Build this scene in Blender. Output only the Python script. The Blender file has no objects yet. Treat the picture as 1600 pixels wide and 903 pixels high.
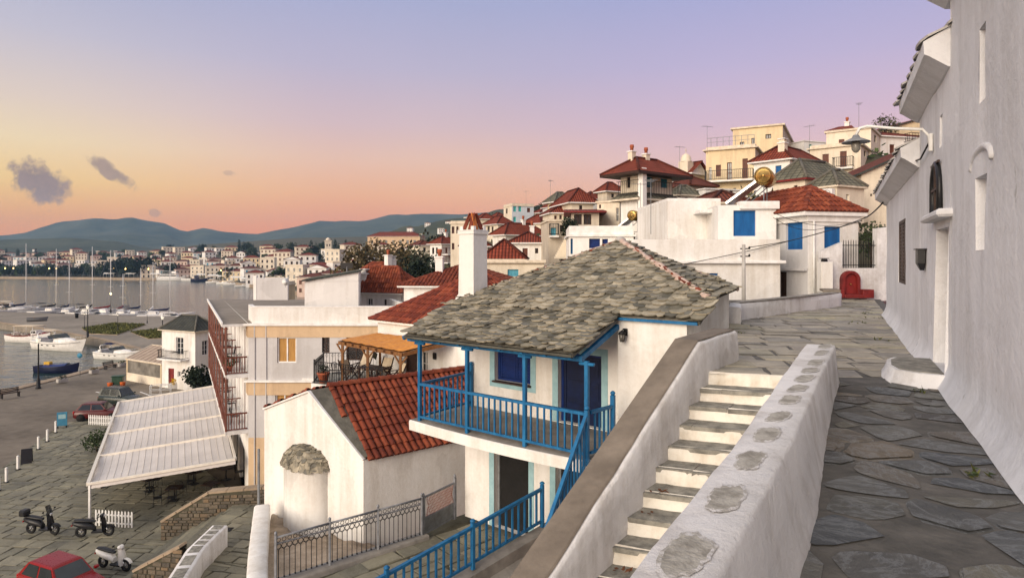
import bpy, math, random
from mathutils import Vector, Matrix, noise
R = random.Random(11)
rad = math.radians
SC = bpy.context.scene
COL = SC.collection
CAMZ = 1.6
# camera
cd = bpy.data.cameras.new('camera')
cam = bpy.data.objects.new('camera', cd)
COL.objects.link(cam)
cam.location = (0, 0, CAMZ)
cam.rotation_euler = (rad(90), 0, 0)
cd.sensor_width = 36
cd.lens = 22.5
cd.shift_y = -0.0291
cd.clip_start = 0.05
cd.clip_end = 20000
SC.camera = cam
# light
SC.view_settings.view_transform = 'Standard'
SC.view_settings.look = 'None'
SC.view_settings.exposure = 0.27
SC.view_settings.gamma = 1.0
SUN_AZ = math.atan2(-0.60, -0.80)
SUN_EL = rad(17)
sd = bpy.data.lights.new('sun', 'SUN')
sd.energy = 3.4
sd.angle = rad(38)
sd.color = (1.0, 0.86, 0.69)
so = bpy.data.objects.new('sun', sd)
COL.objects.link(so)
so.rotation_euler = Vector((-0.60 * math.cos(SUN_EL), -0.80 * math.cos(SUN_EL), math.sin(SUN_EL))).to_track_quat('Z', 'Y').to_euler()
def lin(r, g, b):
 f = lambda c: (c / 255) / 12.92 if c <= 10 else ((c / 255 + 0.055) / 1.055) ** 2.4
 return (f(r), f(g), f(b), 1)
class NT:
 """tiny node-tree builder"""
 def __init__(s, tree):
  s.t = tree
  s.t.nodes.clear()
 def n(s, typ, **kw):
  nd = s.t.nodes.new(typ)
  for k, v in kw.items():
   if k.startswith('i_'):
    key = k[2:]
    key = int(key) if key.isdigit() else key.replace('_', ' ')
    s.set(nd.inputs[key], v)
   else:
    setattr(nd, k, v)
  return nd
 def set(s, sock, v):
  if isinstance(v, bpy.types.NodeSocket):
   s.t.links.new(v, sock)
  else:
   sock.default_value = v
 def math(s, op, a, b=None, c=None, clamp=False):
  nd = s.t.nodes.new('ShaderNodeMath')
  nd.operation = op
  nd.use_clamp = clamp
  for i, x in enumerate((a, b, c)):
   if x is not None:
    s.set(nd.inputs[i], x)
  return nd.outputs[0]
 def ramp(s, fac, stops, interp='LINEAR'):
  nd = s.t.nodes.new('ShaderNodeValToRGB')
  cr = nd.color_ramp
  cr.interpolation = interp
  while len(cr.elements) < len(stops):
   cr.elements.new(0.5)
  for e, (p, c) in zip(cr.elements, stops):
   e.position = p
   e.color = c if len(c) == 4 else (*c, 1)
  s.set(nd.inputs[0], fac)
  return nd.outputs[0]
 def mix(s, fac, a, b, blend='MIX'):
  nd = s.t.nodes.new('ShaderNodeMix')
  nd.data_type = 'RGBA'
  nd.blend_type = blend
  s.set(nd.inputs[0], fac)
  s.set(nd.inputs[6], a)
  s.set(nd.inputs[7], b)
  return nd.outputs[2]
# dusk sky
def make_world():
 w = bpy.data.worlds.new('World')
 SC.world = w
 w.use_nodes = True
 k = NT(w.node_tree)
 tc = k.n('ShaderNodeTexCoord')
 sep = k.n('ShaderNodeSeparateXYZ', i_0=tc.outputs['Generated'])
 x, y, z = sep.outputs
 P_ = lambda e: max(0.0, min(1.0, (e + 0.1) / 1.1))
 fac = k.math('DIVIDE', k.math('ADD', z, 0.1), 1.1, clamp=True)
 zen = [(0.47, lin(190, 186, 206)), (0.7, lin(234, 231, 236)), (1.0, lin(240, 237, 240))]  # zenith above the view brightened beyond real twilight, as added fill light
 L = [(-0.1, lin(150, 105, 85)), (0.0, lin(255, 128, 44)), (0.05, lin(255, 164, 70)), (0.10, lin(255, 208, 124)),
   (0.15, lin(247, 219, 172)), (0.20, lin(229, 207, 190)), (0.28, lin(196, 190, 204)), (0.37, lin(168, 173, 204))]
 M = [(-0.1, lin(150, 100, 85)), (0.0, lin(252, 112, 48)), (0.05, lin(254, 147, 82)), (0.10, lin(250, 178, 124)),
   (0.15, lin(238, 190, 164)), (0.20, lin(216, 184, 186)), (0.28, lin(187, 176, 200)), (0.37, lin(164, 167, 203))]
 Rr = [(-0.1, lin(150, 105, 95)), (0.0, lin(250, 118, 80)), (0.05, lin(250, 150, 114)), (0.10, lin(245, 176, 150)),
   (0.15, lin(233, 187, 184)), (0.20, lin(214, 179, 196)), (0.28, lin(187, 172, 206)), (0.37, lin(164, 164, 207))]
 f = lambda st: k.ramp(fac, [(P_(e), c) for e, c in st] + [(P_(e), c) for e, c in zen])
 h = k.math('SQRT', k.math('ADD', k.math('MULTIPLY', x, x), k.math('ADD', k.math('MULTIPLY', y, y), 0.0001)))
 ax = k.math('DIVIDE', x, h)
 lm = k.n('ShaderNodeMapRange', interpolation_type='SMOOTHSTEP', i_0=ax, i_1=-0.66, i_2=-0.24).outputs[0]
 mr = k.n('ShaderNodeMapRange', interpolation_type='SMOOTHSTEP', i_0=ax, i_1=-0.12, i_2=0.35).outputs[0]
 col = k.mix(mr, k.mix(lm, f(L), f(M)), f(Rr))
 nz = k.n('ShaderNodeTexNoise', i_Vector=tc.outputs['Generated'], i_Scale=2.2, i_Detail=3.0)
 col = k.mix(0.05, col, k.ramp(nz.outputs[0], [(0.3, (0.4, 0.4, 0.5)), (0.7, (1, 0.9, 0.85))]))
 yy = k.math('MAXIMUM', y, 0.05)
 a = k.math('DIVIDE', x, yy)
 c = k.math('DIVIDE', z, yy)
 cv = k.n('ShaderNodeCombineXYZ', i_0=a, i_1=c, i_2=0.0)
 wob = k.n('ShaderNodeTexNoise', i_Vector=cv.outputs[0], i_Scale=40.0, i_Detail=6.0, i_Roughness=0.62)
 wv = k.math('MULTIPLY', k.math('SUBTRACT', wob.outputs[0], 0.5), 2.6)
 front = k.math('GREATER_THAN', y, 0.1)
 tot = None
 for (u, v, ru, rv, ang, den) in ((62, 284, 56, 32, 26, .95), (172, 268, 48, 14, 34, .8), (243, 333, 12, 7, 15, .45), (358, 271, 13, 5, 5, .35), (100, 303, 18, 12, 0, .5)):
  a0, c0 = (u - 800) / 1000, (405 - v) / 1000
  ca, sa = math.cos(rad(-ang)), math.sin(rad(-ang))
  da, dc = k.math('SUBTRACT', a, a0), k.math('SUBTRACT', c, c0)
  p = k.math('DIVIDE', k.math('ADD', k.math('MULTIPLY', da, ca), k.math('MULTIPLY', dc, sa)), ru / 1000)
  q = k.math('DIVIDE', k.math('SUBTRACT', k.math('MULTIPLY', dc, ca), k.math('MULTIPLY', da, sa)), rv / 1000)
  d = k.math('SUBTRACT', 1.0, k.math('ADD', k.math('MULTIPLY', p, p), k.math('MULTIPLY', q, q)))
  d = k.math('ADD', d, wv)
  m = k.n('ShaderNodeMapRange', interpolation_type='SMOOTHSTEP', i_0=d, i_1=-0.05, i_2=0.75).outputs[0]
  m = k.math('MULTIPLY', m, den)
  tot = m if tot is None else k.math('MAXIMUM', tot, m)
 tot = k.math('MULTIPLY', tot, front)
 ccol = k.mix(wob.outputs[0], lin(116, 97, 102), lin(176, 142, 132))
 col = k.mix(tot, col, ccol)
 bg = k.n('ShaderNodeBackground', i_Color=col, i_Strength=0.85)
 sky = k.n('ShaderNodeTexSky', sky_type='NISHITA', sun_disc=False, sun_elevation=SUN_EL, sun_rotation=SUN_AZ)
 bg2 = k.n('ShaderNodeBackground', i_Color=sky.outputs[0], i_Strength=0.006)
 add = k.n('ShaderNodeAddShader', i_0=bg.outputs[0], i_1=bg2.outputs[0])
 k.n('ShaderNodeOutputWorld', i_Surface=add.outputs[0])
make_world()
# photo geometry
def P(u, v, Y):
 return Vector(((u - 800) / 1000 * Y, Y, CAMZ - (v - 405) / 1000 * Y))
def G(u, v, z):
 Y = (CAMZ - z) * 1000 / (v - 405)
 return Vector(((u - 800) / 1000 * Y, Y, z))
def proj(p):
 return (800 + 1000 * p[0] / p[1], 405 - 1000 * (p[2] - CAMZ) / p[1])
# materials
MATS = {}
def principled(k, col, rough=.8, metal=0, spec=.3, bump=None, bstr=.3, bdist=.02, emit=None, estr=0):
 b = k.n('ShaderNodeBsdfPrincipled')
 k.set(b.inputs['Base Color'], col)
 k.set(b.inputs['Roughness'], rough)
 k.set(b.inputs['Metallic'], metal)
 k.set(b.inputs['Specular IOR Level'], spec)
 if bump is not None:
  bn = k.n('ShaderNodeBump', i_Strength=bstr, i_Distance=bdist, i_Height=bump)
  k.set(b.inputs['Normal'], bn.outputs[0])
 if emit is not None:
  k.set(b.inputs['Emission Color'], emit)
  k.set(b.inputs['Emission Strength'], estr)
 k.n('ShaderNodeOutputMaterial', i_Surface=b.outputs[0])
 return b
def newmat(name):
 m = bpy.data.materials.new(name)
 m.use_nodes = True
 MATS[name] = m
 return m, NT(m.node_tree)
def pos(k, sx=1, sy=1, sz=1):
 g = k.n('ShaderNodeNewGeometry')
 mp = k.n('ShaderNodeMapping', i_Scale=(sx, sy, sz))
 k.set(mp.inputs[0], g.outputs['Position'])
 return mp.outputs[0]
def plain(name, c1, c2=None, scale=4, rough=.7, metal=0, spec=.3, bstr=.15, bscale=None, rnd=0, lo=.35, hi=.65, stretch=(1, 1, 1), emit=None, estr=0):
 """mottled paint / wood / metal"""
 m, k = newmat(name)
 c2 = c2 or tuple(x * .72 for x in c1)
 p = pos(k, *stretch)
 n = k.n('ShaderNodeTexNoise', i_Vector=p, i_Scale=scale, i_Detail=6.0, i_Roughness=.6)
 col = k.ramp(n.outputs[0], [(lo, (*c2, 1)), (hi, (*c1, 1))])
 if rnd:
  at = k.n('ShaderNodeAttribute', attribute_name='rnd')
  col = k.mix(1.0, col, k.ramp(at.outputs['Fac'], [(0, (1 - rnd,) * 3), (1, (1 + rnd,) * 3)]), 'MULTIPLY')
 n2 = k.n('ShaderNodeTexNoise', i_Vector=p, i_Scale=bscale or scale * 5, i_Detail=5.0)
 rg = k.n('ShaderNodeMapRange', i_0=n2.outputs[0], i_3=max(0, rough - .12), i_4=min(1, rough + .12)).outputs[0]
 principled(k, col, rg, metal, spec, n2.outputs[0], bstr, .02, emit, estr)
 return m
def whitewash(name, base, stain, amount=.5, gscale=.35, bstr=.25, chips=None):
 """lime-washed plaster: cloudy, with faint vertical runs and brush relief"""
 m, k = newmat(name)
 p = pos(k)
 ps = pos(k, 2.2, 2.2, .22)
 big = k.n('ShaderNodeTexNoise', i_Vector=p, i_Scale=gscale, i_Detail=5.0, i_Roughness=.6)
 run = k.n('ShaderNodeTexNoise', i_Vector=ps, i_Scale=1.3, i_Detail=7.0, i_Roughness=.65)
 fine = k.n('ShaderNodeTexNoise', i_Vector=p, i_Scale=9.0, i_Detail=8.0, i_Roughness=.7)
 f = k.math('MULTIPLY', k.math('ADD', big.outputs[0], k.math('ADD', run.outputs[0], k.math('MULTIPLY', fine.outputs[0], .5))), .4)
 col = k.ramp(f, [(.34, (*stain, 1)), (.34 + .30 * amount, (*[b * .93 for b in base], 1)), (.72, (*base, 1))])
 wv = k.n('ShaderNodeVectorMath', operation='ADD')
 k.set(wv.inputs[0], p)
 k.set(wv.inputs[1], k.n('ShaderNodeTexNoise', i_Vector=p, i_Scale=1.6, i_Detail=5.0).outputs[1])
 vr = k.n('ShaderNodeTexVoronoi', i_Vector=wv.outputs[0], i_Scale=.75)
 sx = k.n('ShaderNodeSeparateXYZ', i_0=vr.outputs[1])
 col = k.mix(1.0, col, k.ramp(sx.outputs[0], [(0, (.90, .90, .90)), (1, (1.02, 1.02, 1.02))]), 'MULTIPLY')
 if chips:
  vo = k.n('ShaderNodeTexNoise', i_Vector=pos(k, 1, 1, .7), i_Scale=2.4, i_Detail=9.0, i_Roughness=.72)
  mk = k.ramp(vo.outputs[0], [(chips[1], (0, 0, 0)), (chips[1] + .015, (1, 1, 1))])
  col = k.mix(mk, col, (*chips[0], 1))
 h = k.math('ADD', fine.outputs[0], k.math('MULTIPLY', big.outputs[0], 1.5))
 principled(k, col, .88, 0, .2, h, bstr, .03)
 return m
def tile_mat(name, cols, rough=.8):
 """roof tiles built as geometry: each tile has its own clay shade"""
 m, k = newmat(name)
 at = k.n('ShaderNodeAttribute', attribute_name='rnd')
 p = pos(k)
 n = k.n('ShaderNodeTexNoise', i_Vector=p, i_Scale=2.5, i_Detail=7.0, i_Roughness=.65)
 n2 = k.n('ShaderNodeTexNoise', i_Vector=p, i_Scale=30.0, i_Detail=5.0)
 st = [(i / (len(cols) - 1), (*c, 1)) for i, c in enumerate(cols)]
 col = k.ramp(at.outputs['Fac'], st)
 col = k.mix(k.ramp(n.outputs[0], [(.42, (0, 0, 0)), (.68, (.75, .75, .75))]), col, (*[x * .45 for x in cols[0]], 1))
 principled(k, col, rough, 0, .25, n2.outputs[0], .35, .015)
 return m
def tile_flat(name, c1, c2, mortar, bw=.23, rh=.36, bstr=.9):
 """distant clay roofs: barrel rows as relief on the slope (UV in metres)"""
 m, k = newmat(name)
 uv = k.n('ShaderNodeUVMap')
 br = k.n('ShaderNodeTexBrick', i_Vector=uv.outputs[0], i_Scale=1.0, offset=0.0)
 k.set(br.inputs['Color1'], (*c1, 1)); k.set(br.inputs['Color2'], (*c2, 1)); k.set(br.inputs['Mortar'], (*mortar, 1))
 k.set(br.inputs['Mortar Size'], .028); k.set(br.inputs['Mortar Smooth'], .4); k.set(br.inputs['Bias'], 0.0)
 k.set(br.inputs['Brick Width'], bw); k.set(br.inputs['Row Height'], rh)
 sp = k.n('ShaderNodeSeparateXYZ', i_0=uv.outputs[0])
 wv = k.math('ABSOLUTE', k.math('SINE', k.math('MULTIPLY', sp.outputs[0], math.pi / bw)))
 st = k.math('FRACT', k.math('DIVIDE', sp.outputs[1], rh))
 h = k.math('SUBTRACT', wv, k.math('MULTIPLY', st, .35))
 n = k.n('ShaderNodeTexNoise', i_Vector=pos(k), i_Scale=.9, i_Detail=8.0, i_Roughness=.68)
 col = k.mix(k.ramp(n.outputs[0], [(.42, (0, 0, 0)), (.7, (.8, .8, .8))]), br.outputs[0], (*[x * .4 for x in c1], 1))
 principled(k, col, .85, 0, .2, h, bstr, .08)
 return m
def stone_mat(name, cols, st3=(1.2, 5.0, 3.0), nscale=1.6, vein=.5, rough=.72, bstr=.5, bscale=7):
 """slabs built as geometry, each with its own shade, veins and lichen"""
 m, k = newmat(name)
 at = k.n('ShaderNodeAttribute', attribute_name='rnd')
 p = pos(k)
 off = k.n('ShaderNodeVectorMath', operation='ADD')
 k.set(off.inputs[0], p)
 k.set(off.inputs[1], k.n('ShaderNodeCombineXYZ', i_0=k.math('MULTIPLY', at.outputs['Fac'], 37.0), i_1=k.math('MULTIPLY', at.outputs['Fac'], 91.0)).outputs[0])
 rot = k.n('ShaderNodeVectorRotate', rotation_type='Z_AXIS', i_Vector=off.outputs[0], i_Angle=k.math('MULTIPLY', at.outputs['Fac'], 40.0))
 n = k.n('ShaderNodeTexNoise', i_Vector=p, i_Scale=nscale, i_Detail=8.0, i_Roughness=.62)
 mp = k.n('ShaderNodeMapping', i_Scale=st3)
 k.set(mp.inputs[0], rot.outputs[0])
 vn = k.n('ShaderNodeTexNoise', i_Vector=mp.outputs[0], i_Scale=1.5, i_Detail=9.0, i_Roughness=.7, i_Distortion=.6)
 st = [(i / (len(cols) - 1), (*c, 1)) for i, c in enumerate(cols)]
 col = k.ramp(at.outputs['Fac'], st)
 col = k.mix(1.0, col, k.ramp(n.outputs[0], [(.3, (.62, .62, .62)), (.7, (1.3, 1.27, 1.2))]), 'MULTIPLY')
 col = k.mix(k.math('MULTIPLY', k.ramp(vn.outputs[0], [(.46, (0, 0, 0)), (.5, (1, 1, 1)), (.54, (0, 0, 0))]), vein), col, (*[min(1, x * 2.4 + .03) for x in cols[0]], 1))
 col = k.mix(k.math('MULTIPLY', k.ramp(vn.outputs[0], [(.55, (0, 0, 0)), (.75, (1, 1, 1))]), .55), col, (*[x * .45 for x in cols[0]], 1))
 f = k.n('ShaderNodeTexNoise', i_Vector=mp.outputs[0], i_Scale=bscale, i_Detail=8.0, i_Roughness=.65)
 h = k.math('ADD', f.outputs[0], k.math('MULTIPLY', vn.outputs[0], 1.3))
 rg = k.n('ShaderNodeMapRange', i_0=n.outputs[0], i_3=rough - .15, i_4=rough + .15).outputs[0]
 principled(k, col, rg, 0, .35, h, bstr, .03)
 return m
def ground_mat(name, c1, c2, scale=.6, c3=None, rough=.85, bstr=.3):
 m, k = newmat(name)
 p = pos(k)
 a = k.n('ShaderNodeTexNoise', i_Vector=p, i_Scale=scale, i_Detail=9.0, i_Roughness=.65)
 b = k.n('ShaderNodeTexNoise', i_Vector=p, i_Scale=scale * 14, i_Detail=6.0, i_Roughness=.6)
 f = k.math('ADD', k.math('MULTIPLY', a.outputs[0], .7), k.math('MULTIPLY', b.outputs[0], .3))
 col = k.ramp(f, [(.38, (*c1, 1)), (.60, (*c2, 1))] + ([(.72, (*c3, 1))] if c3 else []))
 principled(k, col, rough, 0, .25, b.outputs[0], bstr, .03)
 return m
W = (.76, .75, .73)
whitewash('white_wall', (.80, .785, .755), (.56, .52, .46), .62, bstr=.4)
whitewash('cream_wall', (.74, .66, .53), (.50, .43, .33), .6)
whitewash('yellow_wall', (.72, .59, .38), (.48, .38, .25), .6)
whitewash('old_wall', (.60, .53, .43), (.36, .30, .24), .7, gscale=.6, chips=((.36, .26, .19), .66))
whitewash('church_wall', (.75, .75, .77), (.53, .52, .52), .62, gscale=.6, bstr=.6, chips=((.44, .43, .42), .665))
whitewash('parapet_white', (.76, .75, .755), (.44, .41, .385), .62, gscale=1.2, bstr=.7, chips=((.33, .31, .28), .675))
whitewash('riser_white', (.80, .76, .68), (.50, .43, .34), .6, gscale=1.5, bstr=.6, chips=((.36, .33, .27), .70))
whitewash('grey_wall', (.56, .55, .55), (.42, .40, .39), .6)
whitewash('blue_wall', (.55, .60, .64), (.42, .45, .48), .6)
whitewash('peach_wall', (.62, .455, .29), (.46, .33, .21), .6)
whitewash('pink_wall', (.66, .50, .42), (.45, .33, .28), .6)
plain('white_trim', (.78, .77, .75), (.62, .60, .57), 3)
plain('cream_trim', (.68, .60, .48), (.50, .43, .33), 3)
plain('grey_concrete', (.27, .25, .225), (.17, .155, .14), 2.2, .9, bstr=.6)
plain('rail_cap', (.215, .18, .145), (.135, .112, .09), 2.2, .9, bstr=.6)
plain('pale_concrete', (.44, .42, .39), (.30, .28, .26), 1.2, .9, bstr=.4)
plain('tread_stone', (.31, .295, .255), (.13, .125, .11), 6, .8, bstr=.6)
plain('bare_stone', (.42, .40, .36), (.25, .235, .205), 9, .85, bstr=.5, lo=.4, hi=.6)
plain('bare_edge', (.60, .585, .58), (.36, .34, .31), 26, .85, bstr=.5, lo=.42, hi=.58)
plain('blue_paint', (.016, .145, .32), (.006, .085, .21), 7, .5, bstr=.25, stretch=(1, 1, .4))
plain('blue_shutter', (.010, .115, .33), (.007, .08, .24), 4, .5, stretch=(1, 1, .3))
plain('deep_blue', (.004, .024, .14), (.003, .015, .085), 5, .4)
plain('door_blue', (.003, .011, .05), (.002, .007, .03), 5, .45)
plain('pale_blue', (.30, .47, .50), (.23, .38, .42), 5, .7)
plain('teal_paint', (.03, .22, .30), (.02, .15, .22), 5, .5)
plain('sky_paint', (.10, .36, .46), (.07, .28, .38), 5, .5)
plain('turquoise_paint', (.08, .42, .40), (.06, .34, .33), 5, .5)
plain('brown_wood', (.13, .042, .022), (.07, .022, .012), 8, .55, stretch=(1, 1, .2))
plain('red_wood', (.16, .05, .032), (.095, .028, .018), 8, .5, stretch=(1, 1, .2))
plain('pine_wood', (.23, .105, .035), (.13, .055, .018), 10, .6, stretch=(1, 1, .2))
plain('dark_wood', (.05, .024, .016), (.025, .012, .008), 8, .55)
plain('dark_iron', (.016, .016, .018), (.01, .01, .011), 12, .5, metal=.3)
plain('grey_iron', (.24, .25, .27), (.15, .155, .17), 6, .55)
plain('grey_paint', (.20, .21, .22), (.13, .135, .14), 6, .55)
plain('steel', (.5, .5, .5), (.36, .36, .36), 5, .3, metal=.9)
plain('brass', (.55, .36, .12), (.40, .24, .07), 5, .28, metal=.9)
plain('rubber', (.012, .012, .013), (.008, .008, .008), 8, .8)
plain('red_paint', (.21, .004, .005), (.18, .0035, .004), 3, .3, spec=.35, bstr=.02)
plain('dull_red', (.22, .018, .016), (.15, .012, .011), 5, .6)
plain('oxide_red', (.20, .02, .018), (.12, .013, .012), 4, .6)
plain('black_plastic', (.014, .014, .016), (.010, .010, .011), 6, .4)
plain('black_hole', (.012, .011, .011), (.008, .008, .008), 2, .9)  # near black standing in for the shade inside openings and hollows
plain('white_plastic', (.72, .72, .70), (.62, .61, .59), 4, .35)
plain('hull_white', (.78, .77, .73), (.66, .64, .60), 2, .25, bstr=.03)
plain('hull_blue', (.007, .010, .04), (.005, .007, .025), 2, .35)
plain('navy_cloth', (.010, .014, .055), (.007, .010, .035), 4, .9)
plain('dark_cloth', (.015, .015, .018), (.010, .010, .012), 4, .9)
plain('red_cloth', (.25, .03, .03), (.16, .02, .02), 4, .9)
plain('cream_cloth', (.62, .52, .38), (.48, .39, .28), 5, .9)
plain('white_cloth', (.70, .68, .64), (.55, .53, .49), 5, .9)
plain('pink_cloth', (.6, .12, .2), (.4, .08, .13), 5, .9)
plain('yellow_paint', (.60, .36, .03), (.45, .26, .02), 5, .6)
plain('orange_plastic', (.55, .12, .02), (.40, .08, .015), 5, .5)
plain('green_plastic', (.03, .07, .045), (.02, .05, .03), 5, .5)
plain('terracotta', (.36, .10, .045), (.24, .06, .028), 6, .8)
plain('path_mortar', (.13, .122, .112), (.07, .068, .064), 3, .9, bstr=.7)
plain('clay_orange', (.50, .17, .04), (.36, .10, .025), 5, .8)
plain('amber_roof', (.64, .27, .04), (.46, .165, .025), 1.6, .6, stretch=(3, 3, 1))
plain('mortar', (.52, .42, .36), (.36, .24, .20), 5, .9, bstr=.9)
plain('verge_mortar', (.15, .14, .115), (.085, .08, .065), 3, .95, bstr=.9)
plain('curtain_gold', (.46, .26, .08), (.30, .16, .05), 6, .9, stretch=(6, 6, .3))
plain('bark', (.10, .075, .055), (.05, .038, .03), 8, .9, bstr=.8)
plain('flower_yellow', (.65, .42, .02), (.5, .3, .02), 9, .8)
plain('awning_cloth', (.60, .565, .54), (.49, .46, .435), .5, .7, bstr=.1)
plain('awning_frame', (.72, .68, .60), (.60, .56, .50), 3, .5)
plain('wire', (.02, .02, .02), (.012, .012, .012), 4, .7)
plain('tan_roof', (.42, .33, .25), (.33, .25, .19), 2, .85)
plain('dirt', (.10, .085, .06), (.05, .043, .03), 2, .95, bstr=.8)
plain('dry_leaf', (.16, .06, .025), (.08, .035, .018), 9, .9)
plain('sign_blue', (.05, .22, .34), (.04, .17, .28), 4, .5)
plain('car_green', (.018, .028, .024), (.012, .02, .017), 3, .25, spec=.5, bstr=.02)
plain('car_red', (.09, .007, .006), (.07, .005, .005), 3, .3, spec=.35, bstr=.02)
plain('headlight', (.5, .5, .5), (.4, .4, .4), 5, .15)
plain('tail_red', (.45, .02, .02), (.3, .01, .01), 5, .2)
plain('lamp_glass', (.75, .73, .65), (.65, .62, .55), 5, .3, emit=(1, .9, .7, 1), estr=.55)
plain('lamp_lit', (.75, .73, .65), (.65, .62, .55), 5, .3, emit=(1, .78, .35, 1), estr=4.0)
plain('lamp_far', (.75, .6, .3), (.65, .5, .25), 5, .3, emit=(1, .62, .16, 1), estr=9.0)
tile_mat('clay_tiles', [(.14, .030, .016), (.19, .041, .019), (.23, .052, .022), (.28, .075, .034)])
tile_mat('clay_tiles_dark', [(.12, .026, .016), (.19, .038, .02), (.25, .052, .025), (.30, .075, .035)])
tile_mat('slates', [(.095, .093, .078), (.21, .19, .14), (.34, .30, .225), (.41, .365, .275), (.13, .127, .11), (.265, .24, .18)])
tile_mat('slates_dark', [(.05, .06, .055), (.09, .10, .085), (.12, .125, .10), (.07, .08, .075)])
tile_flat('clay_roof', (.27, .058, .030), (.20, .040, .022), (.06, .015, .010))
tile_flat('clay_roof_brown', (.20, .058, .036), (.15, .042, .027), (.05, .017, .012))
tile_flat('slate_roof', (.17, .16, .115), (.11, .11, .085), (.03, .03, .024), .42, .26, .6)
tile_flat('dark_roof', (.065, .068, .058), (.04, .044, .04), (.015, .015, .013), .42, .26, .6)
tile_mat('limed_slates', [(.50, .48, .46), (.58, .56, .54), (.46, .44, .42), (.6, .58, .56)])
stone_mat('path_stone', [(.095, .103, .113), (.145, .145, .138), (.078, .087, .10), (.15, .145, .122), (.11, .115, .12), (.165, .142, .115), (.058, .066, .078)], (1.6, 2.6, 2.2), vein=.4, bstr=.9)
stone_mat('landing_stone', [(.26, .24, .205), (.35, .32, .27), (.22, .21, .20), (.32, .30, .225), (.27, .245, .22), (.19, .18, .165)], (1.4, 2.0, 2), vein=.12, bstr=.35)
stone_mat('square_stone', [(.165, .155, .115), (.235, .22, .165), (.14, .135, .105), (.205, .195, .145), (.12, .115, .09)], (1.4, 2.0, 2), vein=.12, bstr=.4, nscale=.5)
stone_mat('rubble_stone', [(.085, .07, .052), (.15, .122, .09), (.06, .054, .046), (.18, .125, .075)], vein=.2, bstr=.8)
ground_mat('joint_dirt', (.045, .042, .028), (.085, .078, .052), 1.5)
ground_mat('path_joint', (.085, .072, .058), (.17, .14, .11), 1.2, bstr=.6)
ground_mat('asphalt', (.095, .078, .058), (.20, .168, .13), .09, (.27, .23, .18), rough=.75)
ground_mat('pier_concrete', (.16, .138, .11), (.27, .235, .19), .10)
ground_mat('kerb_stone', (.22, .17, .12), (.36, .28, .20), .6)
ground_mat('hill_green', (.018, .027, .014), (.07, .075, .042), .009, (.13, .115, .07))
ground_mat('town_earth', (.035, .036, .020), (.10, .09, .055), .12)
ground_mat('roof_felt', (.17, .145, .115), (.26, .225, .185), .5)
ground_mat('rock_beige', (.22, .17, .12), (.42, .34, .26), 1.3, bstr=.9)
ground_mat('lawn', (.07, .075, .025), (.13, .115, .05), .4)
def leaf_mat(name, c):
 m, k = newmat(name)
 at = k.n('ShaderNodeAttribute', attribute_name='rnd')
 col = k.ramp(at.outputs['Fac'], [(0, (*[x * .45 for x in c], 1)), (.6, (*c, 1)), (1, (c[0] * 1.7, c[1] * 1.6, c[2] * 1.4, 1))])
 b = k.n('ShaderNodeBsdfPrincipled', i_Base_Color=col, i_Roughness=.75)
 k.set(b.inputs['Specular IOR Level'], .2)
 k.n('ShaderNodeOutputMaterial', i_Surface=b.outputs[0])
leaf_mat('leaf_green', (.035, .055, .02))
leaf_mat('leaf_dark', (.016, .026, .014))
leaf_mat('leaf_brown', (.095, .072, .032))
leaf_mat('leaf_olive', (.06, .06, .03))
leaf_mat('leaf_grass', (.095, .10, .03))
def glass_mat(name, c=(.02, .025, .03), rough=.08):
 m, k = newmat(name)
 n = k.n('ShaderNodeTexNoise', i_Vector=pos(k), i_Scale=1.2, i_Detail=2.0)
 col = k.ramp(n.outputs[0], [(.3, (*[x * .6 for x in c], 1)), (.7, (*[x * 1.5 for x in c], 1))])
 principled(k, col, rough, 0, .6, n.outputs[0], .03, .02)
glass_mat('glass')
glass_mat('dark_pane', (.012, .013, .015), .25)
glass_mat('car_glass', (.015, .02, .022), .06)
glass_mat('panel_glass', (.16, .15, .13), .3)
def water_mat():
 m, k = newmat('sea')
 g = k.n('ShaderNodeNewGeometry')
 a = k.n('ShaderNodeTexNoise', i_Vector=pos(k, .55, 1.0, 1), i_Scale=.55, i_Detail=4.0, i_Roughness=.55)
 b = k.n('ShaderNodeTexNoise', i_Vector=pos(k, .5, 1, 1), i_Scale=.12, i_Detail=3.0)
 h = k.math('ADD', a.outputs[0], k.math('MULTIPLY', b.outputs[0], 1.2))
 principled(k, (.026, .052, .052, 1), .12, 0, .42, h, .42, .9)
water_mat()
print('materials', len(MATS))
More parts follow.
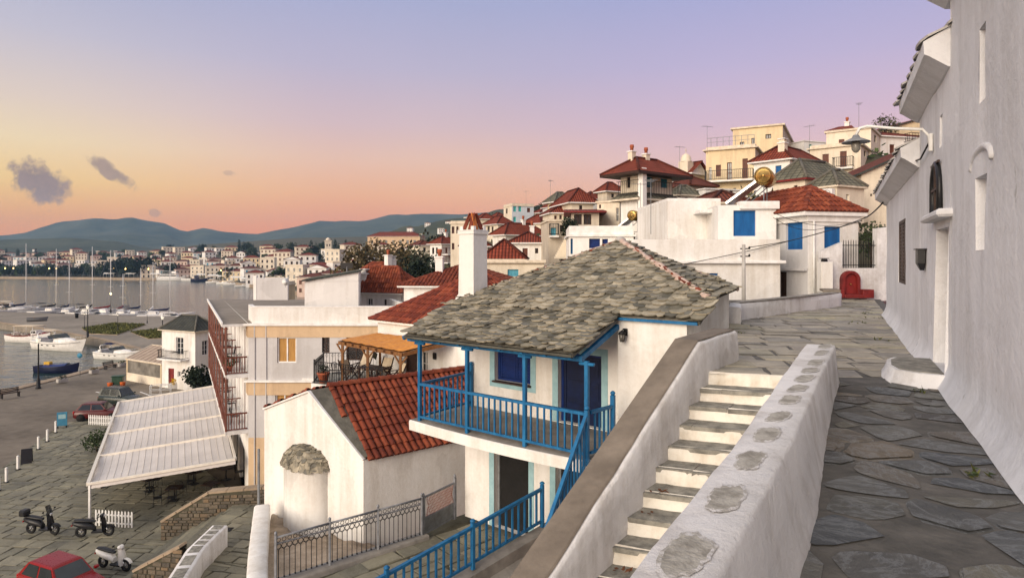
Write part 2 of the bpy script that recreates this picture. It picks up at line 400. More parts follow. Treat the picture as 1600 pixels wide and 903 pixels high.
# mesh helpers
def V(*a):
 return Vector(a)
class MB:
 def __init__(s):
  s.v, s.f, s.mi, s.uv, s.rn, s.sm, s.mats = [], [], [], [], [], [], []
 def mat(s, m):
  if m not in s.mats:
   s.mats.append(m)
  return s.mats.index(m)
 def add(s, verts, faces, m, r=0.0, smooth=False, uvs=None):
  o = len(s.v)
  s.v.extend([tuple(p) for p in verts])
  mi = s.mat(m)
  for i, f in enumerate(faces):
   s.f.append([o + j for j in f])
   s.mi.append(mi)
   s.rn.append(r)
   s.sm.append(smooth)
   s.uv.append([uvs[j] for j in f] if uvs else None)
 def poly(s, pts, m, r=0.0, uvs=None):
  s.add(pts, [list(range(len(pts)))], m, r, False, uvs)
 def box(s, c, d, m, rz=0.0, bev=0.0, r=0.0, ax=None):
  """box centred at c with sizes d; rz about z, or ax = (x, y, z) axes"""
  if ax is None:
   ca, sa = math.cos(rz), math.sin(rz)
   ax = (V(ca, sa, 0), V(-sa, ca, 0), V(0, 0, 1))
  c = Vector(c)
  h = [x / 2 for x in d]
  if bev <= 0:
   vs = [c + ax[0] * (i * h[0]) + ax[1] * (j * h[1]) + ax[2] * (k * h[2]) for k in (-1, 1) for j in (-1, 1) for i in (-1, 1)]
   s.add(vs, [(0, 2, 3, 1), (4, 5, 7, 6), (0, 1, 5, 4), (2, 6, 7, 3), (0, 4, 6, 2), (1, 3, 7, 5)], m, r)
   return
  b = min(bev, min(h) * .9)
  vs, idx = [], {}
  for i in (-1, 1):
   for j in (-1, 1):
    for k in (-1, 1):
     for a in range(3):
      q = [i * h[0], j * h[1], k * h[2]]
      sg = (i, j, k)
      for o in range(3):
       if o != a:
        q[o] -= sg[o] * b
      idx[(i, j, k, a)] = len(vs)
      vs.append(c + ax[0] * q[0] + ax[1] * q[1] + ax[2] * q[2])
  fs = []
  for a in range(3):
   o1, o2 = [x for x in range(3) if x != a]
   for sg in (-1, 1):
    f = []
    for (p, q) in ((-1, -1), (1, -1), (1, 1), (-1, 1)):
     t = [0, 0, 0]; t[a] = sg; t[o1] = p; t[o2] = q
     f.append(idx[(*t, a)])
    fs.append(f)
  for a in range(3):       # edges along axis a
   o1, o2 = [x for x in range(3) if x != a]
   for p in (-1, 1):
    for q in (-1, 1):
     t0, t1 = [0, 0, 0], [0, 0, 0]
     t0[a], t1[a] = -1, 1
     for t in (t0, t1):
      t[o1] = p; t[o2] = q
     fs.append([idx[(*t0, o1)], idx[(*t1, o1)], idx[(*t1, o2)], idx[(*t0, o2)]])
  for i in (-1, 1):
   for j in (-1, 1):
    for k in (-1, 1):
     fs.append([idx[(i, j, k, a)] for a in range(3)])
  s.add(vs, fs, m, r)
 def bar(s, a, b, w, h, m, r=0.0, up=None):
  """rectangular bar from a to b"""
  a, b = Vector(a), Vector(b)
  d = b - a
  L = d.length
  if L < 1e-6:
   return
  x = d / L
  up = Vector(up) if up else (V(0, 0, 1) if abs(x.z) < .95 else V(0, 1, 0))
  y = up.cross(x).normalized()
  z = x.cross(y)
  s.box((a + b) / 2, (L, w, h), m, ax=(x, y, z), r=r)
 def tube(s, pts, rad_, m, n=8, cap=True, r=0.0):
  pts = [Vector(p) for p in pts]
  if not isinstance(rad_, (list, tuple)):
   rad_ = [rad_] * len(pts)
  vs, fs = [], []
  prev = None
  for i, p in enumerate(pts):
   d = (pts[min(i + 1, len(pts) - 1)] - pts[max(i - 1, 0)]).normalized()
   u = prev if prev is not None else (V(1, 0, 0) if abs(d.x) < .8 else V(0, 1, 0))
   u = (u - d * u.dot(d)).normalized()
   prev = u
   w = d.cross(u)
   for j in range(n):
    t = 2 * math.pi * j / n
    vs.append(p + (u * math.cos(t) + w * math.sin(t)) * rad_[i])
  for i in range(len(pts) - 1):
   for j in range(n):
    a, b = i * n + j, i * n + (j + 1) % n
    fs.append((a, b, b + n, a + n))
  if cap:
   fs.append(list(range(n))[::-1])
   fs.append([(len(pts) - 1) * n + j for j in range(n)])
  s.add(vs, fs, m, r, True)
 def lathe(s, prof, m, c=(0, 0, 0), n=16, cap=True):
  """prof: list of (radius, z)"""
  c = Vector(c)
  vs = [c + V(rr * math.cos(2 * math.pi * j / n), rr * math.sin(2 * math.pi * j / n), z) for rr, z in prof for j in range(n)]
  fs = []
  for i in range(len(prof) - 1):
   for j in range(n):
    a, b = i * n + j, i * n + (j + 1) % n
    fs.append((a, b, b + n, a + n))
  if cap:
   fs.append(list(range(n))[::-1])
   fs.append([(len(prof) - 1) * n + j for j in range(n)])
  s.add(vs, fs, m, 0, True)
 def ring(s, c, axis, R_, r_, m, n=20, k=8, sq=1.0):
  c, axis = Vector(c), Vector(axis).normalized()
  u = axis.orthogonal().normalized()
  w = axis.cross(u)
  vs, fs = [], []
  for i in range(n):
   t = 2 * math.pi * i / n
   d = u * math.cos(t) + w * math.sin(t)
   for j in range(k):
    q = 2 * math.pi * j / k
    vs.append(c + d * (R_ + r_ * math.cos(q)) + axis * (r_ * sq * math.sin(q)))
  for i in range(n):
   for j in range(k):
    a, b = i * k + j, i * k + (j + 1) % k
    e, f = ((i + 1) % n) * k + j, ((i + 1) % n) * k + (j + 1) % k
    fs.append((a, e, f, b))
  s.add(vs, fs, m, 0, True)
 def grid(s, rows, m, closed=False, smooth=True, r=0.0, uv=None):
  n = len(rows[0])
  vs = [p for row in rows for p in row]
  fs = []
  for i in range(len(rows) - 1):
   for j in range(n if closed else n - 1):
    a, b = i * n + j, i * n + (j + 1) % n
    fs.append((a, b, b + n, a + n))
  s.add(vs, fs, m, r, smooth, uv)
 def prism(s, pts2, z0, z1, m, mtop=None, bottom=False):
  """plan polygon extruded from z0 to z1 (z1 may be a list)"""
  n = len(pts2)
  zt = z1 if isinstance(z1, (list, tuple)) else [z1] * n
  vs = [V(p[0], p[1], z0) for p in pts2] + [V(p[0], p[1], zt[i]) for i, p in enumerate(pts2)]
  s.add(vs, [(i, (i + 1) % n, n + (i + 1) % n, n + i) for i in range(n)], m)
  s.poly(vs[n:], mtop or m)
  if bottom:
   s.poly(vs[:n][::-1], m)
 def build(s, name, parent=None, loc=None, rz=0.0, label=None, cat=None, group=None, kind=None):
  me = bpy.data.meshes.new(name)
  me.from_pydata(s.v, [], s.f)
  for m in s.mats:
   me.materials.append(MATS[m])
  me.polygons.foreach_set('material_index', s.mi)
  me.polygons.foreach_set('use_smooth', s.sm)
  at = me.attributes.new('rnd', 'FLOAT', 'FACE')
  at.data.foreach_set('value', s.rn)
  if any(u is not None for u in s.uv):
   ul = me.uv_layers.new(name='UVMap')
   flat = []
   for f, u in zip(s.f, s.uv):
    for j in range(len(f)):
     flat.extend(u[j][:2] if u else (0, 0))
   ul.data.foreach_set('uv', flat)
  me.update()
  o = bpy.data.objects.new(name, me)
  COL.objects.link(o)
  if parent:
   o.parent = parent
  if loc is not None:
   o.location = loc
  if rz:
   o.rotation_euler = (0, 0, rz)
  tag(o, label, cat, group, kind)
  return o
def tag(o, label=None, cat=None, group=None, kind=None):
 if label: o['label'] = label
 if cat: o['category'] = cat
 if group: o['group'] = group
 if kind: o['kind'] = kind
 return o
def thing(name, label, cat, loc=(0, 0, 0), rz=0.0, group=None):
 o = bpy.data.objects.new(name, None)
 COL.objects.link(o)
 o.empty_display_size = .2
 o.location = loc
 o.rotation_euler = (0, 0, rz)
 return tag(o, label, cat, group, 'thing')
CHILD = {}
def dup(root, loc, rz=0.0, label=None, group=None, scale=None):
 """copy a thing with its parts and sub-parts"""
 kids = {}
 for o in bpy.data.objects:
  if o.parent:
   kids.setdefault(o.parent.name, []).append(o)
 return _dup(root, kids, loc, rz, label, group, scale)
def _dup(root, kids, loc, rz, label, group, scale):
 r = root.copy()
 COL.objects.link(r)
 r.location = loc
 r.rotation_euler = (0, 0, rz)
 if scale: r.scale = scale
 if label: r['label'] = label
 if group: r['group'] = group
 for c0 in kids.get(root.name, []):
  c = c0.copy(); COL.objects.link(c); c.parent = r
  for g0 in kids.get(c0.name, []):
   g = g0.copy(); COL.objects.link(g); g.parent = c
 return r
def kidmap():
 kids = {}
 for o in bpy.data.objects:
  if o.parent:
   kids.setdefault(o.parent.name, []).append(o)
 return kids
def jit(a):
 return R.uniform(-a, a)
# roofs
def face_axes(pts):
 p0, p1 = Vector(pts[0]), Vector(pts[1])
 s = (p1 - p0).normalized()
 n = V(0, 0, 0)
 for i in range(1, len(pts) - 1):
  n += (Vector(pts[i]) - p0).cross(Vector(pts[i + 1]) - p0)
 n.normalize()
 if n.z < 0:
  n = -n
 t = n.cross(s)
 if t.z < 0:
  t = -t
 return p0, s, t, n
def flat_face(mb, pts, m):
 p0, s, t, n = face_axes(pts)
 mb.poly(pts, m, uvs=[((Vector(p) - p0).dot(s), (Vector(p) - p0).dot(t)) for p in pts])
def span(poly, x):
 """t-range of a 2D polygon at s = x"""
 ts = []
 for i in range(len(poly)):
  a, b = poly[i], poly[(i + 1) % len(poly)]
  if (a[0] - x) * (b[0] - x) < 0:
   ts.append(a[1] + (b[1] - a[1]) * (x - a[0]) / (b[0] - a[0]))
 return (min(ts), max(ts)) if len(ts) >= 2 else None
def tile_face(mb, pts, m='clay_tiles', pitch=.21, row=.36, seg=5):
 """barrel tiles, each one a half tube lapping over the one below"""
 p0, s, t, n = face_axes(pts)
 poly = [((Vector(p) - p0).dot(s), (Vector(p) - p0).dot(t)) for p in pts]
 mb.poly([Vector(p) + n * .01 for p in pts], m, 0.0)
 s0, s1 = min(q[0] for q in poly), max(q[0] for q in poly)
 nc = max(1, int(round((s1 - s0) / pitch)))
 pw = (s1 - s0) / nc
 for i in range(nc):
  x = s0 + (i + .5) * pw
  sp = span(poly, x)
  if not sp or sp[1] - sp[0] < .08:
   continue
  a = sp[0] - .04
  k = 0
  while a < sp[1] - .05:
   b = min(a + row + .05, sp[1])
   ja, jr = jit(.012), R.random()
   lo, hi = [], []
   for j in range(seg + 1):
    q = math.pi * j / seg
    c, z = -math.cos(q), math.sin(q)
    lo.append(p0 + s * (x + ja + c * pw * .46) + t * a + n * (.035 + z * pw * .42))
    hi.append(p0 + s * (x + ja + c * pw * .40) + t * b + n * (.008 + z * pw * .36))
   mb.grid([lo, hi], m, r=jr)
   mb.poly([p0 + s * (x + ja) + t * (a + .004) + n * .02] + lo, m, jr * .3)
   a += row
   k += 1
def slate_face(mb, pts, m='slates', row=.148, wmin=.17, wmax=.35, lf=1.0):
 """hand-cut rounded slates in lapping courses"""
 p0, s, t, n = face_axes(pts)
 poly = [((Vector(p) - p0).dot(s), (Vector(p) - p0).dot(t)) for p in pts]
 mb.poly([Vector(p) - n * .01 for p in pts], 'verge_mortar' if lf == 1 else m, 0.05)  # dark backing that darkens the gaps between the slates
 tm = max(q[1] for q in poly)
 s0, s1 = min(q[0] for q in poly), max(q[0] for q in poly)
 a = -.05
 while a < tm - .04:
  x = s0 - .1 - R.random() * .3
  tilt = .05
  while x < s1 + .1:
   w = R.uniform(wmin, wmax)
   cx = x + w / 2
   x += w
   sp = span(poly, min(max(cx, s0 + .01), s1 - .01))
   if not sp or cx < s0 - .05 or cx > s1 + .05 or a + .1 < sp[0] - .05 or a > sp[1] - .06:
    continue
   L = min(.40, sp[1] - a + .02)
   hw = w / 2 + .012
   a0 = a + jit(.035)
   lift = (.048 + R.random() * .042) * lf
   tw = jit(.016) * lf
   b2 = [(-hw, L), (hw, L), (hw, .10 + jit(.03)), (hw * R.uniform(.55, .8), .025 + jit(.015)), (jit(.05), jit(.012)), (-hw * R.uniform(.55, .8), .025 + jit(.015)), (-hw, .10 + jit(.03))]
   up, dn = [], []
   for (q, e) in b2:
    z = lift * (1 - e / max(L, .2)) + .012 + tw * (q / hw)
    up.append(p0 + s * (cx + q) + t * (a0 + e) + n * (z + .024))
    dn.append(p0 + s * (cx + q) + t * (a0 + e) + n * (z - .004))
   rv = R.random()
   mb.poly(up, m, rv)
   for i in range(1, 6):
    mb.poly([up[i], dn[i], dn[i + 1], up[i + 1]], m, rv * .6)
   mb.poly([up[6], dn[6], dn[0], up[0]], m, rv * .6)
  a += row
def ridge_caps(mb, a, b, m='clay_tiles', r=.11, step=.36):
 a, b = Vector(a), Vector(b)
 d = (b - a)
 L = d.length
 x = d / L
 y = V(0, 0, 1).cross(x).normalized()
 z = x.cross(y)
 k = 0
 while k < L:
  e = min(k + step + .05, L)
  lo = [a + x * k + y * (-math.cos(math.pi * j / 6) * r * 1.05) + z * (math.sin(math.pi * j / 6) * r + .02) for j in range(7)]
  hi = [a + x * e + y * (-math.cos(math.pi * j / 6) * r * .92) + z * (math.sin(math.pi * j / 6) * r * .9) for j in range(7)]
  mb.grid([lo, hi], m, r=R.random())
  mb.poly(lo, m, .1)
  k += step
def mortar_line(mb, a, b, m='mortar', r=.07, step=.12, accent=None):
 a, b = Vector(a), Vector(b)
 n = max(2, int((b - a).length / step))
 pts = [a.lerp(b, i / n) + V(jit(.02), jit(.02), jit(.015)) for i in range(n + 1)]
 mb.tube(pts, [r * R.uniform(.75, 1.2) for _ in pts], m, n=6)
 if accent:
  for i in range(n):
   if R.random() < .45:
    q = a.lerp(b, (i + .5) / n) + V(jit(.04), jit(.04), r * .55)
    d = (b - a).normalized()
    y = V(0, 0, 1).cross(d).normalized()
    mb.box(q, (R.uniform(.08, .2), R.uniform(.05, .1), .05), accent, ax=(d, y, d.cross(y)), r=R.random())
# buildings
WIN = {}
def style(name, **kw):
 WIN[name] = kw
style('shutter_blue', kind='shutter', fill='blue_shutter', frame='blue_shutter')
style('shutter_deep', kind='shutter', fill='deep_blue', frame='deep_blue')
style('shutter_brown', kind='shutter', fill='brown_wood', frame='red_wood')
style('shutter_teal', kind='shutter', fill='teal_paint', frame='teal_paint')
style('shutter_sky', kind='shutter', fill='sky_paint', frame='sky_paint')
style('shutter_turq', kind='shutter', fill='turquoise_paint', frame='turquoise_paint')
style('door_brown', kind='door', fill='brown_wood', frame='red_wood')
style('door_blue', kind='door', fill='blue_paint', frame='blue_paint')
style('door_red', kind='door', fill='oxide_red', frame='dull_red')
style('door_dark', kind='door', fill='dark_wood', frame='dark_wood')
style('door_white', kind='doorglass', fill='glass', frame='white_trim')
style('win_white', kind='glass', fill='glass', frame='white_trim')
style('win_brown', kind='glass', fill='glass', frame='red_wood')
style('win_dark', kind='glass', fill='dark_pane', frame='dark_wood')
style('win_gold', kind='curtain', fill='curtain_gold', frame='white_trim', outer='dark_wood')
style('hole', kind='dark', fill='black_hole', frame='grey_paint')
style('doorway', kind='doordark', fill='black_hole', frame='grey_paint')
style('niche', kind='none', fill='white_wall', frame='white_trim')
def win_part(root, A, d, n, s0, s1, h0, h1, st, depth=.14, lod=1, sur=None, surw=.12, label=None):
 """a window or door set into its opening: frame with its filling as sub-parts"""
 S = WIN[st]
 kd = S['kind']
 isdoor = kd in ('door', 'doorglass', 'doordark')
 w, h = s1 - s0, h1 - h0
 up = V(0, 0, 1)
 q = lambda s, z, o: A + d * s + up * z + n * o
 ax = (d, n, up)
 f = MB()
 fw = min(.07, w * .12)
 o = -depth
 fm = S['frame']
 f.box(q(s0 + fw / 2, (h0 + h1) / 2, o), (fw, .07, h), fm, ax=ax)
 f.box(q(s1 - fw / 2, (h0 + h1) / 2, o), (fw, .07, h), fm, ax=ax)
 f.box(q((s0 + s1) / 2, h1 - fw / 2, o), (w - 2 * fw, .066, fw), fm, ax=ax)
 if not isdoor:
  f.box(q((s0 + s1) / 2, h0 + fw / 2, o), (w - 2 * fw, .066, fw), fm, ax=ax)
 if sur:
  b = surw
  f.box(q(s0 - b / 2, (h0 + h1) / 2, .004), (b, .012, h + 0 * b), sur, ax=ax)
  f.box(q(s1 + b / 2, (h0 + h1) / 2, .004), (b, .012, h), sur, ax=ax)
  f.box(q((s0 + s1) / 2, h1 + b / 2, .004), (w + 2 * b, .012, b), sur, ax=ax)
  if not isdoor:
   f.box(q((s0 + s1) / 2, h0 - b / 2, .004), (w + 2 * b, .012, b), sur, ax=ax)
 fr = f.build('door' if isdoor else 'window', root, label=label)
 iw, ih = w - 2 * fw, h - (fw if isdoor else 2 * fw)
 z0 = h0 + (0 if isdoor else fw)
 if kd in ('shutter', 'door'):
  leaves = 2 if w > .75 and kd == 'shutter' else 1
  for L in range(leaves):
   m = MB()
   lw = iw / leaves
   a = s0 + fw + L * lw
   m.box(q(a + lw / 2, z0 + ih / 2, o - .01), (lw - .008, .035, ih - .008), S['fill'], ax=ax)
   if lod:
    e = min(.07, lw * .2)
    for ee in (a + e / 2 + .004, a + lw - e / 2 - .004):
     m.box(q(ee, z0 + ih / 2, o + .016), (e, .016, ih - .012), S['fill'], ax=ax)
    nb = max(4, int(ih / .075)) if kd == 'shutter' else 3
    for b_ in range(nb):
     zz = z0 + ih * (b_ + .5) / nb
     if kd == 'shutter':
      m.box(q(a + lw / 2, zz, o + .012), (lw - 2 * e - .01, .014, ih / nb * .55), S['fill'], ax=ax)
     else:
      m.box(q(a + lw / 2, zz, o + .014), (lw - 2 * e - .06, .014, ih / nb - .12), S['fill'], ax=ax)
   m.build('shutter' if kd == 'shutter' else 'door_leaf', fr)
 elif kd in ('glass', 'doorglass', 'curtain'):
  m = MB()
  m.box(q(s0 + fw + iw / 2, z0 + ih / 2, o - .02), (iw, .012, ih), S['fill'], ax=ax)
  m.build('curtain' if kd == 'curtain' else 'pane', fr)
  if lod:
   m = MB()
   m.box(q((s0 + s1) / 2, z0 + ih / 2, o - .004), (fw, .05, ih), fm, ax=ax)
   if kd != 'curtain' and h > .8:
    for zf in ((.5,) if h < 1.4 else (.36, .68)):
     m.box(q((s0 + s1) / 2, z0 + ih * zf, o - .004), (iw, .03, .03), fm, ax=ax)
   m.build('window_bars', fr)
 elif kd in ('dark', 'doordark'):
  m = MB()
  m.box(q(s0 + fw + iw / 2, z0 + ih / 2, o - .02), (iw, .012, ih), S['fill'], ax=ax)
  m.build('pane', fr)  # black sheet painted as the dark interior of the opening, no glass
 return fr
def wall_face(mb, A, d, n, L, z0, z1, holes, m, rev=.16, bm=None):
 """one wall with real openings; holes = (s0, s1, h0, h1)"""
 up = V(0, 0, 1)
 xs = sorted({0, L, *[max(0, min(L, x)) for h in holes for x in h[:2]]})
 zs = sorted({z0, z1, *[max(z0, min(z1, z)) for h in holes for z in h[2:4]]})
 q = lambda s, z, o=0: A + d * s + up * z + n * o
 for i in range(len(xs) - 1):
  for j in range(len(zs) - 1):
   cx, cz = (xs[i] + xs[i + 1]) / 2, (zs[j] + zs[j + 1]) / 2
   if any(h[0] < cx < h[1] and h[2] < cz < h[3] for h in holes):
    continue
   mb.poly([q(xs[i], zs[j]), q(xs[i + 1], zs[j]), q(xs[i + 1], zs[j + 1]), q(xs[i], zs[j + 1])], m)
 for h in holes:
  a, b, c, e = h[:4]
  r_ = -rev
  rm = bm or m
  mb.poly([q(a, c), q(a, c, r_), q(a, e, r_), q(a, e)], rm)
  mb.poly([q(b, c, r_), q(b, c), q(b, e), q(b, e, r_)], rm)
  mb.poly([q(a, e), q(a, e, r_), q(b, e, r_), q(b, e)], rm)
  mb.poly([q(a, c, r_), q(a, c), q(b, c), q(b, c, r_)], rm)
  mb.poly([q(a, c, r_), q(b, c, r_), q(b, e, r_), q(a, e, r_)], 'black_hole' if len(h) < 5 else rm)
class Bld:
 """a building from its nearest corner: local x along the front, y back"""
 def __init__(s, name, label, cat, X, Y, z, yaw, group=None):
  s.root = thing(name, label, cat, (X, Y, z), rad(yaw), group)
  s.M = Matrix.Translation((X, Y, z)) @ Matrix.Rotation(rad(yaw), 4, 'Z')
  s.I = s.M.inverted()
  s.z = z
 def hit(s, u, v, ax, c):
  o = s.I @ V(0, 0, CAMZ)
  d = s.I.to_3x3() @ V((u - 800) / 1000, 1, (405 - v) / 1000)
  t = (c - o[ax]) / d[ax]
  return o + d * t
 def on(s, A, n, u, v):
  o = s.I @ V(0, 0, CAMZ)
  d = s.I.to_3x3() @ V((u - 800) / 1000, 1, (405 - v) / 1000)
  return o + d * ((A - o).dot(n) / d.dot(n))
 def frames(s):
  if hasattr(s, 'fr'):
   return s.fr
  W_, D = s.W, s.D
  return {'f': (V(0, 0, 0), V(1, 0, 0), V(0, -1, 0), W_, 1, 0), 'r': (V(W_, 0, 0), V(0, 1, 0), V(1, 0, 0), D, 0, W_),
    'b': (V(W_, D, 0), V(-1, 0, 0), V(0, 1, 0), W_, 1, D), 'l': (V(0, D, 0), V(0, -1, 0), V(-1, 0, 0), D, 0, 0)}
 def rect(s, face, u0, v0, u1, v1):
  A, d, n, L, ax, c = s.frames()[face]
  um, vm = (u0 + u1) / 2, (v0 + v1) / 2
  sa = (s.on(A, n, u0, vm) - A).dot(d)
  sb = (s.on(A, n, u1, vm) - A).dot(d)
  za, zb = s.on(A, n, um, v1).z, s.on(A, n, um, v0).z
  return min(sa, sb), max(sa, sb), min(za, zb), max(za, zb)
 def walls(s, W_, D, H, wins=(), m='white_wall', z0=0, lod=1, depth=.14, mats=None):
  s.W, s.D, s.H = W_, D, H
  fr = s.frames()
  holes = {k: [] for k in fr}
  todo = []
  for w in wins:
   face, st = w[0], w[5]
   r_ = s.rect(*w[:5])
   A, d, n, L, ax, c = fr[face]
   r_ = (max(.06, r_[0]), min(L - .06, r_[1]), max(z0 + (0 if WIN[st]['kind'].startswith('door') else .05), r_[2]), min(H - .03, r_[3]))
   if r_[1] - r_[0] < .1 or r_[3] - r_[2] < .1:
    print('bad window', s.root.name, w, r_)
    continue
   holes[face].append(r_ if st != 'niche' else (*r_, 1))
   todo.append((face, r_, st, w[6] if len(w) > 6 else None))
  mb = MB()
  for k, (A, d, n, L, ax, c) in fr.items():
   wall_face(mb, A, d, n, L, z0, H, holes[k], (mats or {}).get(k, m), rev=depth + .06)
  s.wall = mb.build('wall', s.root)
  for face, r_, st, sur in todo:
   if st == 'niche':
    continue
   A, d, n, L, ax, c = fr[face]
   win_part(s.root, A, d, n, *r_, st, depth=depth, lod=lod, sur=sur)
  return s
 def roof(s, kind, m='clay_roof', h=1.2, o=.35, geo=None, th=.10, fascia='white_trim', H=None, ridge='x', par=.5, cap='clay_tiles', box=None, name='roof'):
  H = s.H if H is None else H
  x0, y0, x1, y1 = box or (0, 0, s.W, s.D)
  mb = MB()
  face = (lambda p: tile_face(mb, p, m)) if geo == 'tile' else (lambda p: slate_face(mb, p, m)) if geo == 'slate' else (lambda p: flat_face(mb, p, m))
  a, b, c, e = V(x0 - o, y0 - o, H), V(x1 + o, y0 - o, H), V(x1 + o, y1 + o, H), V(x0 - o, y1 + o, H)
  t = V(0, 0, th)
  if kind in ('hip', 'gable', 'shed'):
   mb.box(((a + c) / 2 + V(0, 0, th / 2 - .003)), (x1 - x0 + 2 * o, y1 - y0 + 2 * o, th), fascia)
   a, b, c, e = a + t, b + t, c + t, e + t
   w, d = x1 - x0 + 2 * o, y1 - y0 + 2 * o
   cx, cy = (x0 + x1) / 2, (y0 + y1) / 2
  if kind == 'hip':
   if w > d * 1.05:
    r1, r2 = V(a.x + d / 2, cy, H + th + h), V(b.x - d / 2, cy, H + th + h)
    F = [[a, b, r2, r1], [b, c, r2], [c, e, r1, r2], [e, a, r1]]
    rg = [(a, r1), (b, r2), (c, r2), (e, r1), (r1, r2)]
   elif d > w * 1.05:
    r1, r2 = V(cx, a.y + w / 2, H + th + h), V(cx, c.y - w / 2, H + th + h)
    F = [[a, b, r1], [b, c, r2, r1], [c, e, r2], [e, a, r1, r2]]
    rg = [(a, r1), (b, r1), (c, r2), (e, r2), (r1, r2)]
   else:
    r1 = V(cx, cy, H + th + h)
    F = [[a, b, r1], [b, c, r1], [c, e, r1], [e, a, r1]]
    rg = [(a, r1), (b, r1), (c, r1), (e, r1)]
   for f in F: face(f)
   for p, q in rg:
    if geo == 'slate': mortar_line(mb, p, q)
    elif geo: ridge_caps(mb, p, q, cap)
    else: mb.tube([p + V(0, 0, .02), q + V(0, 0, .03)], .09, m if 'clay' in m else 'verge_mortar', n=6)
  elif kind == 'gable':
   if ridge == 'x':
    r1, r2 = V(a.x, cy, H + th + h), V(b.x, cy, H + th + h)
    face([a, b, r2, r1]); face([c, e, r1, r2])
    g = [(V(x0, y0, H), V(x0, y1, H), V(x0, cy, H + h)), (V(x1, y0, H), V(x1, y1, H), V(x1, cy, H + h))]
   else:
    r1, r2 = V(cx, a.y, H + th + h), V(cx, c.y, H + th + h)
    face([b, c, r2, r1]); face([e, a, r1, r2])
    g = [(V(x0, y0, H), V(x1, y0, H), V(cx, y0, H + h)), (V(x0, y1, H), V(x1, y1, H), V(cx, y1, H + h))]
   for tri in g:
    mb.poly([p + V(0, 0, th * .4) for p in tri], fascia)
   if geo: ridge_caps(mb, r1, r2, cap)
   else: mb.tube([r1, r2], .10, m if 'clay' in m else 'verge_mortar', n=6)
  elif kind == 'shed':        # rises to the back
   e2, c2 = e + V(0, 0, h), c + V(0, 0, h)
   face([a, b, c2, e2])
   mb.poly([a, e, e2], fascia); mb.poly([b, c, c2], fascia); mb.poly([e, c, c2, e2], fascia)
  elif kind == 'flat':
   p = .22
   mb.box(((x0 + x1) / 2, (y0 + y1) / 2, H + .06), (x1 - x0 - 2 * p, y1 - y0 - 2 * p, .12), m)
   for (cx, cy, w, d) in (((x0 + x1) / 2, y0 + p / 2, x1 - x0 + .0, p), ((x0 + x1) / 2, y1 - p / 2, x1 - x0, p),
         (x0 + p / 2, (y0 + y1) / 2, p, y1 - y0 - 2 * p), (x1 - p / 2, (y0 + y1) / 2, p, y1 - y0 - 2 * p)):
    mb.box((cx, cy, H + par / 2), (w, d, par), fascia)
   if o > 0:
    mb.box(((x0 + x1) / 2, (y0 + y1) / 2, H - .05), (x1 - x0 + 2 * o, y1 - y0 + 2 * o, .12), fascia)
  elif kind == 'slab':
   mb.box(((x0 + x1) / 2, (y0 + y1) / 2, H + th / 2), (x1 - x0 + 2 * o, y1 - y0 + 2 * o, th), fascia)
   mb.box(((x0 + x1) / 2, (y0 + y1) / 2, H + th + .01), (x1 - x0 + 2 * o - .3, y1 - y0 + 2 * o - .3, .02), m)
  return mb.build(name, s.root)
 def chimney(s, x, y, z, h, w=.45, m='white_wall', pot='clay'):
  mb = MB()
  mb.box((x, y, z + h / 2), (w, w, h), m)
  mb.box((x, y, z + h + .04), (w + .12, w + .12, .08), 'white_trim')
  c = mb.build('chimney', s.root)
  k = MB()
  if pot == 'clay':
   k.lathe([(.10, h + .08), (.12, h + .3), (.15, h + .34), (.13, h + .5)], 'terracotta', (x, y, z), 10)
  else:
   for sx in (-1, 1):
    k.box((x + sx * w * .3, y, z + h + .2), (.08, w * .8, .24), m)
   k.box((x, y, z + h + .35), (w + .06, w + .06, .06), 'white_trim')
  k.build('chimney_pot', c)
  return c
BASES = []
def house(name, label, u, Y, yaw, ul, ur, vt, vb, wins=(), wall='white_wall', roof=None, cat='house', group=None, depth=None, lod=1, dz=0, mats=None, Wd=None):
 X = (u - 800) / 1000 * Y
 th = rad(yaw)
 rx, ry, lx, ly = math.cos(th), math.sin(th), -math.sin(th), math.cos(th)
 def far(ux, dx, dy, dflt):
  if ux is None:
   return dflt
  k = (ux - 800) / 1000
  den = dx - k * dy
  t = (k * Y - X) / den if abs(den) > 1e-6 else -1
  if t < .5 or t > 60:
   print('!! extent', name, label, ux, t)
   return dflt or 6
  return t
 W_ = far(ur, rx, ry, Wd or 6)
 D = far(ul, lx, ly, depth or 6)
 zt, zb = P(u, vt, Y).z, P(u, vb, Y).z - dz
 b = Bld(name, label, cat, X, Y, zb, yaw, group)
 b.walls(W_, D, zt - zb, wins, wall, lod=lod, mats=mats)
 if roof:
  rk = dict(roof)
  b.roof(rk.pop('kind'), **rk)
 BASES.append((X, Y, zb + dz))
 print(f'{name:22s} W{W_:.1f} D{D:.1f} H{zt - zb:.1f} X{X:.1f} Y{Y} z{zb:.1f}')
 return b
# plants
def crown_mb(blobs, n, ls, m, seed=0, flat=.0):
 rr = random.Random(seed)
 mb = MB()
 tot = sum(b[3] ** 2 for b in blobs)
 for (cx, cy, cz, r_, sq) in blobs:
  k = int(n * r_ * r_ / tot)
  shade = rr.random()
  for _ in range(k):
   d = V(rr.gauss(0, 1), rr.gauss(0, 1), rr.gauss(0, 1)).normalized()
   q = r_ * (1 - .45 * rr.random() ** 2) * (1 + .28 * noise.noise(d * 2.3 + V(cx, cy, cz)))
   p = V(cx + d.x * q, cy + d.y * q, cz + d.z * q * sq)
   a = V(rr.gauss(0, 1), rr.gauss(0, 1), rr.gauss(0, 1)).normalized()
   b = a.orthogonal().normalized()
   s_ = ls * rr.uniform(.6, 1.3)
   mb.poly([p - a * s_ * .5, p + b * s_ * .32, p + a * s_ * .5, p - b * s_ * .32], m, min(1, max(0, .25 * shade + .75 * rr.random())))
 return mb
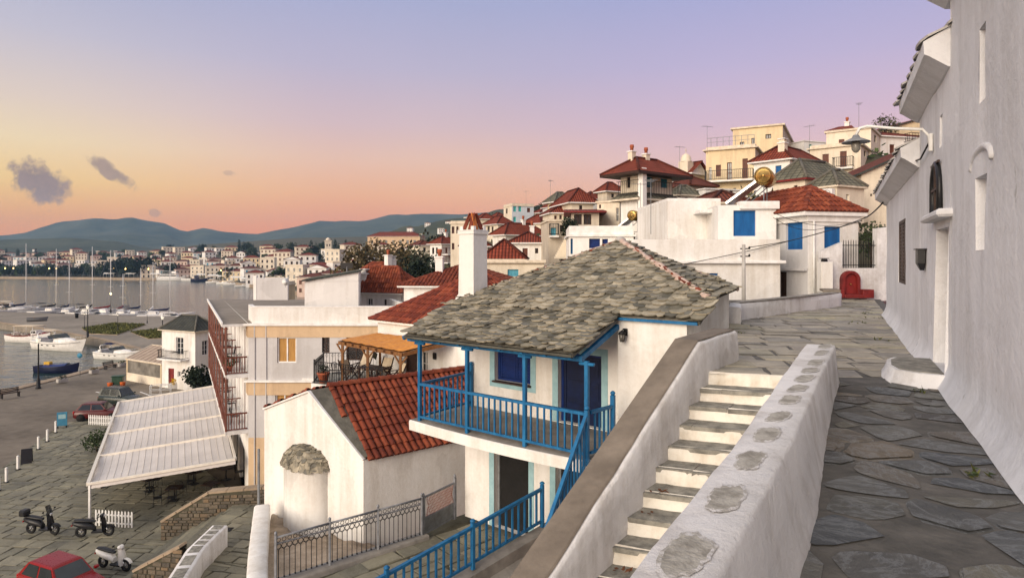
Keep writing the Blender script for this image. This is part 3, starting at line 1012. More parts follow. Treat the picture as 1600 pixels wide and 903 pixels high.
def trunk_mb(h, r_, blobs, m='bark', seed=0):
 rr = random.Random(seed)
 mb = MB()
 pts = [V(0, 0, 0), V(rr.uniform(-.05, .05) * h, rr.uniform(-.05, .05) * h, h * .5), V(0, 0, h)]
 mb.tube(pts, [r_ * 1.25, r_ * .85, r_ * .5], m, 8)
 for (cx, cy, cz, br, sq) in blobs:
  st = pts[1].lerp(pts[2], rr.uniform(.1, .9))
  e = V(cx, cy, cz)
  mid = st.lerp(e, .5) + V(rr.uniform(-.1, .1), rr.uniform(-.1, .1), .1) * br
  mb.tube([st, mid, e], [r_ * .5, r_ * .3, r_ * .08], m, 6)
 return mb
def tree(name, label, loc, h, cr, n=1500, ls=.3, leaf='leaf_green', seed=1, tall=1.0, group=None, cat='tree', trunkf=.35, nb=6):
 rr = random.Random(seed)
 t = thing(name, label, cat, loc, 0, group)
 zc = h - cr * tall
 bl = []
 for i in range(nb):
  a = 2 * math.pi * i / nb + rr.uniform(-.4, .4)
  q = cr * rr.uniform(.3, .62)
  bl.append((math.cos(a) * q, math.sin(a) * q, zc + rr.uniform(-.45, .5) * cr * tall, cr * rr.uniform(.36, .6), tall * rr.uniform(.8, 1.1)))
 bl.append((0, 0, zc + cr * tall * .4, cr * .6, tall))
 trunk_mb(max(zc, h * trunkf), max(.06, h * .028), bl, seed=seed).build('trunk', t)
 crown_mb(bl, n, ls, leaf, seed).build('crown', t)
 return t
# sea, quays, ground
ZG = -12.0          # quay and square
ZS = -13.2          # sea
def clip_poly(poly, a, b, c):
 """keep the part of poly with a*x + b*y <= c"""
 out = []
 for i in range(len(poly)):
  p, q = poly[i], poly[(i + 1) % len(poly)]
  dp, dq = a * p[0] + b * p[1] - c, a * q[0] + b * q[1] - c
  if dp <= 0:
   out.append(p)
  if dp * dq < 0:
   t = dp / (dp - dq)
   out.append((p[0] + t * (q[0] - p[0]), p[1] + t * (q[1] - p[1])))
 return out
def clip_convex(poly, hull):
 n = len(hull)
 ar = sum(hull[i][0] * hull[(i + 1) % n][1] - hull[(i + 1) % n][0] * hull[i][1] for i in range(n))
 for i in range(n):
  p, q = hull[i], hull[(i + 1) % n]
  nx, ny = q[1] - p[1], -(q[0] - p[0])
  if ar < 0:
   nx, ny = -nx, -ny
  poly = clip_poly(poly, nx, ny, nx * p[0] + ny * p[1])
  if len(poly) < 3:
   return []
 return poly
def inside(pt, poly):
 x, y = pt
 r = False
 for i in range(len(poly)):
  (x0, y0), (x1, y1) = poly[i][:2], poly[(i + 1) % len(poly)][:2]
  if (y0 > y) != (y1 > y) and x < x0 + (y - y0) * (x1 - x0) / (y1 - y0):
   r = not r
 return r
def shrink(poly, d):
 n = len(poly)
 ar = sum(poly[i][0] * poly[(i + 1) % n][1] - poly[(i + 1) % n][0] * poly[i][1] for i in range(n))
 out = list(poly)
 for i in range(n):
  p, q = poly[i], poly[(i + 1) % n]
  nx, ny = q[1] - p[1], -(q[0] - p[0])
  L = math.hypot(nx, ny)
  if L < 1e-6:
   continue
  if ar < 0:
   nx, ny = -nx, -ny
  nx, ny = nx / L, ny / L
  out = clip_poly(out, nx, ny, nx * p[0] + ny * p[1] - d)
  if len(out) < 3:
   return []
 return out
def rough_edge(poly, step, amp):
 out = []
 n = len(poly)
 for i in range(n):
  p, q = poly[i], poly[(i + 1) % n]
  L = math.hypot(q[0] - p[0], q[1] - p[1])
  k = max(1, int(L / step))
  for j in range(k):
   t = j / k
   out.append((p[0] + (q[0] - p[0]) * t + jit(amp), p[1] + (q[1] - p[1]) * t + jit(amp)))
 return out
def slab(mb, poly, z, h, m, bev=.012, fz=None, tilt=.006):
 """one paving stone with a worn rim"""
 inn = shrink(poly, bev)
 if len(inn) < 3 or len(poly) < 3:
  return
 cx = sum(p[0] for p in poly) / len(poly)
 cy = sum(p[1] for p in poly) / len(poly)
 g1, g2, rv = jit(tilt), jit(tilt), R.random()
 zf = (lambda x, y: z + h + (x - cx) * g1 + (y - cy) * g2) if fz is None else (lambda x, y: fz(x, y) + h + (x - cx) * g1 + (y - cy) * g2)
 top = [V(p[0], p[1], zf(*p)) for p in inn]
 mb.poly(top, m, rv)
 n = len(poly)
 ro = [V(p[0], p[1], zf(*p) - bev * .8) for p in poly]
 lo = [V(p[0], p[1], zf(*p) - bev - h - .02) for p in poly]
 for i in range(n):
  j = (i + 1) % n
  mb.poly([lo[i], lo[j], ro[j], ro[i]], m, rv)
 if len(inn) == n:
  k0 = min(range(n), key=lambda q: (inn[q][0] - poly[0][0]) ** 2 + (inn[q][1] - poly[0][1]) ** 2)
  for i in range(n):
   a, b = (i + k0) % n, (i + 1 + k0) % n
   mb.poly([ro[i], ro[(i + 1) % n], top[b], top[a]], m, rv)
 else:
  mb.poly([V(p[0], p[1], zf(*p) - bev * .8) for p in poly], m, rv)
def slab_rows(mb, hull, ang, rowh, wr, gap, z, h, m, jitter=.06, fz=None, rough=.0, bev=.012):
 ca, sa = math.cos(ang), math.sin(ang)
 loc = [(p[0] * ca + p[1] * sa, -p[0] * sa + p[1] * ca) for p in hull]
 x0, x1 = min(p[0] for p in loc), max(p[0] for p in loc)
 y0, y1 = min(p[1] for p in loc), max(p[1] for p in loc)
 y = y0
 while y < y1:
  rh = rowh * R.uniform(.75, 1.3)
  x = x0 - R.random() * wr[1]
  while x < x1:
   w = R.uniform(*wr)
   q = [(x, y), (x + w, y), (x + w, y + rh), (x, y + rh)]
   if w > wr[1] * .6 and R.random() < .22:   # split stone
    parts = [[(x, y), (x + w, y), (x + w, y + rh * .5), (x, y + rh * .5)], [(x, y + rh * .5), (x + w, y + rh * .5), (x + w, y + rh), (x, y + rh)]]
   else:
    parts = [q]
   for pq in parts:
    pq = [(a + jit(jitter), b + jit(jitter)) for a, b in pq]
    pw = [(a * ca - b * sa, a * sa + b * ca) for a, b in pq]
    pw = clip_convex(pw, hull)
    if len(pw) >= 3:
     pw = shrink(pw, gap / 2)
    if len(pw) >= 3:
     if rough:
      pw = rough_edge(pw, rowh * .5, rough)
     slab(mb, pw, z, h + jit(h * .3), m, fz=fz, bev=bev)
   x += w
  y += rh
def voronoi(mb, hull, sites, gap, z, h, m, rough=.03):
 for i, p in enumerate(sites):
  if noise.noise(V(p[0] * .9, p[1] * .9, 5)) > .48 or R.random() < .03:
   continue
  near = sorted((q for j, q in enumerate(sites) if j != i), key=lambda q: (q[0] - p[0]) ** 2 + (q[1] - p[1]) ** 2)[:16]
  c = [(p[0] - 3, p[1] - 3), (p[0] + 3, p[1] - 3), (p[0] + 3, p[1] + 3), (p[0] - 3, p[1] + 3)]
  for q in near:
   a, b = q[0] - p[0], q[1] - p[1]
   c = clip_poly(c, a, b, (q[0] ** 2 + q[1] ** 2 - p[0] ** 2 - p[1] ** 2) / 2)
   if len(c) < 3:
    break
  if len(c) < 3:
   continue
  c = clip_convex(c, hull)
  c = shrink(c, gap * R.uniform(.4, 1.2)) if len(c) >= 3 else c
  if len(c) >= 3:
   cc_ = []
   for q in range(len(c)):
    a_, b_ = c[q], c[(q + 1) % len(c)]
    cc_ += [(a_[0] * .87 + b_[0] * .13, a_[1] * .87 + b_[1] * .13), (a_[0] * .13 + b_[0] * .87, a_[1] * .13 + b_[1] * .87)]
   c = rough_edge(cc_, .10, rough)
   slab(mb, c, z, h + jit(.005), m, bev=.014, tilt=.01)
mb = MB()
mb.poly([V(-2600, -60, ZS), V(900, -60, ZS), V(900, 2600, ZS), V(-2600, 2600, ZS)], 'sea')
mb.build('water', kind='structure')
quay_pts = [(-20, 0), (-53.5, 20), (-52.6, 65.7), (-51.6, 86), (-52.0, 92.5), (-69.5, 108), (-94.7, 127), (-109, 136), (-140, 160), (-146, 170), (-112, 160), (-86, 153), (-68, 150),
   (-45, 160), (-78, 250), (-20, 330), (60, 330), (60, 0)]
mb = MB()
mb.prism(quay_pts, -16, ZG, 'pier_concrete', 'asphalt')
mb.build('quay', kind='structure')
mb = MB()
deck = [(-51.4, 86.2), (-51.9, 92.9), (-69.5, 108.4), (-94.7, 127.4), (-109, 136.4), (-139.5, 160.3), (-145, 169), (-112, 159.6), (-86, 152.6), (-68, 149.6), (-46, 148), (-40, 120), (-40, 92)]
mb.poly([V(x, y, ZG + .02) for x, y in deck], 'pier_concrete')
mb.build('pier', kind='structure')
mb = MB()
edge = [(-53.5, 20), (-52.6, 65.7), (-51.6, 86), (-52.0, 92.5), (-69.5, 108), (-94.7, 127), (-109, 136), (-140, 160)]
for i in range(len(edge) - 1):
 a, b = V(*edge[i], 0), V(*edge[i + 1], 0)
 d = (b - a); L = d.length; d /= L
 nrm = V(d.y, -d.x, 0)
 n = max(1, int(L / 1.6))
 for k in range(n):
  c = a + d * ((k + .5) * L / n) + nrm * .55
  mb.box((c.x, c.y, ZG + .06 + jit(.008)), (L / n - .03, 1.15 if i < 2 else .8, .12), 'kerb_stone', rz=math.atan2(d.y, d.x), bev=.02, r=R.random())
mb.build('quay_kerb', kind='structure')
# ---- the paved square by the awning
sq = [(-25.2, 19), (-37.2, 53), (-34, 57.5), (-16.0, 37), (-9, 31), (-9, 19)]
mb = MB()
mb.poly([V(x, y, ZG + .02) for x, y in sq], 'joint_dirt')
for hull_ in ([(-25.2, 19), (-37.2, 53), (-34, 57.5), (-16.0, 37), (-16, 19)], [(-16, 19), (-16, 37), (-9, 31), (-9, 19)]):
 slab_rows(mb, hull_, rad(-5), .66, (.6, 1.4), .055, ZG + .02, .035, 'square_stone', .05, rough=.02)
mb.build('square_paving', kind='structure')
mb = MB()
for (u0, v0, u1, v1) in ((219, 612, 246, 622), (186, 613, 214, 622), (150, 612, 176, 618)):
 a, b = G(u0, v0, ZG + .012), G(u1, v1, ZG + .012)
 mb.bar(a, b, .14, .008, 'white_trim')
mb.build('road_markings', kind='structure')
# ---- two lawns on the pier
for (pts) in (((128, 513), (178, 505), (228, 507), (183, 523), (140, 521)), ((205, 519), (248, 514), (285, 518), (285, 527), (232, 529))):
 g3 = [G(u, v, ZG + .12) for u, v in pts]
 mb = MB()
 mb.prism([(p.x, p.y) for p in g3], ZG, ZG + .14, 'kerb_stone', 'lawn')
 xs = [p.x for p in g3]; ys = [p.y for p in g3]
 cnt = 0
 while cnt < 2600:
  x, y = R.uniform(min(xs), max(xs)), R.uniform(min(ys), max(ys))
  if inside((x, y), [(p.x, p.y) for p in g3]):
   cnt += 1
   a = R.uniform(0, 6.28)
   w = R.uniform(.1, .28)
   mb.poly([V(x - math.cos(a) * w, y - math.sin(a) * w, ZG + .13), V(x + math.cos(a) * w, y + math.sin(a) * w, ZG + .13), V(x + jit(.2), y + jit(.2), ZG + .13 + R.uniform(.12, .4))], 'leaf_grass', R.random())
 mb.build('grass', kind='stuff')
# far hills
def hill(name, ridge, D, front, m='hill_green', base=-14, amp=8, cols=150, rows=25, back=1.25):
 us = [p[0] for p in ridge]
 def rv(u):
  for i in range(len(ridge) - 1):
   if ridge[i][0] <= u <= ridge[i + 1][0]:
    t = (u - ridge[i][0]) / (ridge[i + 1][0] - ridge[i][0])
    t = t * t * (3 - 2 * t) * .5 + t * .5
    return ridge[i][1] + (ridge[i + 1][1] - ridge[i][1]) * t
  return ridge[-1][1]
 rws = []
 for j in range(rows + 1):
  t = j / rows
  row = []
  for i in range(cols + 1):
   u = us[0] + (us[-1] - us[0]) * i / cols
   top = P(u, rv(u), D)
   if t <= .8:
    q = t / .8
    Y = front * D + (D - front * D) * q
    zz = base + (top.z - base) * (q ** 1.25)
   else:
    q = (t - .8) / .2
    Y = D + (back * D - D) * q
    zz = top.z + (base - top.z) * q * q
   x = (u - 800) / 1000 * Y
   nz = noise.fractal(V(x, Y, 0) * (6.0 / D), 1.0, 2.0, 6) * amp + noise.noise(V(x, Y, 9) * (45.0 / D)) * amp * .12
   w = min(1, t * 3) if t <= .8 else 1
   edge_ = .28 if abs(t - .8) < .02 else 1
   row.append(V(x, Y, zz + nz * w * edge_))
  rws.append(row)
 mb = MB()
 mb.grid(rws, m)
 mb.build(name, kind='structure')
 def at(u, q):
  top = P(u, rv(u), D)
  Y = front * D + (D - front * D) * q
  return V((u - 800) / 1000 * Y, Y, base + (top.z - base) * q ** 1.25)
 return at
hill('hills', [(-520, 392), (-300, 384), (-120, 376), (0, 368), (40, 362), (60, 355), (95, 345), (150, 342), (185, 346), (205, 342), (230, 348), (255, 350), (290, 362), (320, 356), (350, 362), (400, 364), (440, 358),
    (500, 347), (530, 349), (570, 348), (620, 337), (660, 334), (710, 336), (780, 330), (900, 318), (1040, 312), (1300, 330)], 2500, .52, amp=26)
near_at = hill('near_hill', [(-420, 402), (-200, 392), (-60, 380), (40, 372), (110, 371), (170, 378), (240, 392), (300, 402), (340, 408)], 1250, .62, amp=9, base=-6)
east_at = hill('east_hill', [(560, 392), (600, 374), (640, 356), (680, 347), (720, 341), (780, 331), (850, 322), (940, 297), (968, 290), (1000, 295), (1060, 292), (1120, 284), (1250, 262), (1330, 246), (1400, 228), (1560, 205)], 640, .42, amp=9, base=-8)
def shore(u):
 pts = [(-600, 520), (0, 486), (310, 440), (400, 326), (470, 255), (560, 185), (760, 150)]
 for i in range(len(pts) - 1):
  if pts[i][0] <= u <= pts[i + 1][0]:
   t = (u - pts[i][0]) / (pts[i + 1][0] - pts[i][0])
   return pts[i][1] + (pts[i + 1][1] - pts[i][1]) * t
 return pts[0][1] if u < pts[0][0] else pts[-1][1]
def town_top(u):
 pts = [(-600, 6), (0, 10), (200, 12), (300, 20), (450, 30), (560, 32), (660, 34), (760, 40)]
 for i in range(len(pts) - 1):
  if pts[i][0] <= u <= pts[i + 1][0]:
   t = (u - pts[i][0]) / (pts[i + 1][0] - pts[i][0])
   return pts[i][1] + (pts[i + 1][1] - pts[i][1]) * t
 return 10
def town_z(u, Y):
 s = shore(u)
 if Y <= s + 14:
  return ZG
 t = min(1, (Y - s - 14) / (860 - s))
 return ZG + (town_top(u) - ZG) * (t ** .95)
rws = []
for j in range(31):
 row = []
 for i in range(81):
  u = -600 + 1360 * i / 80
  s = shore(u)
  Y = s + (900 - s) * (j / 30) ** 1.3
  row.append(V((u - 800) / 1000 * Y, Y, town_z(u, Y) + (.6 * noise.noise(V(u * .02, Y * .02, 0)) if j > 3 else 0)))
 rws.append(row)
mb = MB()
mb.grid([[V(p.x * (1 - .4 / p.y), p.y - .4, -16) for p in rws[0]]] + rws, 'town_earth')
mb.build('town_terrain', kind='structure')
# upper path
def church_x(y):
 return 1.358 + .511 * y
near = [(-1.0, -1.2), (church_x(-1.2) + .05, -1.2), (church_x(8.7) + .05, 8.7), (4.36, 8.7)]
mb = MB()
base = [(-1.4, -1.2), (1.2, -1.2), (church_x(8.75) + .3, 8.75), (church_x(28) + .3, 28), (9.5, 28), (4.7, 17.4), (3.0, 11), (2.4, 9.12), (4.1, 8.72)]
mb.poly([V(x, y, -.017) for x, y in base], 'path_mortar')
sites = []
rr = random.Random(5)
tries = 0
while tries < 6000:
 tries += 1
 y = rr.uniform(-1.4, 9.0)
 x = rr.uniform(-1.2, 6.2)
 if not inside((x, y), [(-1.3, -1.4), (1.2, -1.4), (6.2, 9), (4.1, 9)]):
  continue
 if all(((x - q[0]) / 1.15) ** 2 + ((y - q[1]) / .85) ** 2 > .36 ** 2 for q in sites):
  sites.append((x, y))
voronoi(mb, near, sites, .015, -.032, .024, 'path_stone', .022)
land = [(2.5, 9.12), (4.3, 8.72), (church_x(8.72) + .05, 8.72), (church_x(27.5) + .05, 27.5), (10.2, 27.5), (4.6, 17.4), (3.3, 10.9)]
hull = [(2.5, 9.12), (4.3, 8.72), (church_x(8.72) + .05, 8.72), (church_x(27.5) + .05, 27.5), (10.2, 27.5), (4.4, 16.0), (3.0, 10.9)]
slab_rows(mb, hull, rad(-10), .58, (.5, 1.2), .045, -.034, .03, 'landing_stone', .05, rough=.016)
mb.build('upper_path', kind='structure')
mb = MB()
for (u, v, s_, m_) in ((1180, 488, .9, 30), (1200, 484, .6, 18), (1237, 470, .5, 14), (1172, 493, .5, 14), (1290, 478, .35, 8), (1355, 490, .4, 10), (1340, 505, .4, 9), (1372, 497, .3, 8), (1375, 530, .3, 7), (1150, 520, .3, 6),
     (1528, 742, .12, 7), (1440, 612, .1, 4)):
 g = G(u, v, 0)
 for _ in range(m_):
  x, y, a = g.x + R.gauss(0, s_ * .4), g.y + R.gauss(0, s_ * .4), R.uniform(0, 6.28)
  hgt = R.uniform(.02, .08)
  mb.poly([V(x - .018 * math.cos(a), y - .018 * math.sin(a), -.02), V(x + .018 * math.cos(a), y + .018 * math.sin(a), -.02), V(x + jit(.06), y + jit(.06), hgt), ], 'leaf_grass', R.random())
  mb.poly([V(x - .03, y, .004 + hgt * .2), V(x, y - .02, .004 + hgt * .3), V(x + .03, y, .004 + hgt * .2), V(x, y + .03, .006 + hgt * .3)], 'leaf_green', R.random())
mb.build('grass', kind='stuff')
# rough rendered walls
def rough_wall(mb, pts, tl, tr, m, cap=None, capw=None, sub=.22, amp=.012, rnd=.05, base=None):
 """wall swept along pts = (x, y, ztop, zbot); tl / tr half thickness; rounded hand-made top"""
 dense = []
 for i in range(len(pts) - 1):
  a, b = Vector(pts[i]), Vector(pts[i + 1])
  n = max(1, int((V(a[0], a[1]) - V(b[0], b[1])).length / sub)) if False else max(1, int(math.hypot(a[0] - b[0], a[1] - b[1]) / sub))
  for k in range(n):
   dense.append(a.lerp(b, k / n))
 dense.append(Vector(pts[-1]))
 rows, crow = [], []
 for i, p in enumerate(dense):
  q0, q1 = dense[max(0, i - 1)], dense[min(len(dense) - 1, i + 1)]
  d = V(q1[0] - q0[0], q1[1] - q0[1], 0).normalized()
  nrm = V(-d.y, d.x, 0)
  c = V(p[0], p[1], 0)
  def pt(o, z, k):
   nz = noise.noise(V(p[0] * 2.1, p[1] * 2.1, k * 3.1 + z)) * amp + noise.noise(V(p[0] * 6, p[1] * 6, k * 7.7)) * amp * .5
   return c + nrm * (o + nz) + V(0, 0, z + nz * .8)
  zt, zb = p[2], p[3]
  H = zt - zb
  row = [pt(tl + (base or 0), zb, 0), pt(tl + (base or 0) * .3, zb + H * .35, 1), pt(tl, zb + H * .7, 2), pt(tl, zt - rnd, 3), pt(tl - rnd, zt, 4), pt(0, zt + .004, 5),
    pt(-tr + rnd, zt, 6), pt(-tr, zt - rnd, 7), pt(-tr, zb + H * .7, 8), pt(-tr - (base or 0) * .3, zb + H * .35, 9), pt(-tr - (base or 0), zb, 10)]
  rows.append(row)
 mb.grid(rows, m, smooth=True)
 mb.poly(rows[0], m)
 mb.poly(rows[-1][::-1], m)
 return dense
MW = [(-1.55, -1.5), (0.58, 2.29), (1.61, 4.05), (2.8, 6.2), (4.08, 8.46)]
t = thing('dividing_wall', 'low whitewashed wall with bare stone ovals along its top, between the steps and path', 'wall', (0.58, 2.29, 0))
mb = MB()
off = V(.58, 2.29, 0)
mb2 = []
rows = []
dn = []
for i in range(len(MW) - 1):
 p, q = V(*MW[i], 0), V(*MW[i + 1], 0)
 n = max(1, int((q - p).length / .16))
 dn += [p.lerp(q, k / n) for k in range(n)]
dn.append(V(*MW[-1], 0))
for i, p in enumerate(dn):
 d = (dn[min(i + 1, len(dn) - 1)] - dn[max(0, i - 1)]).normalized()
 nr = V(d.y, -d.x, 0)        # towards the path
 w = .15 + .028 * max(0, min(1, (p.y - 3) / 5))
 zb = -4.2 + min(4.1, max(0, (p.y + 1.0) * .42)) if p.y < 8 else -.12
 fl = .13 * max(.35, min(1, (9 - p.y) / 5))
 nz = lambda k, a=.007: noise.noise(V(p.x * 2.3, p.y * 2.3, k)) * a * 1.6 + noise.noise(V(p.x * 8, p.y * 8, k * 2)) * a
 pr = [(-w - .05, min(zb, -.2)), (-w - .02, .1), (-w, .445), (-w + .02, .472), (0, .474), (w - .02, .472), (w, .45), (w + fl * .45, .2), (w + fl * .85, .03), (w + fl * 1.15, -.06), (w + fl, -.3)]
 rows.append([p + nr * (o_ + nz(k)) + V(0, 0, z_ + nz(k + 20, .004)) - off for k, (o_, z_) in enumerate(pr)])
mb.grid(rows, 'parapet_white')
mb.poly(rows[-1], 'parapet_white'); mb.poly(rows[0], 'parapet_white')
mb.build('wall', t)
rr = random.Random(3)
for (u, v, w, h) in ((1289, 541, 24, 8), (1283, 551, 24, 9), (1275, 566, 29, 11), (1266, 578, 31, 9), (1257, 591, 35, 13), (1247, 606, 36, 12), (1234, 624, 38, 16), (1217, 651, 42, 18), (1197, 679, 48, 24), (1172, 718, 54, 32), (1133, 778, 66, 47), (1072, 868, 88, 76)):
 mb = MB()
 z = .4775
 n = 34
 ph = rr.random() * 9
 ring = []
 for k in range(n):
  a = 2 * math.pi * k / n
  q = 1 + .16 * noise.noise(V(math.cos(a) * 1.3 + ph, math.sin(a) * 1.3, ph)) + rr.uniform(-.09, .09)
  sq_ = (abs(math.cos(a)) ** 3 + abs(math.sin(a)) ** 3) ** (-1 / 3)
  p = G(u + math.cos(a) * w / 2 * q * sq_ * .88 + math.sin(a) * w * .17, v - math.sin(a) * h / 2 * q * sq_ * .9, z)
  ring.append(V(p.x - off.x, p.y - off.y, z + .0005))
 c = sum(ring, V(0, 0, 0)) / n
 ins = [c + (p - c) * (.84 + rr.uniform(-.05, .05)) + V(0, 0, .002) for p in ring]
 mb.poly(ins, 'bare_stone')
 for k in range(n):
  j = (k + 1) % n
  mb.poly([ring[k], ring[j], ins[j], ins[k]], 'bare_edge')
 mb.build('bare_patch', t)
L0, R0 = V(2.62, 9.12, 0), V(4.05, 8.62, 0)
dl, dr = V(-.575, -.818, 0), V(-.50, -.866, 0)
stair = thing('staircase', 'worn steps with white painted risers and grey stone treads descending beside the dividing wall', 'steps', (2.62, 9.12, 0))
RISE, GO = .17, .375
for k in range(1, 15):
 a0, b0 = L0 + dl * (GO * (k - 1)), R0 + dr * (GO * (k - 1))
 a1, b1 = L0 + dl * (GO * k), R0 + dr * (GO * k)
 z1 = -RISE * (k - 1)       # top of this riser
 zt = -RISE * k             # tread
 mb = MB()
 n = 16
 rows = [[], [], [], [], []]
 for i in range(n + 1):
  f = i / n
  p = a0.lerp(b0, f)
  q = a1.lerp(b1, f)
  w = V(0, 0, 0)
  bump_ = noise.noise(V(f * 7, k * 3.3, 0))
  dn = noise.noise(V(f * 4, k * 5.1, 4)) * .014
  back = (p - q).normalized()
  front = -back
  lip = .034 * bump_
  rows[0].append(p + back * .30 + V(0, 0, z1 + .003))
  rows[1].append(p + back * .045 + V(0, 0, z1 + .006 + dn))
  rows[2].append(p + front * (.012 + lip) + V(0, 0, z1 - .018 + dn))
  rows[3].append(p + front * (.018 + lip * 1.3) + V(0, 0, (z1 + zt) / 2))
  rows[4].append(p + front * (.045 + .02 * noise.noise(V(f * 9, k, 2))) + V(0, 0, zt - .01))
 for r_ in rows:
  for i in range(len(r_)):
   r_[i] = r_[i] - stair.location
 mb.grid(rows[1:], 'riser_white')
 st = mb.build('step', stair)
 mb = MB()
 zt_ = zt + .004
 e0, e1 = a0.lerp(b0, -.02), a0.lerp(b0, 1.02)
 f0, f1 = a1.lerp(b1, -.02), a1.lerp(b1, 1.02)
 cuts = sorted([0, 1] + [rr.uniform(.2, .8) for _ in range(rr.choice((1, 2)))])
 for i in range(len(cuts) - 1):
  c0, c1 = cuts[i] + (.0012 if i else 0), cuts[i + 1] - .0012
  g = jit(.006)
  fr = [f0.lerp(f1, c0 + (c1 - c0) * q / 8) + (f0 - e0).normalized() * (.02 + .02 * noise.noise(V(c0 * 5 + q, k, 8))) for q in range(9)]
  bk = [e0.lerp(e1, c0 + (c1 - c0) * q / 8) for q in range(9)]
  up = [V(p.x, p.y, zt_ + g) - stair.location for p in fr]
  bu = [V(p.x, p.y, zt_ + g * .5 + .004) - stair.location for p in bk]
  mb.grid([[p + V(0, 0, -.05) for p in up], up, bu], 'tread_stone', smooth=False, r=rr.random())
 mb.build('tread', st)
for (u, v, k, m_, nn, lab) in ((1050, 657, 3, 'leaf_green', 6, None), (1024, 726, 5, 'leaf_green', 10, None), (1030, 772, 6, 'dry_leaf', 14, None), (1068, 652, 3, 'dry_leaf', 5, None), (972, 893, 9, 'dry_leaf', 8, None), (1010, 806, 7, 'dry_leaf', 5, None)):
 g = G(u, v, -RISE * k)
 mb = MB()
 for _ in range(nn):
  a = R.uniform(0, 6.28)
  c = g + V(jit(.09), jit(.05), .02 + R.random() * .03)
  d, e = V(math.cos(a), math.sin(a), jit(.5)) * R.uniform(.02, .045), V(-math.sin(a), math.cos(a), jit(.5)) * .016
  mb.poly([c - d, c + e, c + d, c - e], m_, R.random())
 mb.build('fallen_leaves', kind='stuff')
t = thing('stair_parapet', 'sloping white parapet with flat brown concrete coping beside the slate roofed house', 'wall', (2.33, 9.1, -.2))
o = t.location
line = [(-2.3, 2.6, -3.02), (0, 5.82, -1.30), (2.33, 9.1, .45), (3.30, 10.42, .46)]
mb, mc = MB(), MB()
rows = []
dense = []
for i in range(len(line) - 1):
 a, b = Vector(line[i]), Vector(line[i + 1])
 n = max(1, int((a - b).length / .25))
 dense += [a.lerp(b, k / n) for k in range(n)]
dense.append(Vector(line[-1]))
for i, p in enumerate(dense):
 q0, q1 = dense[max(0, i - 1)], dense[min(len(dense) - 1, i + 1)]
 d = V(q1.x - q0.x, q1.y - q0.y, 0).normalized()
 nr = V(d.y, -d.x, 0)          # towards the stair
 nz = lambda k, a=.012: V(noise.noise(V(p.x * 2.2, p.y * 2.2, k)), noise.noise(V(p.x * 2.2, p.y * 2.2, k + 5)), noise.noise(V(p.x * 3, p.y * 3, k + 9))) * a
 w = .33
 zb = min(-.03, p.z - .45) - .55
 rows.append([p + V(0, 0, -5.6 - p.z) - o, p + V(0, 0, -.03) - o, p + nr * .02 + V(0, 0, -.005) - o, p + nr * w + V(0, 0, -.004) + nz(1) - o, p + nr * (w + .035) + V(0, 0, -.04) + nz(2) - o,
     p + nr * (w + .05) + V(0, 0, -.30) + nz(3, .025) - o, p + nr * (w + .09) + V(0, 0, zb - p.z) + nz(4, .02) - o])
mb.grid(rows, 'parapet_white')
mb.poly(rows[-1], 'parapet_white')
mb.poly(rows[0], 'parapet_white')
mb.build('wall', t)
crow = []
for i, p in enumerate(dense):
 q0, q1 = dense[max(0, i - 1)], dense[min(len(dense) - 1, i + 1)]
 d = V(q1.x - q0.x, q1.y - q0.y, 0).normalized()
 nr = V(d.y, -d.x, 0)
 nz = lambda k: nr * noise.noise(V(p.x * 2.5, p.y * 2.5, k)) * .014
 crow.append([p - nr * .012 + V(0, 0, -.05) - o, p - nr * .012 + V(0, 0, .02) - o, p + nr * .30 + V(0, 0, .022) + nz(1) - o, p + nr * .318 + V(0, 0, .008) + nz(1) - o])
mc.grid(crow, 'rail_cap', smooth=False)
mc.poly(crow[-1], 'rail_cap')
mc.build('coping', t)
t = thing('kerb_wall', 'knee high white wall curving along the far edge of the landing', 'wall', (5.9, 16.9, 0))
mb = MB()
rough_wall(mb, [(-.35, -.9, .40, -.3), (0, 0, .44, -.2), (2.7, 2.75, .44, -.2), (5.25, 5.1, .45, -.2), (5.75, 6.4, .45, -.2)], .16, .16, 'parapet_white', amp=.02, rnd=.04)
mb.build('wall', t)
mb = MB()
mb.box((5.35, 5.75, .50), (.55, 1.2, .08), 'rail_cap', rz=rad(-20), bev=.01)
for i in range(14):
 a = V(0, 0, 0).lerp(V(5.2, 5.05, 0), (i + .5) / 14)
 mb.box((a.x, a.y, .455), (.5, .27, .035), 'grey_concrete', rz=rad(44), bev=.01)
mb.build('coping', t)
# house with the slate roof and blue balcony
def rail_run(mb, a, b, h, m, post=None, step=.165, bal=.034, low=.12, top=(.075, .06), up=V(0, 0, 1)):
 """handrail, lower rail and square balusters from a to b (floor points)"""
 a, b = Vector(a), Vector(b)
 d = b - a
 L = math.hypot(d.x, d.y)
 mb.bar(a + up * h, b + up * h, top[0], top[1], m)
 mb.bar(a + up * low, b + up * low, .05, .05, m)
 n = max(1, int(L / step))
 yaw = math.atan2(d.y, d.x)
 for i in range(1, n):
  p = a.lerp(b, i / n)
  mb.box(p + up * ((h + low) / 2), (bal, bal, h - low), m, rz=yaw)
HB = Bld('slate_house', 'white house with grey slate roof and bright blue wooden balcony, stone chimney on its corner', 'house', -2.37, 16.0, -5.5, -39.3)
HB.fr = {'f': (V(-.25, 2.0, 0), V(1, 0, 0), V(0, -1, 0), 5.1, 1, 2), 'k': (V(4.85, 1.5, 0), V(1, 0, 0), V(0, -1, 0), 1.6, 1, 1.5),
   'e': (V(0, 0, 0), V(1, 0, 0), V(0, -1, 0), 5, 1, 0)}
hr = HB.root
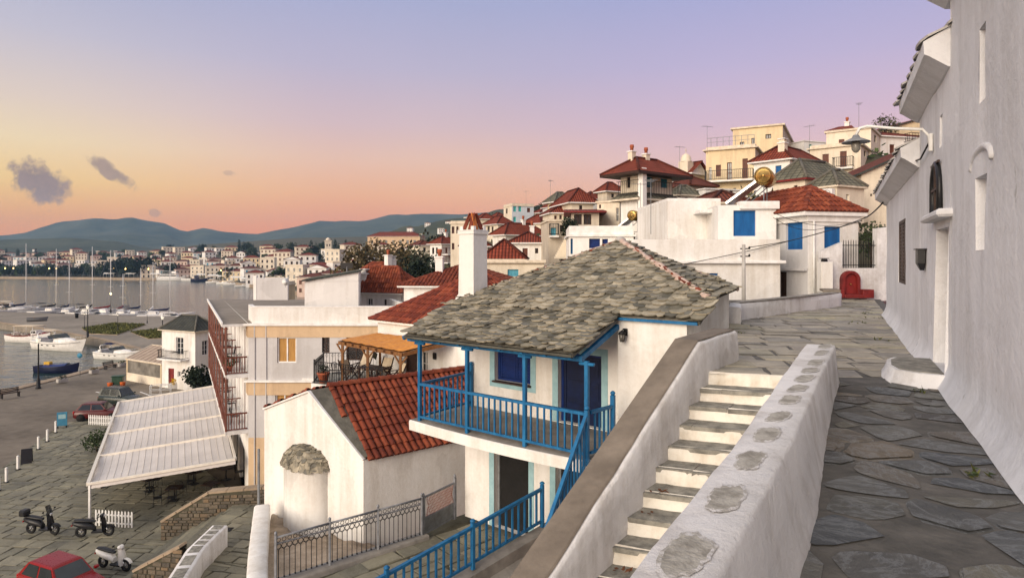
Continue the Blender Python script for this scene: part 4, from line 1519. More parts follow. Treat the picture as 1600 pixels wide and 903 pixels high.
wins = [('f', 773, 541, 829, 598, 'shutter_deep', 'pale_blue'), ('f', 872, 553, 940, 692, 'doorway2', 'pale_blue'), ('f', 772, 704, 826, 822, 'doorway', 'pale_blue'), ('f', 868, 728, 915, 860, 'doorway', 'pale_blue')]
style('shutter_dark', kind='shutter', fill='dark_wood', frame='dark_wood')
style('doorway2', kind='door', fill='door_blue', frame='deep_blue')
A, d, n, L, _, _ = HB.fr['f']
holes, todo = [], []
for w in wins:
 r_ = list(HB.rect(*w[:5]))
 if w[5].startswith('doorway'):
  r_[2] = 3.12 if r_[2] > 1.5 else 0.0
  r_[3] = min(r_[3], 5.25 if r_[2] > 1 else 2.3)
 r_[1] = min(r_[1], L - .06)
 print('slate house', w[5], [round(x, 2) for x in r_])
 holes.append(tuple(r_)); todo.append((r_, w[5], w[6]))
mb = MB()
wall_face(mb, A, d, n, L, 0, 5.9, holes, 'white_wall', rev=.24)
wall_face(mb, V(4.85, 1.5, 0), V(1, 0, 0), V(0, -1, 0), 1.6, 0, 5.84, [], 'white_wall')
mb.poly([V(4.85, 2.0, 0), V(4.85, 1.5, 0), V(4.85, 1.5, 5.84), V(4.85, 2.0, 6.05)], 'white_wall')
for pts in ([(6.45, 1.5, 5.84), (6.45, 2.1, 6.16), (6.42, 3.9, 6.30)], [(6.42, 3.9, 6.30), (4.3, 7.3, 5.85)], [(4.3, 7.3, 5.85), (-.25, 7.3, 5.85)], [(-.25, 7.3, 5.85), (-.25, 2.0, 5.9)]):
 mb.poly([V(pts[0][0], pts[0][1], 0), V(pts[-1][0], pts[-1][1], 0)] + [V(*p) for p in pts[::-1]], 'white_wall')
mb.build('wall', hr)
for r_, st, sur in todo:
 win_part(hr, A, d, n, *r_, st, depth=.17, sur=sur, surw=.17)
r_ = todo[0][0]
mb = MB()
mb.box(A + d * ((r_[0] + r_[1]) / 2) + V(0, -.03, r_[2] - .02), (r_[1] - r_[0] + .06, .12, .04), 'dark_wood')
mb.build('window_sill', hr)
pk = V(3.2, 4.5, 7.57)
E0, E1, E2, E3 = V(-.12, -.32, 5.23), V(4.86, -.32, 5.23), V(4.86, 1.4, 5.86), V(-.42, 1.4, 5.86)
C_, C2, D_ = V(6.75, 1.4, 5.86), V(6.75, 2.1, 6.245), V(6.58, 4.0, 6.385)
EB, EL = V(4.5, 7.6, 5.9), V(-.42, 7.6, 5.86)
mb = MB()
slate_face(mb, [E0, E1, E2, E3])
slate_face(mb, [E3, C_, C2, pk])
slate_face(mb, [EL, E3, pk])
slate_face(mb, [E3 + V(0, .02, 0), E3 + V(.01, .02, 0), E0 + V(0.02, 0, 0)])
slate_face(mb, [C2, D_, pk], row=.2)
slate_face(mb, [D_, EB, pk]); slate_face(mb, [EB, EL, pk])
for p, q in ((E0, E1), (E1, E2), (C_, C2)):
 mb.bar(p + V(0, 0, -.05), q + V(0, 0, -.05), .05, .05, 'slates')
roof = mb.build('roof', hr)
mb = MB()
mortar_line(mb, C2 + V(-.1, 0, .03), pk + V(0, 0, .04), 'mortar', .085, .12, 'clay_tiles')
mortar_line(mb, E3 + V(.1, .05, .02), pk + V(0, 0, .04), 'mortar', .06, .13, 'clay_tiles')
mortar_line(mb, D_, pk + V(0, 0, .02), 'mortar', .06, .12)
mb.lathe([(.16, 0), (.15, .06), (.06, .12), (.02, .13)], 'pale_concrete', pk + V(0, 0, .02), 8)
mb.build('hip_ridge', roof)
mb = MB()
mb.poly([p + V(0, 0, -.09) for p in (E0, E1, E2, E3)][::-1], 'dark_wood')
mb.poly([p + V(0, 0, -.09) for p in (E3, C_, V(6.5, 2, 6.1), V(-.3, 2, 6.1))][::-1], 'dark_wood')
for k in range(9):
 a = -.2 + k * .62
 mb.bar((a, -.28, 5.14), (a, 1.6, 5.82), .07, .09, 'blue_paint')
mb.build('eave_boards', roof)
mb = MB()
mb.bar(V(-.34, 0.02, 5.09), V(4.9, 0.02, 5.09), .10, .11, 'blue_paint')
mb.bar(V(4.84, .02, 5.09), V(4.84, 1.5, 5.62), .09, .10, 'blue_paint')
mb.bar(V(-.2, .02, 5.09), V(-.2, 1.95, 5.5), .09, .10, 'blue_paint')
mb.bar(V(4.9, 1.42, 5.80), V(6.72, 1.42, 5.80), .07, .06, 'blue_paint')
mb.build('eave_beam', hr)
mb = MB()
n_ = 12
rows = []
for i in range(n_ + 1):
 a = -.16 + 5.12 * i / n_
 sag = -.05 * math.sin(math.pi * i / n_)
 rows.append([V(a, 2.0, 2.84), V(a, -.12, 2.84 + sag), V(a, -.13, 3.06 + sag), V(a, -.10, 3.085 + sag), V(a, 2.0, 3.10)])
mb.grid(rows, 'white_wall', smooth=False)
mb.poly(rows[0], 'white_wall'); mb.poly(rows[-1][::-1], 'white_wall')
mb.box((5.35, .75, 2.96), (.8, 1.45, .25), 'white_wall')
slab_ = mb.build('balcony_slab', hr)
mb = MB()
mb.poly([V(-.14, .06, 3.09), V(4.94, .06, 3.09), V(4.94, 1.98, 3.108), V(-.14, 1.98, 3.108)], 'grey_concrete')
rows = [[V(-.14 + 5.1 * i / n_, -.085, 3.092 - .05 * math.sin(math.pi * i / n_)), V(-.14 + 5.1 * i / n_, .3, 3.105)] for i in range(n_ + 1)]
mb.grid(rows, 'grey_concrete', smooth=False)
mb.box((5.35, .75, 3.095), (.78, 1.40, .02), 'grey_concrete')
mb.build('balcony_floor', slab_)
px = [HB.on(V(0, 0, 0), V(0, -1, 0), u, 620).x for u in (656, 730, 820, 917)]
print('balcony posts', [round(x, 2) for x in px])
for i, a in enumerate(px):
 mb = MB()
 mb.box((a, 0, (3.0 + 5.06) / 2), (.085, .085, 2.06), 'blue_paint', bev=.008)
 mb.box((a, 0, 5.0), (.36, .075, .06), 'blue_paint', bev=.015)
 mb.build('post', hr)
mb = MB()
for i in range(3):
 rail_run(mb, (px[i], -.01, 3.07), (px[i + 1], -.01, 3.07), .93, 'blue_paint', step=.165)
rail_run(mb, (px[0], 0, 3.07), (px[0] - .05, 1.9, 3.10), .93, 'blue_paint', step=.17)
mb.box((px[0] - .05, 1.92, 3.65), (.09, .09, 1.15), 'blue_paint', bev=.008)
mb.lathe([(.03, 0), (.055, .03), (.055, .06), (.02, .09)], 'blue_paint', (px[0] - .05, 1.92, 4.22), 8)
rb = HB.on(V(px[3] + .02, 0, 0), V(1, 0, 0), 951, 630).y
print('right rail end b', rb)
rb = max(.8, min(1.4, rb))
rail_run(mb, (px[3] + .05, .05, 3.10), (px[3] + .12, rb, 3.10), .93, 'blue_paint', step=.15)
mb.box((px[3] + .12, rb, 3.66), (.09, .09, 1.2), 'blue_paint', bev=.008)
mb.lathe([(.03, 0), (.055, .03), (.055, .06), (.02, .09)], 'blue_paint', (px[3] + .12, rb, 4.26), 8)
mb.build('railing', hr)
mb = MB()
p0 = V(px[3] + .06, -.10, 0)
p1 = HB.I @ V(.50, 11.45, -5.5)
p1.z = 0
zt0, zt1 = 3.07, .95
mb.box((p0.x, p0.y, 3.55), (.085, .085, 1.1), 'blue_paint', bev=.008)
mb.lathe([(.03, 0), (.055, .03), (.055, .06), (.02, .09)], 'blue_paint', (p0.x, p0.y, 4.1), 8)
mb.bar(p0 + V(0, 0, 4.02), p1 + V(0, 0, 1.95), .07, .065, 'blue_paint')
for i in range(1, 14):
 q = p0.lerp(p1, i / 14)
 zz = 4.02 + (1.95 - 4.02) * i / 14
 mb.box(q + V(0, 0, zz - .48), (.034, .034, .95), 'blue_paint')
mb.bar(p0 + V(0, 0, 3.15), p1 + V(0, 0, 1.05), .05, .05, 'blue_paint')
mb.build('stair_railing', hr)
mb = MB()
for i in range(9):
 q = p0.lerp(p1, (i + .5) / 9)
 zz = 3.0 - (3.0 - .9) * (i + 1) / 9
 mb.box(q + V(.55, .1, zz / 2), (1.1, .32, zz), 'grey_concrete', rz=math.atan2((p1 - p0).y, (p1 - p0).x) + math.pi / 2)
mb.build('outside_steps', hr)
ch = MB()
cx, cy, cz = .0, 2.05, 5.6
h_, w_ = 2.28, .27
ch.grid([[V(cx + sx * (w_ + f), cy + sy * (w_ + f), cz + z) for sx, sy in ((-1, -1), (1, -1), (1, 1), (-1, 1))] for z, f in ((0, .12), (.35, .10), (.55, .012), (1.2, .006), (h_ - .1, 0), (h_ - .1, .03), (h_, .03))], 'white_wall', closed=True, smooth=False)
ch.box((cx, cy, cz + h_), (2 * w_ + .06, 2 * w_ + .06, .03), 'white_trim')
chim = ch.build('chimney', hr)
mb = MB()
z0 = cz + h_ + .015
for sx, sy in ((-1, -1), (1, -1), (1, 1), (-1, 1)):
 mb.box((cx + sx * .2, cy + sy * .2, z0 + .05), (.1, .1, .1), 'white_trim')
for k, (dx, dy) in enumerate(((0, -1), (1, 0), (0, 1), (-1, 0))):
 for e in (-1, 1):
  ex, ey = -dy * e * .12, dx * e * .12
  a = V(cx + dx * .23 + ex, cy + dy * .23 + ey, z0 + .02)
  b = V(cx + dx * .04 + ex * .4, cy + dy * .04 + ey * .4, z0 + .46)
  y = V(-dy, dx, 0)
  mb.bar(a, b, .13, .025, 'clay_tiles' if (k + e) % 3 else 'clay_orange', up=V(dx, dy, .3), r=R.random())
mb.build('chimney_pot', chim)
q = HB.on(V(4.85, 1.5, 0), V(0, -1, 0), 978, 523)
L_ = thing('wall_lantern', 'black iron lantern fixed to the white wall under the slate eave', 'lantern', HB.M @ V(q.x, 1.5, q.z), rad(-39.3))
mb = MB()
mb.box((0, -.02, .06), (.10, .03, .16), 'dark_iron', bev=.01)
mb.tube([(0, -.03, .08), (0, -.12, .14), (0, -.17, .10)], .012, 'dark_iron', 6)
mb.build('bracket', L_)
mb = MB()
mb.lathe([(.045, -.12), (.075, .03)], 'panel_glass', (0, -.17, 0), 6)
mb.build('glass', L_)
mb = MB()
mb.lathe([(.10, .03), (.06, .08), (.015, .11)], 'dark_iron', (0, -.17, 0), 6)
for k in range(6):
 a = math.pi * k / 3
 mb.bar((.047 * math.cos(a), -.17 + .047 * math.sin(a), -.12), (.077 * math.cos(a), -.17 + .077 * math.sin(a), .03), .01, .01, 'dark_iron')
mb.lathe([(.05, -.135), (.05, -.12)], 'dark_iron', (0, -.17, 0), 6)
mb.build('cage', L_)
# lane in front of the house
lane = [(-1.0, 17.9), (1.6, 15.6), (1.0, 14.2), (-2.26, 11.6), (-6, 8.0), (-8.2, 11.2), (-5.25, 14.0), (-2.35, 16.5)]
mb = MB()
mb.prism([(-2.45, 16.75), (-1.75, 17.85), (-1.0, 18.5), (4, 15), (3, 9.5), (-1.2, 6), (-6, 6.5), (-7.75, 12.2), (-5.3, 14.3)], -12.5, -5.64, 'old_wall', 'joint_dirt')
for hull_ in ([(-1.0, 17.9), (1.6, 15.6), (1.0, 14.2), (-2.26, 11.6), (-5.25, 14.0), (-2.35, 16.5)], [(-5.25, 14.0), (-2.26, 11.6), (-6, 8.0), (-8.2, 11.2)]):
 slab_rows(mb, hull_, rad(42), .5, (.5, 1.0), .04, -5.64, .035, 'square_stone', .04, rough=.015)
mb.build('lane', kind='structure')
mb = MB()
rp = [(.95, 15.0, -4.62), (-2.35, 11.9, -5.18), (-5.0, 9.4, -5.55)]
rows = []
for (x, y, z) in rp:
 nr = V(.66, -.75, 0)
 p = V(x, y, z)
 rows.append([V(x, y, -5.7) - nr * .22, p - nr * .22, p + nr * .10, p + nr * .10 + V(0, 0, -.25), p + nr * 4.2 + V(0, 0, -.45)])
mb.grid(rows, 'grey_concrete', smooth=False)
mb.build('ramp', kind='structure')
t = thing('blue_railing', 'blue wooden railing sloping down beside the paved lane below the balcony', 'railing', (.67, 14.8, -4.6))
o = t.location
pts = [V(.70, 14.85, -4.58), V(-.82, 13.40, -4.86), V(-2.34, 11.95, -5.14), V(-3.9, 10.5, -5.4)]
for p in pts:
 mb = MB()
 mb.box(p - o + V(0, 0, .46), (.085, .085, .98), 'blue_paint', rz=rad(42), bev=.01)
 mb.lathe([(.03, 0), (.06, .025), (.06, .05), (.02, .08)], 'blue_paint', p - o + V(0, 0, .95), 8)
 mb.build('post', t)
for i in range(3):
 mb = MB()
 rail_run(mb, pts[i] - o, pts[i + 1] - o, .86, 'blue_paint', step=.19, bal=.04)
 mb.build('rail_panel', t)
F0, F1, F2, F3 = V(-1.62, 17.6, -5.56), V(-2.33, 16.5, -5.56), V(-5.2, 14.08, -5.52), V(-7.6, 12.0, -5.5)
t = thing('iron_fence', 'grey ornamental iron fence with ringed panels between the lane and the chapel', 'fence', F1)
fp = [F1, F1.lerp(F2, .333), F1.lerp(F2, .666), F2]
for p in fp[:4]:
 mb = MB()
 mb.box(p - F1 + V(0, 0, .52), (.05, .05, 1.08), 'grey_iron')
 mb.lathe([(.02, 0), (.035, .02), (.035, .05), (.01, .08)], 'grey_iron', p - F1 + V(0, 0, 1.06), 8)
 mb.build('post', t)
for i in range(3):
 a, b = fp[i] - F1, fp[i + 1] - F1
 mb = MB()
 d = (b - a); L = d.length; d /= L
 nr = V(-d.y, d.x, 0).normalized()
 mb.tube([a + V(0, 0, 1.0), b + V(0, 0, 1.0)], .026, 'grey_iron', 8)
 mb.bar(a + V(0, 0, .86), b + V(0, 0, .86), .015, .03, 'grey_iron')
 mb.bar(a + V(0, 0, .08), b + V(0, 0, .08), .015, .03, 'grey_iron')
 k = int(L / .115)
 for j in range(k):
  c = a + d * ((j + .5) * L / k)
  mb.bar(c + V(0, 0, .08), c + V(0, 0, .72), .014, .014, 'dark_iron', up=V(1, 0, 0))
  mb.ring(c + V(0, 0, .79), nr, .056, .008, 'dark_iron', 12, 5)
  mb.ring(c + V(0, 0, .93), nr, .045, .007, 'dark_iron', 10, 5)
  mb.lathe([(.008, .07), (.022, .10), (.008, .13)], 'dark_iron', c, 6)
  if j < k - 1:
   c2 = c + d * (L / k)
   arc = [c.lerp(c2, q / 4) + V(0, 0, .70 + .05 * math.sin(math.pi * q / 4)) for q in range(5)]
   mb.tube(arc, .006, 'dark_iron', 5)
 mb.build('panel', t)
mb = MB()
pts = [(p.x - F1.x, p.y - F1.y, .05, -1.2) for p in (F1 + V(.1, .1, 0), F2)]
rough_wall(mb, pts, .16, .22, 'grey_concrete', amp=.015, rnd=.03)
mb.build('kerb', t)
t = thing('iron_gate', 'grey metal gate with a rusty mesh panel beside the white house wall', 'gate', F1 + V(.04, .06, 0))
d = (F0 - F1); L = d.length; d /= L
for e, hh in ((0, 1.02), (L, 1.14)):
 mb = MB()
 mb.box(d * e + V(0, 0, hh / 2), (.07, .07, hh), 'grey_iron', rz=math.atan2(d.y, d.x))
 mb.lathe([(.02, 0), (.04, .02), (.04, .05), (.01, .1)], 'grey_iron', d * e + V(0, 0, hh), 8)
 mb.build('post', t)
mb = MB()
for z in (.06, .45, 1.0):
 mb.bar(d * .05 + V(0, 0, z), d * (L - .05) + V(0, 0, z), .03, .05, 'grey_iron')
mb.box(d * L / 2 + V(0, 0, .25), (L - .12, .015, .38), 'grey_paint', rz=math.atan2(d.y, d.x))
mb.build('frame', t)
mb = MB()
nn = 22
for i in range(nn):
 q = .06 + (L - .12) * (i + .5) / nn
 mb.bar(d * (q - .1 if q > .16 else q) + V(0, 0, .46), d * min(L - .06, q + .1) + V(0, 0, .99), .006, .008, 'terracotta')
 mb.bar(d * min(L - .06, q + .1) + V(0, 0, .46), d * (q - .1 if q > .16 else q) + V(0, 0, .99), .006, .008, 'terracotta')
mb.build('mesh_panel', t)
# chapel with a tiled roof and an apse
K0, K1, PKc = V(-4.41, 19.0, -4.35), V(-8.34, 21.55, -3.45), V(-6.43, 20.3, -2.60)
cx_ = V(.78, .626, 0).normalized()
t = thing('chapel', 'small white chapel with red barrel tile roof and a round slate capped apse', 'chapel', (K0.x, K0.y, -11.5))
o = t.location
LEN = 6.2
gn = V(-.544, -.839, 0)
mb = MB()
rel = lambda p: p - o
b0, b1 = V(K0.x, K0.y, -11.5), V(K1.x, K1.y, -11.5)
KS = K1 + V(0, 0, -.02)
mb.poly([rel(b0), rel(K0), rel(PKc), rel(KS), rel(b1)], 'white_wall')
e0, e1, ep = K0 + cx_ * LEN, K1 + cx_ * LEN, PKc + cx_ * LEN
mb.poly([rel(b0), rel(V(e0.x, e0.y, -11.5)), rel(e0), rel(K0)], 'white_wall')
mb.poly([rel(b1), rel(K1), rel(e1), rel(V(e1.x, e1.y, -11.5))], 'white_wall')
mb.poly([rel(V(e0.x, e0.y, -11.5)), rel(V(e1.x, e1.y, -11.5)), rel(e1), rel(ep), rel(e0)], 'white_wall')
mb.build('wall', t)
mb = MB()
on = V(.626, -.78, 0)
ev = .10
ea, eb = K0 + cx_ * .12 + on * ev + V(0, 0, -.02), K0 + cx_ * LEN + on * ev + V(0, 0, -.02)
ra, rb_ = PKc + cx_ * .62 + V(0, 0, .05), PKc + cx_ * LEN + V(0, 0, .05)
tile_face(mb, [rel(ea), rel(eb), rel(rb_), rel(ra)], 'clay_tiles', .215, .37)
la, lb = K1 - on * .1 + V(0, 0, .02), K1 + cx_ * LEN - on * .1
tile_face(mb, [rel(lb), rel(la), rel(PKc + cx_ * .1 + V(0, 0, .05)), rel(rb_)], 'clay_tiles', .215, .37)
ridge_caps(mb, rel(ra + V(0, 0, .04)), rel(rb_ + V(0, 0, .04)), 'clay_tiles', .12)
rf = mb.build('roof', t)
mb = MB()
g1 = K0 + V(0, 0, .03) + on * .06
for i in range(14):
 f0_, f1_ = i / 14, (i + 1) / 14
 a, b = PKc.lerp(g1, f0_) + V(0, 0, .04), PKc.lerp(g1, f1_) + V(0, 0, .04)
 wa, wb = .66 * (1 - f0_) + .16 + jit(.02), .66 * (1 - f1_) + .16 + jit(.02)
 mb.poly([rel(a), rel(b), rel(b + cx_ * wb + V(0, 0, .03)), rel(a + cx_ * wa + V(0, 0, .03))], 'verge_mortar')
mb.build('verge', rf)
mb = MB()
for a, b in ((PKc, K0 + on * .05), (PKc, K1)):
 mb.bar(rel(a + gn * .012 + V(0, 0, .02)), rel(b + gn * .012 + V(0, 0, .02)), .11, .05, 'white_trim')
mb.build('gable_coping', rf)
AP = K0.lerp(K1, .535)
ac = V(AP.x, AP.y, 0)
tx = (K1 - K0); tx.z = 0; tx.normalize()
ra_ = .95
def arc(rr_, z, n=14):
 return [rel(ac + tx * (rr_ * math.cos(math.pi * j / n)) + gn * (rr_ * .55 * math.sin(math.pi * j / n)) + V(0, 0, z)) for j in range(n + 1)]
mb = MB()
mb.grid([arc(ra_ + .06, -11.5), arc(ra_ + .03, -7.2), arc(ra_ + .0, -6.4), arc(ra_, -4.98), arc(ra_ + .05, -4.96), arc(ra_ + .05, -4.90)], 'white_wall')
ap = mb.build('apse', t)
mb = MB()
NS, NR = 7, 3
prof_ = [(1.0, -4.95), (.88, -4.68), (.58, -4.44), (.10, -4.33)]
for q in range(NR):
 lo_, hi_ = arc((ra_ + .05) * prof_[q][0], prof_[q][1], NS), arc((ra_ + .05) * prof_[q + 1][0], prof_[q + 1][1], NS)
 for j in range(NS):
  slate_face(mb, [lo_[j + 1], lo_[j], hi_[j], hi_[j + 1]], 'slates', .10, .12, .26, .6)
mb.build('apse_roof', ap)
mb = MB()
rows = []
FE = V(-5.75, 13.55, 0)
for j in range(13):
 row = []
 for i in range(15):
  f = i / 14
  a = K0.lerp(K1, -.05 + f * 1.0) + cx_ * .15
  e = V(F1.x, F1.y, 0).lerp(FE, f) + V(-.15, .2, 0)
  q = a.lerp(e, j / 12)
  z = -6.95 + .95 * (j / 12) + (.30 * noise.noise(V(q.x * 1.4, q.y * 1.4, 1)) + .12 * noise.noise(V(q.x * 4, q.y * 4, 2))) * (1 - .6 * j / 12)
  row.append(V(q.x, q.y, z))
 rows.append(row)
mb.grid(rows, 'rock_beige')
mb.build('rock_ledge', kind='structure')
t = thing('retaining_wall', 'tall white rendered buttress wall at the foot of the chapel gable', 'wall', (-8.0, 20.5, -12))
mb = MB()
rough_wall(mb, [(0, 0, 5.75, 0), (1.3, -3.6, 6.0, 0), (2.75, -7.4, 6.3, 0)], .24, .24, 'white_wall', amp=.008, rnd=.05)
mb.build('wall', t)
t = thing('drain_pipe', 'thin grey drain pipe beside the chapel corner', 'pipe', (-8.55, 21.6, -12))
mb = MB()
mb.tube([(0, 0, 0), (0, 0, 7.2)], .045, 'grey_paint', 8)
mb.build('pipe', t)
# white church above the path
CH = Bld('church', 'tall whitewashed church wall with slit windows, stepped eaves and a recessed doorway', 'church', 1.358, 0, 0, math.degrees(math.atan2(1, .511)))
CH.fr = {'f': (V(-3, 0, 0), V(1, 0, 0), V(0, 1, 0), 23.6, 1, 0)}
A, d, n, L, _, _ = CH.fr['f']
cr = CH.root
sC, sB, sA = 8.76, 12.1, 20.6
HC, HBm, HA = 4.85, 4.05, 3.25
parts = [(-3, sC, HC), (sC, sB, HBm), (sB, sA, HA)]
ops = {'slit': CH.rect('f', 1530, 40, 1539, 158), 'slit2': CH.rect('f', 1468.5, 180, 1472.5, 230), 'niche': CH.rect('f', 1525, 275, 1541, 391),
  'door': CH.rect('f', 1463, 357, 1481, 551), 'shut': CH.rect('f', 1405, 344, 1415, 443), 'arch': CH.rect('f', 1461, 250, 1474, 337)}
for k, v in ops.items():
 print('church', k, [round(x, 2) for x in v])
ops['door'] = (ops['door'][0], ops['door'][1], .16, ops['door'][3])
for (a, b, H) in parts:
 mb = MB()
 hs = []
 for k, r_ in ops.items():
  c = (r_[0] + r_[1]) / 2 - 3
  if a < c < b and k != 'arch':
   rv = {'door': .55, 'niche': .30, 'slit': .22, 'slit2': .2, 'shut': .12}[k]
   hs.append((r_[0] - 3 - a, r_[1] - 3 - a, r_[2], r_[3], 1, rv))
 up = V(0, 0, 1)
 for h in hs:
  pass
 A_ = V(a, 0, 0)
 xs = sorted({0, b - a, *[x for h in hs for x in h[:2]], *[i * (b - a) / 8 for i in range(9)]})
 zs = sorted({0, H, *[z for h in hs for z in h[2:4]], .35, .8, 1.6, 2.4})
 def wp(s, z, o_=0):
  und = noise.noise(V((a + s) * .7, z * .7, 3)) * .022 + noise.noise(V((a + s) * 1.9, z * 1.6, 8)) * .010
  fl = .13 * max(0, 1 - z / .35) ** 2
  return V(a + s, und + fl + o_, z)
 sub = lambda arr, k: [arr[i] + (arr[i + 1] - arr[i]) * j / k for i in range(len(arr) - 1) for j in range(k)] + [arr[-1]]
 xs2, zs2 = sub(xs, 3), sub(zs, 3)
 rows = [[wp(s, z) for s in xs2] for z in zs2]
 vs = [p for row in rows for p in row]
 fs = []
 for i in range(len(zs2) - 1):
  for j in range(len(xs2) - 1):
   cs, cz = (xs2[j] + xs2[j + 1]) / 2, (zs2[i] + zs2[i + 1]) / 2
   if any(h[0] < cs < h[1] and h[2] < cz < h[3] for h in hs):
    continue
   q = i * len(xs2) + j
   fs.append((q, q + 1, q + 1 + len(xs2), q + len(xs2)))
 mb.add(vs, fs, 'church_wall', 0, True)
 for h in hs:
  s0, s1, z0, z1, _, rv = h
  q = lambda s, z, dd: wp(s, z) if dd == 0 else V(a + s, -rv, z)
  mb.poly([q(s0, z0, 0), q(s0, z0, 1), q(s0, z1, 1), q(s0, z1, 0)], 'church_wall')
  mb.poly([q(s1, z0, 1), q(s1, z0, 0), q(s1, z1, 0), q(s1, z1, 1)], 'church_wall')
  mb.poly([q(s0, z1, 0), q(s0, z1, 1), q(s1, z1, 1), q(s1, z1, 0)], 'church_wall')
  mb.poly([q(s0, z0, 1), q(s0, z0, 0), q(s1, z0, 0), q(s1, z0, 1)], 'church_wall')
  mb.poly([q(s0, z0, 1), q(s1, z0, 1), q(s1, z1, 1), q(s0, z1, 1)], 'church_wall')
 DP = 6.0
 mb.poly([V(b, .0, 0), V(b, -DP, 0), V(b, -DP, H), V(b, 0, H)], 'church_wall')
 mb.poly([V(a, 0, 0), V(a, -DP, 0), V(a, -DP, H), V(a, 0, H)], 'church_wall')
 mb.poly([V(a, -DP, 0), V(b, -DP, 0), V(b, -DP, H), V(a, -DP, H)], 'church_wall')
 mb.build('wall', cr)
 mb = MB()
 e0, e1 = a - (.25 if a > 0 else 0), b + .3
 if a > 0: e0 = a + .0
 ov = .27
 prof = [(-.1, H - .12), (.02, H - .10), (ov - .04, H + .06), (ov, H + .08), (ov + .01, H + .24), (-.1, H + .44)]
 r0 = [V(e0, y, z) for y, z in prof]; r1 = [V(e1, y, z) for y, z in prof]
 mb.grid([r0, r1], 'church_wall', smooth=False)
 mb.poly(r0, 'church_wall'); mb.poly(r1[::-1], 'church_wall')
 rf = mb.build('roof', cr)
 mb = MB()
 slate_face(mb, [V(e1 + .02, ov + .0, H + .25), V(e0, ov + .0, H + .25), V(e0, -3.0, H + 1.75), V(e1 + .02, -3.0, H + 1.75)], 'limed_slates', .3, .35, .6, .25)
 mb.poly([V(e1, ov, H + .24), V(e1, -3, H + 1.72), V(e1, -3, H), V(e1, 0, H)], 'church_wall')
 mb.build('slate_covering', rf)
r_ = ops['shut']
win_part(cr, A, d, n, r_[0], r_[1], r_[2], r_[3], 'shutter_dark', depth=.03)
r_ = ops['door']
q0, q1 = r_[0] - 3, r_[1] - 3
mb = MB()
mb.box(((q0 + q1) / 2, -.50, (r_[2] + r_[3]) / 2), (q1 - q0 - .02, .06, r_[3] - r_[2] - .02), 'dark_wood')
for k in range(3):
 mb.box((q0 + (q1 - q0) * (k + .5) / 3, -.465, (r_[2] + r_[3]) / 2), ((q1 - q0) / 3 - .06, .02, r_[3] - r_[2] - .3), 'brown_wood')
dr_ = mb.build('door', cr)
mb = MB()
mb.lathe([(.02, 0), (.035, .02), (.03, .05)], 'brass', (q0 + .18, -.43, 1.15), 8)
mb.build('handle', dr_)
r_ = ops['arch']
s0, s1, z0, z1 = r_[0] - 3, r_[1] - 3, r_[2], r_[3]
mc_ = (s0 + s1) / 2
hw = (s1 - s0) / 2
mb = MB()
path_ = [V(s0 + .05, .05, z0)] + [V(mc_ - (hw - .05) * math.cos(math.pi * j / 10), .05, z1 - hw + (hw - .05) * math.sin(math.pi * j / 10)) for j in range(11)] + [V(s1 - .05, .05, z0), V(s0 + .05, .05, z0)]
mb.tube([p + V(0, -.015, 0) for p in path_], .04, 'black_plastic', 8)
wf = mb.build('window', cr)
mb = MB()
mb.poly([V(p.x, .035, p.z) for p in path_[:-1]], 'dark_pane')
mb.bar((mc_, .045, z0), (mc_, .045, z1 - .05), .03, .03, 'dark_wood', up=V(0, 1, 0))
for zz in (z0 + .35, z0 + .7):
 mb.bar((s0 + .05, .045, zz), (s1 - .05, .045, zz), .03, .03, 'dark_wood')
mb.build('pane', wf)
mb = MB()        # ledge over the door
r_ = ops['door']
mb.box(((q0 + q1) / 2, .05, r_[3] + .16), (q1 - q0 + .7, .22, .10), 'church_wall', bev=.03)
mb.build('door_ledge', cr)
mb = MB()        # eyebrow moulding over the niche
r_ = ops['niche']
c_, w_ = (r_[0] + r_[1]) / 2 - 3, (r_[1] - r_[0])
pts = [V(c_ + math.cos(math.pi * j / 12) * w_ * 1.0, .015, r_[3] + .10 + math.sin(math.pi * j / 12) * .17) for j in range(13)]
mb.tube([p + V(0, -.025, 0) for p in pts], .036, 'church_wall', 8)
mb.build('window_moulding', cr)
t = thing('door_step', 'rounded white doorstep with a grey slab top at the church doorway', 'step', CH.M @ V(9.72, 0, 0), rad(62.9))
t.scale = (.78, .74, 1)
mb = MB()
pts2 = [(-1.05, .02), (-1.0, .40), (-.75, .74), (-.2, .84), (.5, .80), (.82, .66), (.92, .3), (.94, .02)]
rows = [[V(x * (1 + .10 * f), y * (1 + .10 * f), z) for x, y in pts2] for z, f in ((-.02, 1.2), (.05, .5), (.12, .15), (.155, 0))]
mb.grid(rows, 'parapet_white')
mb.poly(rows[-1], 'parapet_white')
st = mb.build('base', t)
mb = MB()
mb.poly([V(x * .9, .03 + y * .88, .166) for x, y in pts2], 'tread_stone')
mb.grid([[V(x * .9, .03 + y * .88, .15) for x, y in pts2], [V(x * .9, .03 + y * .88, .166) for x, y in pts2]], 'tread_stone', smooth=False)
mb.build('slab_top', t)
q = CH.on(A, n, 1446, 404)
t = thing('meter_box', 'black iron box with a pointed foot fixed to the church wall before the doorway', 'box', CH.M @ V(q.x, 0.02, q.z), rad(62.9))
mb = MB()
t.scale = (.62,) * 3
mb.prism([(-.26, 0), (.26, 0), (.26, .16), (-.26, .16)], -.12, .22, 'black_plastic', bottom=True)
mb.grid([[V(-.26, 0, -.12), V(.26, 0, -.12), V(.26, .16, -.12), V(-.26, .16, -.12)], [V(-.05, 0, -.30), V(.12, 0, -.30), V(.12, .08, -.30), V(-.05, .08, -.30)]], 'black_plastic', closed=True, smooth=False)
bx = mb.build('box', t)
mb = MB()
mb.box((0, .08, .235), (.60, .24, .03), 'black_plastic')
mb.build('lid', t)
q = CH.on(A, n, 1458, 212)
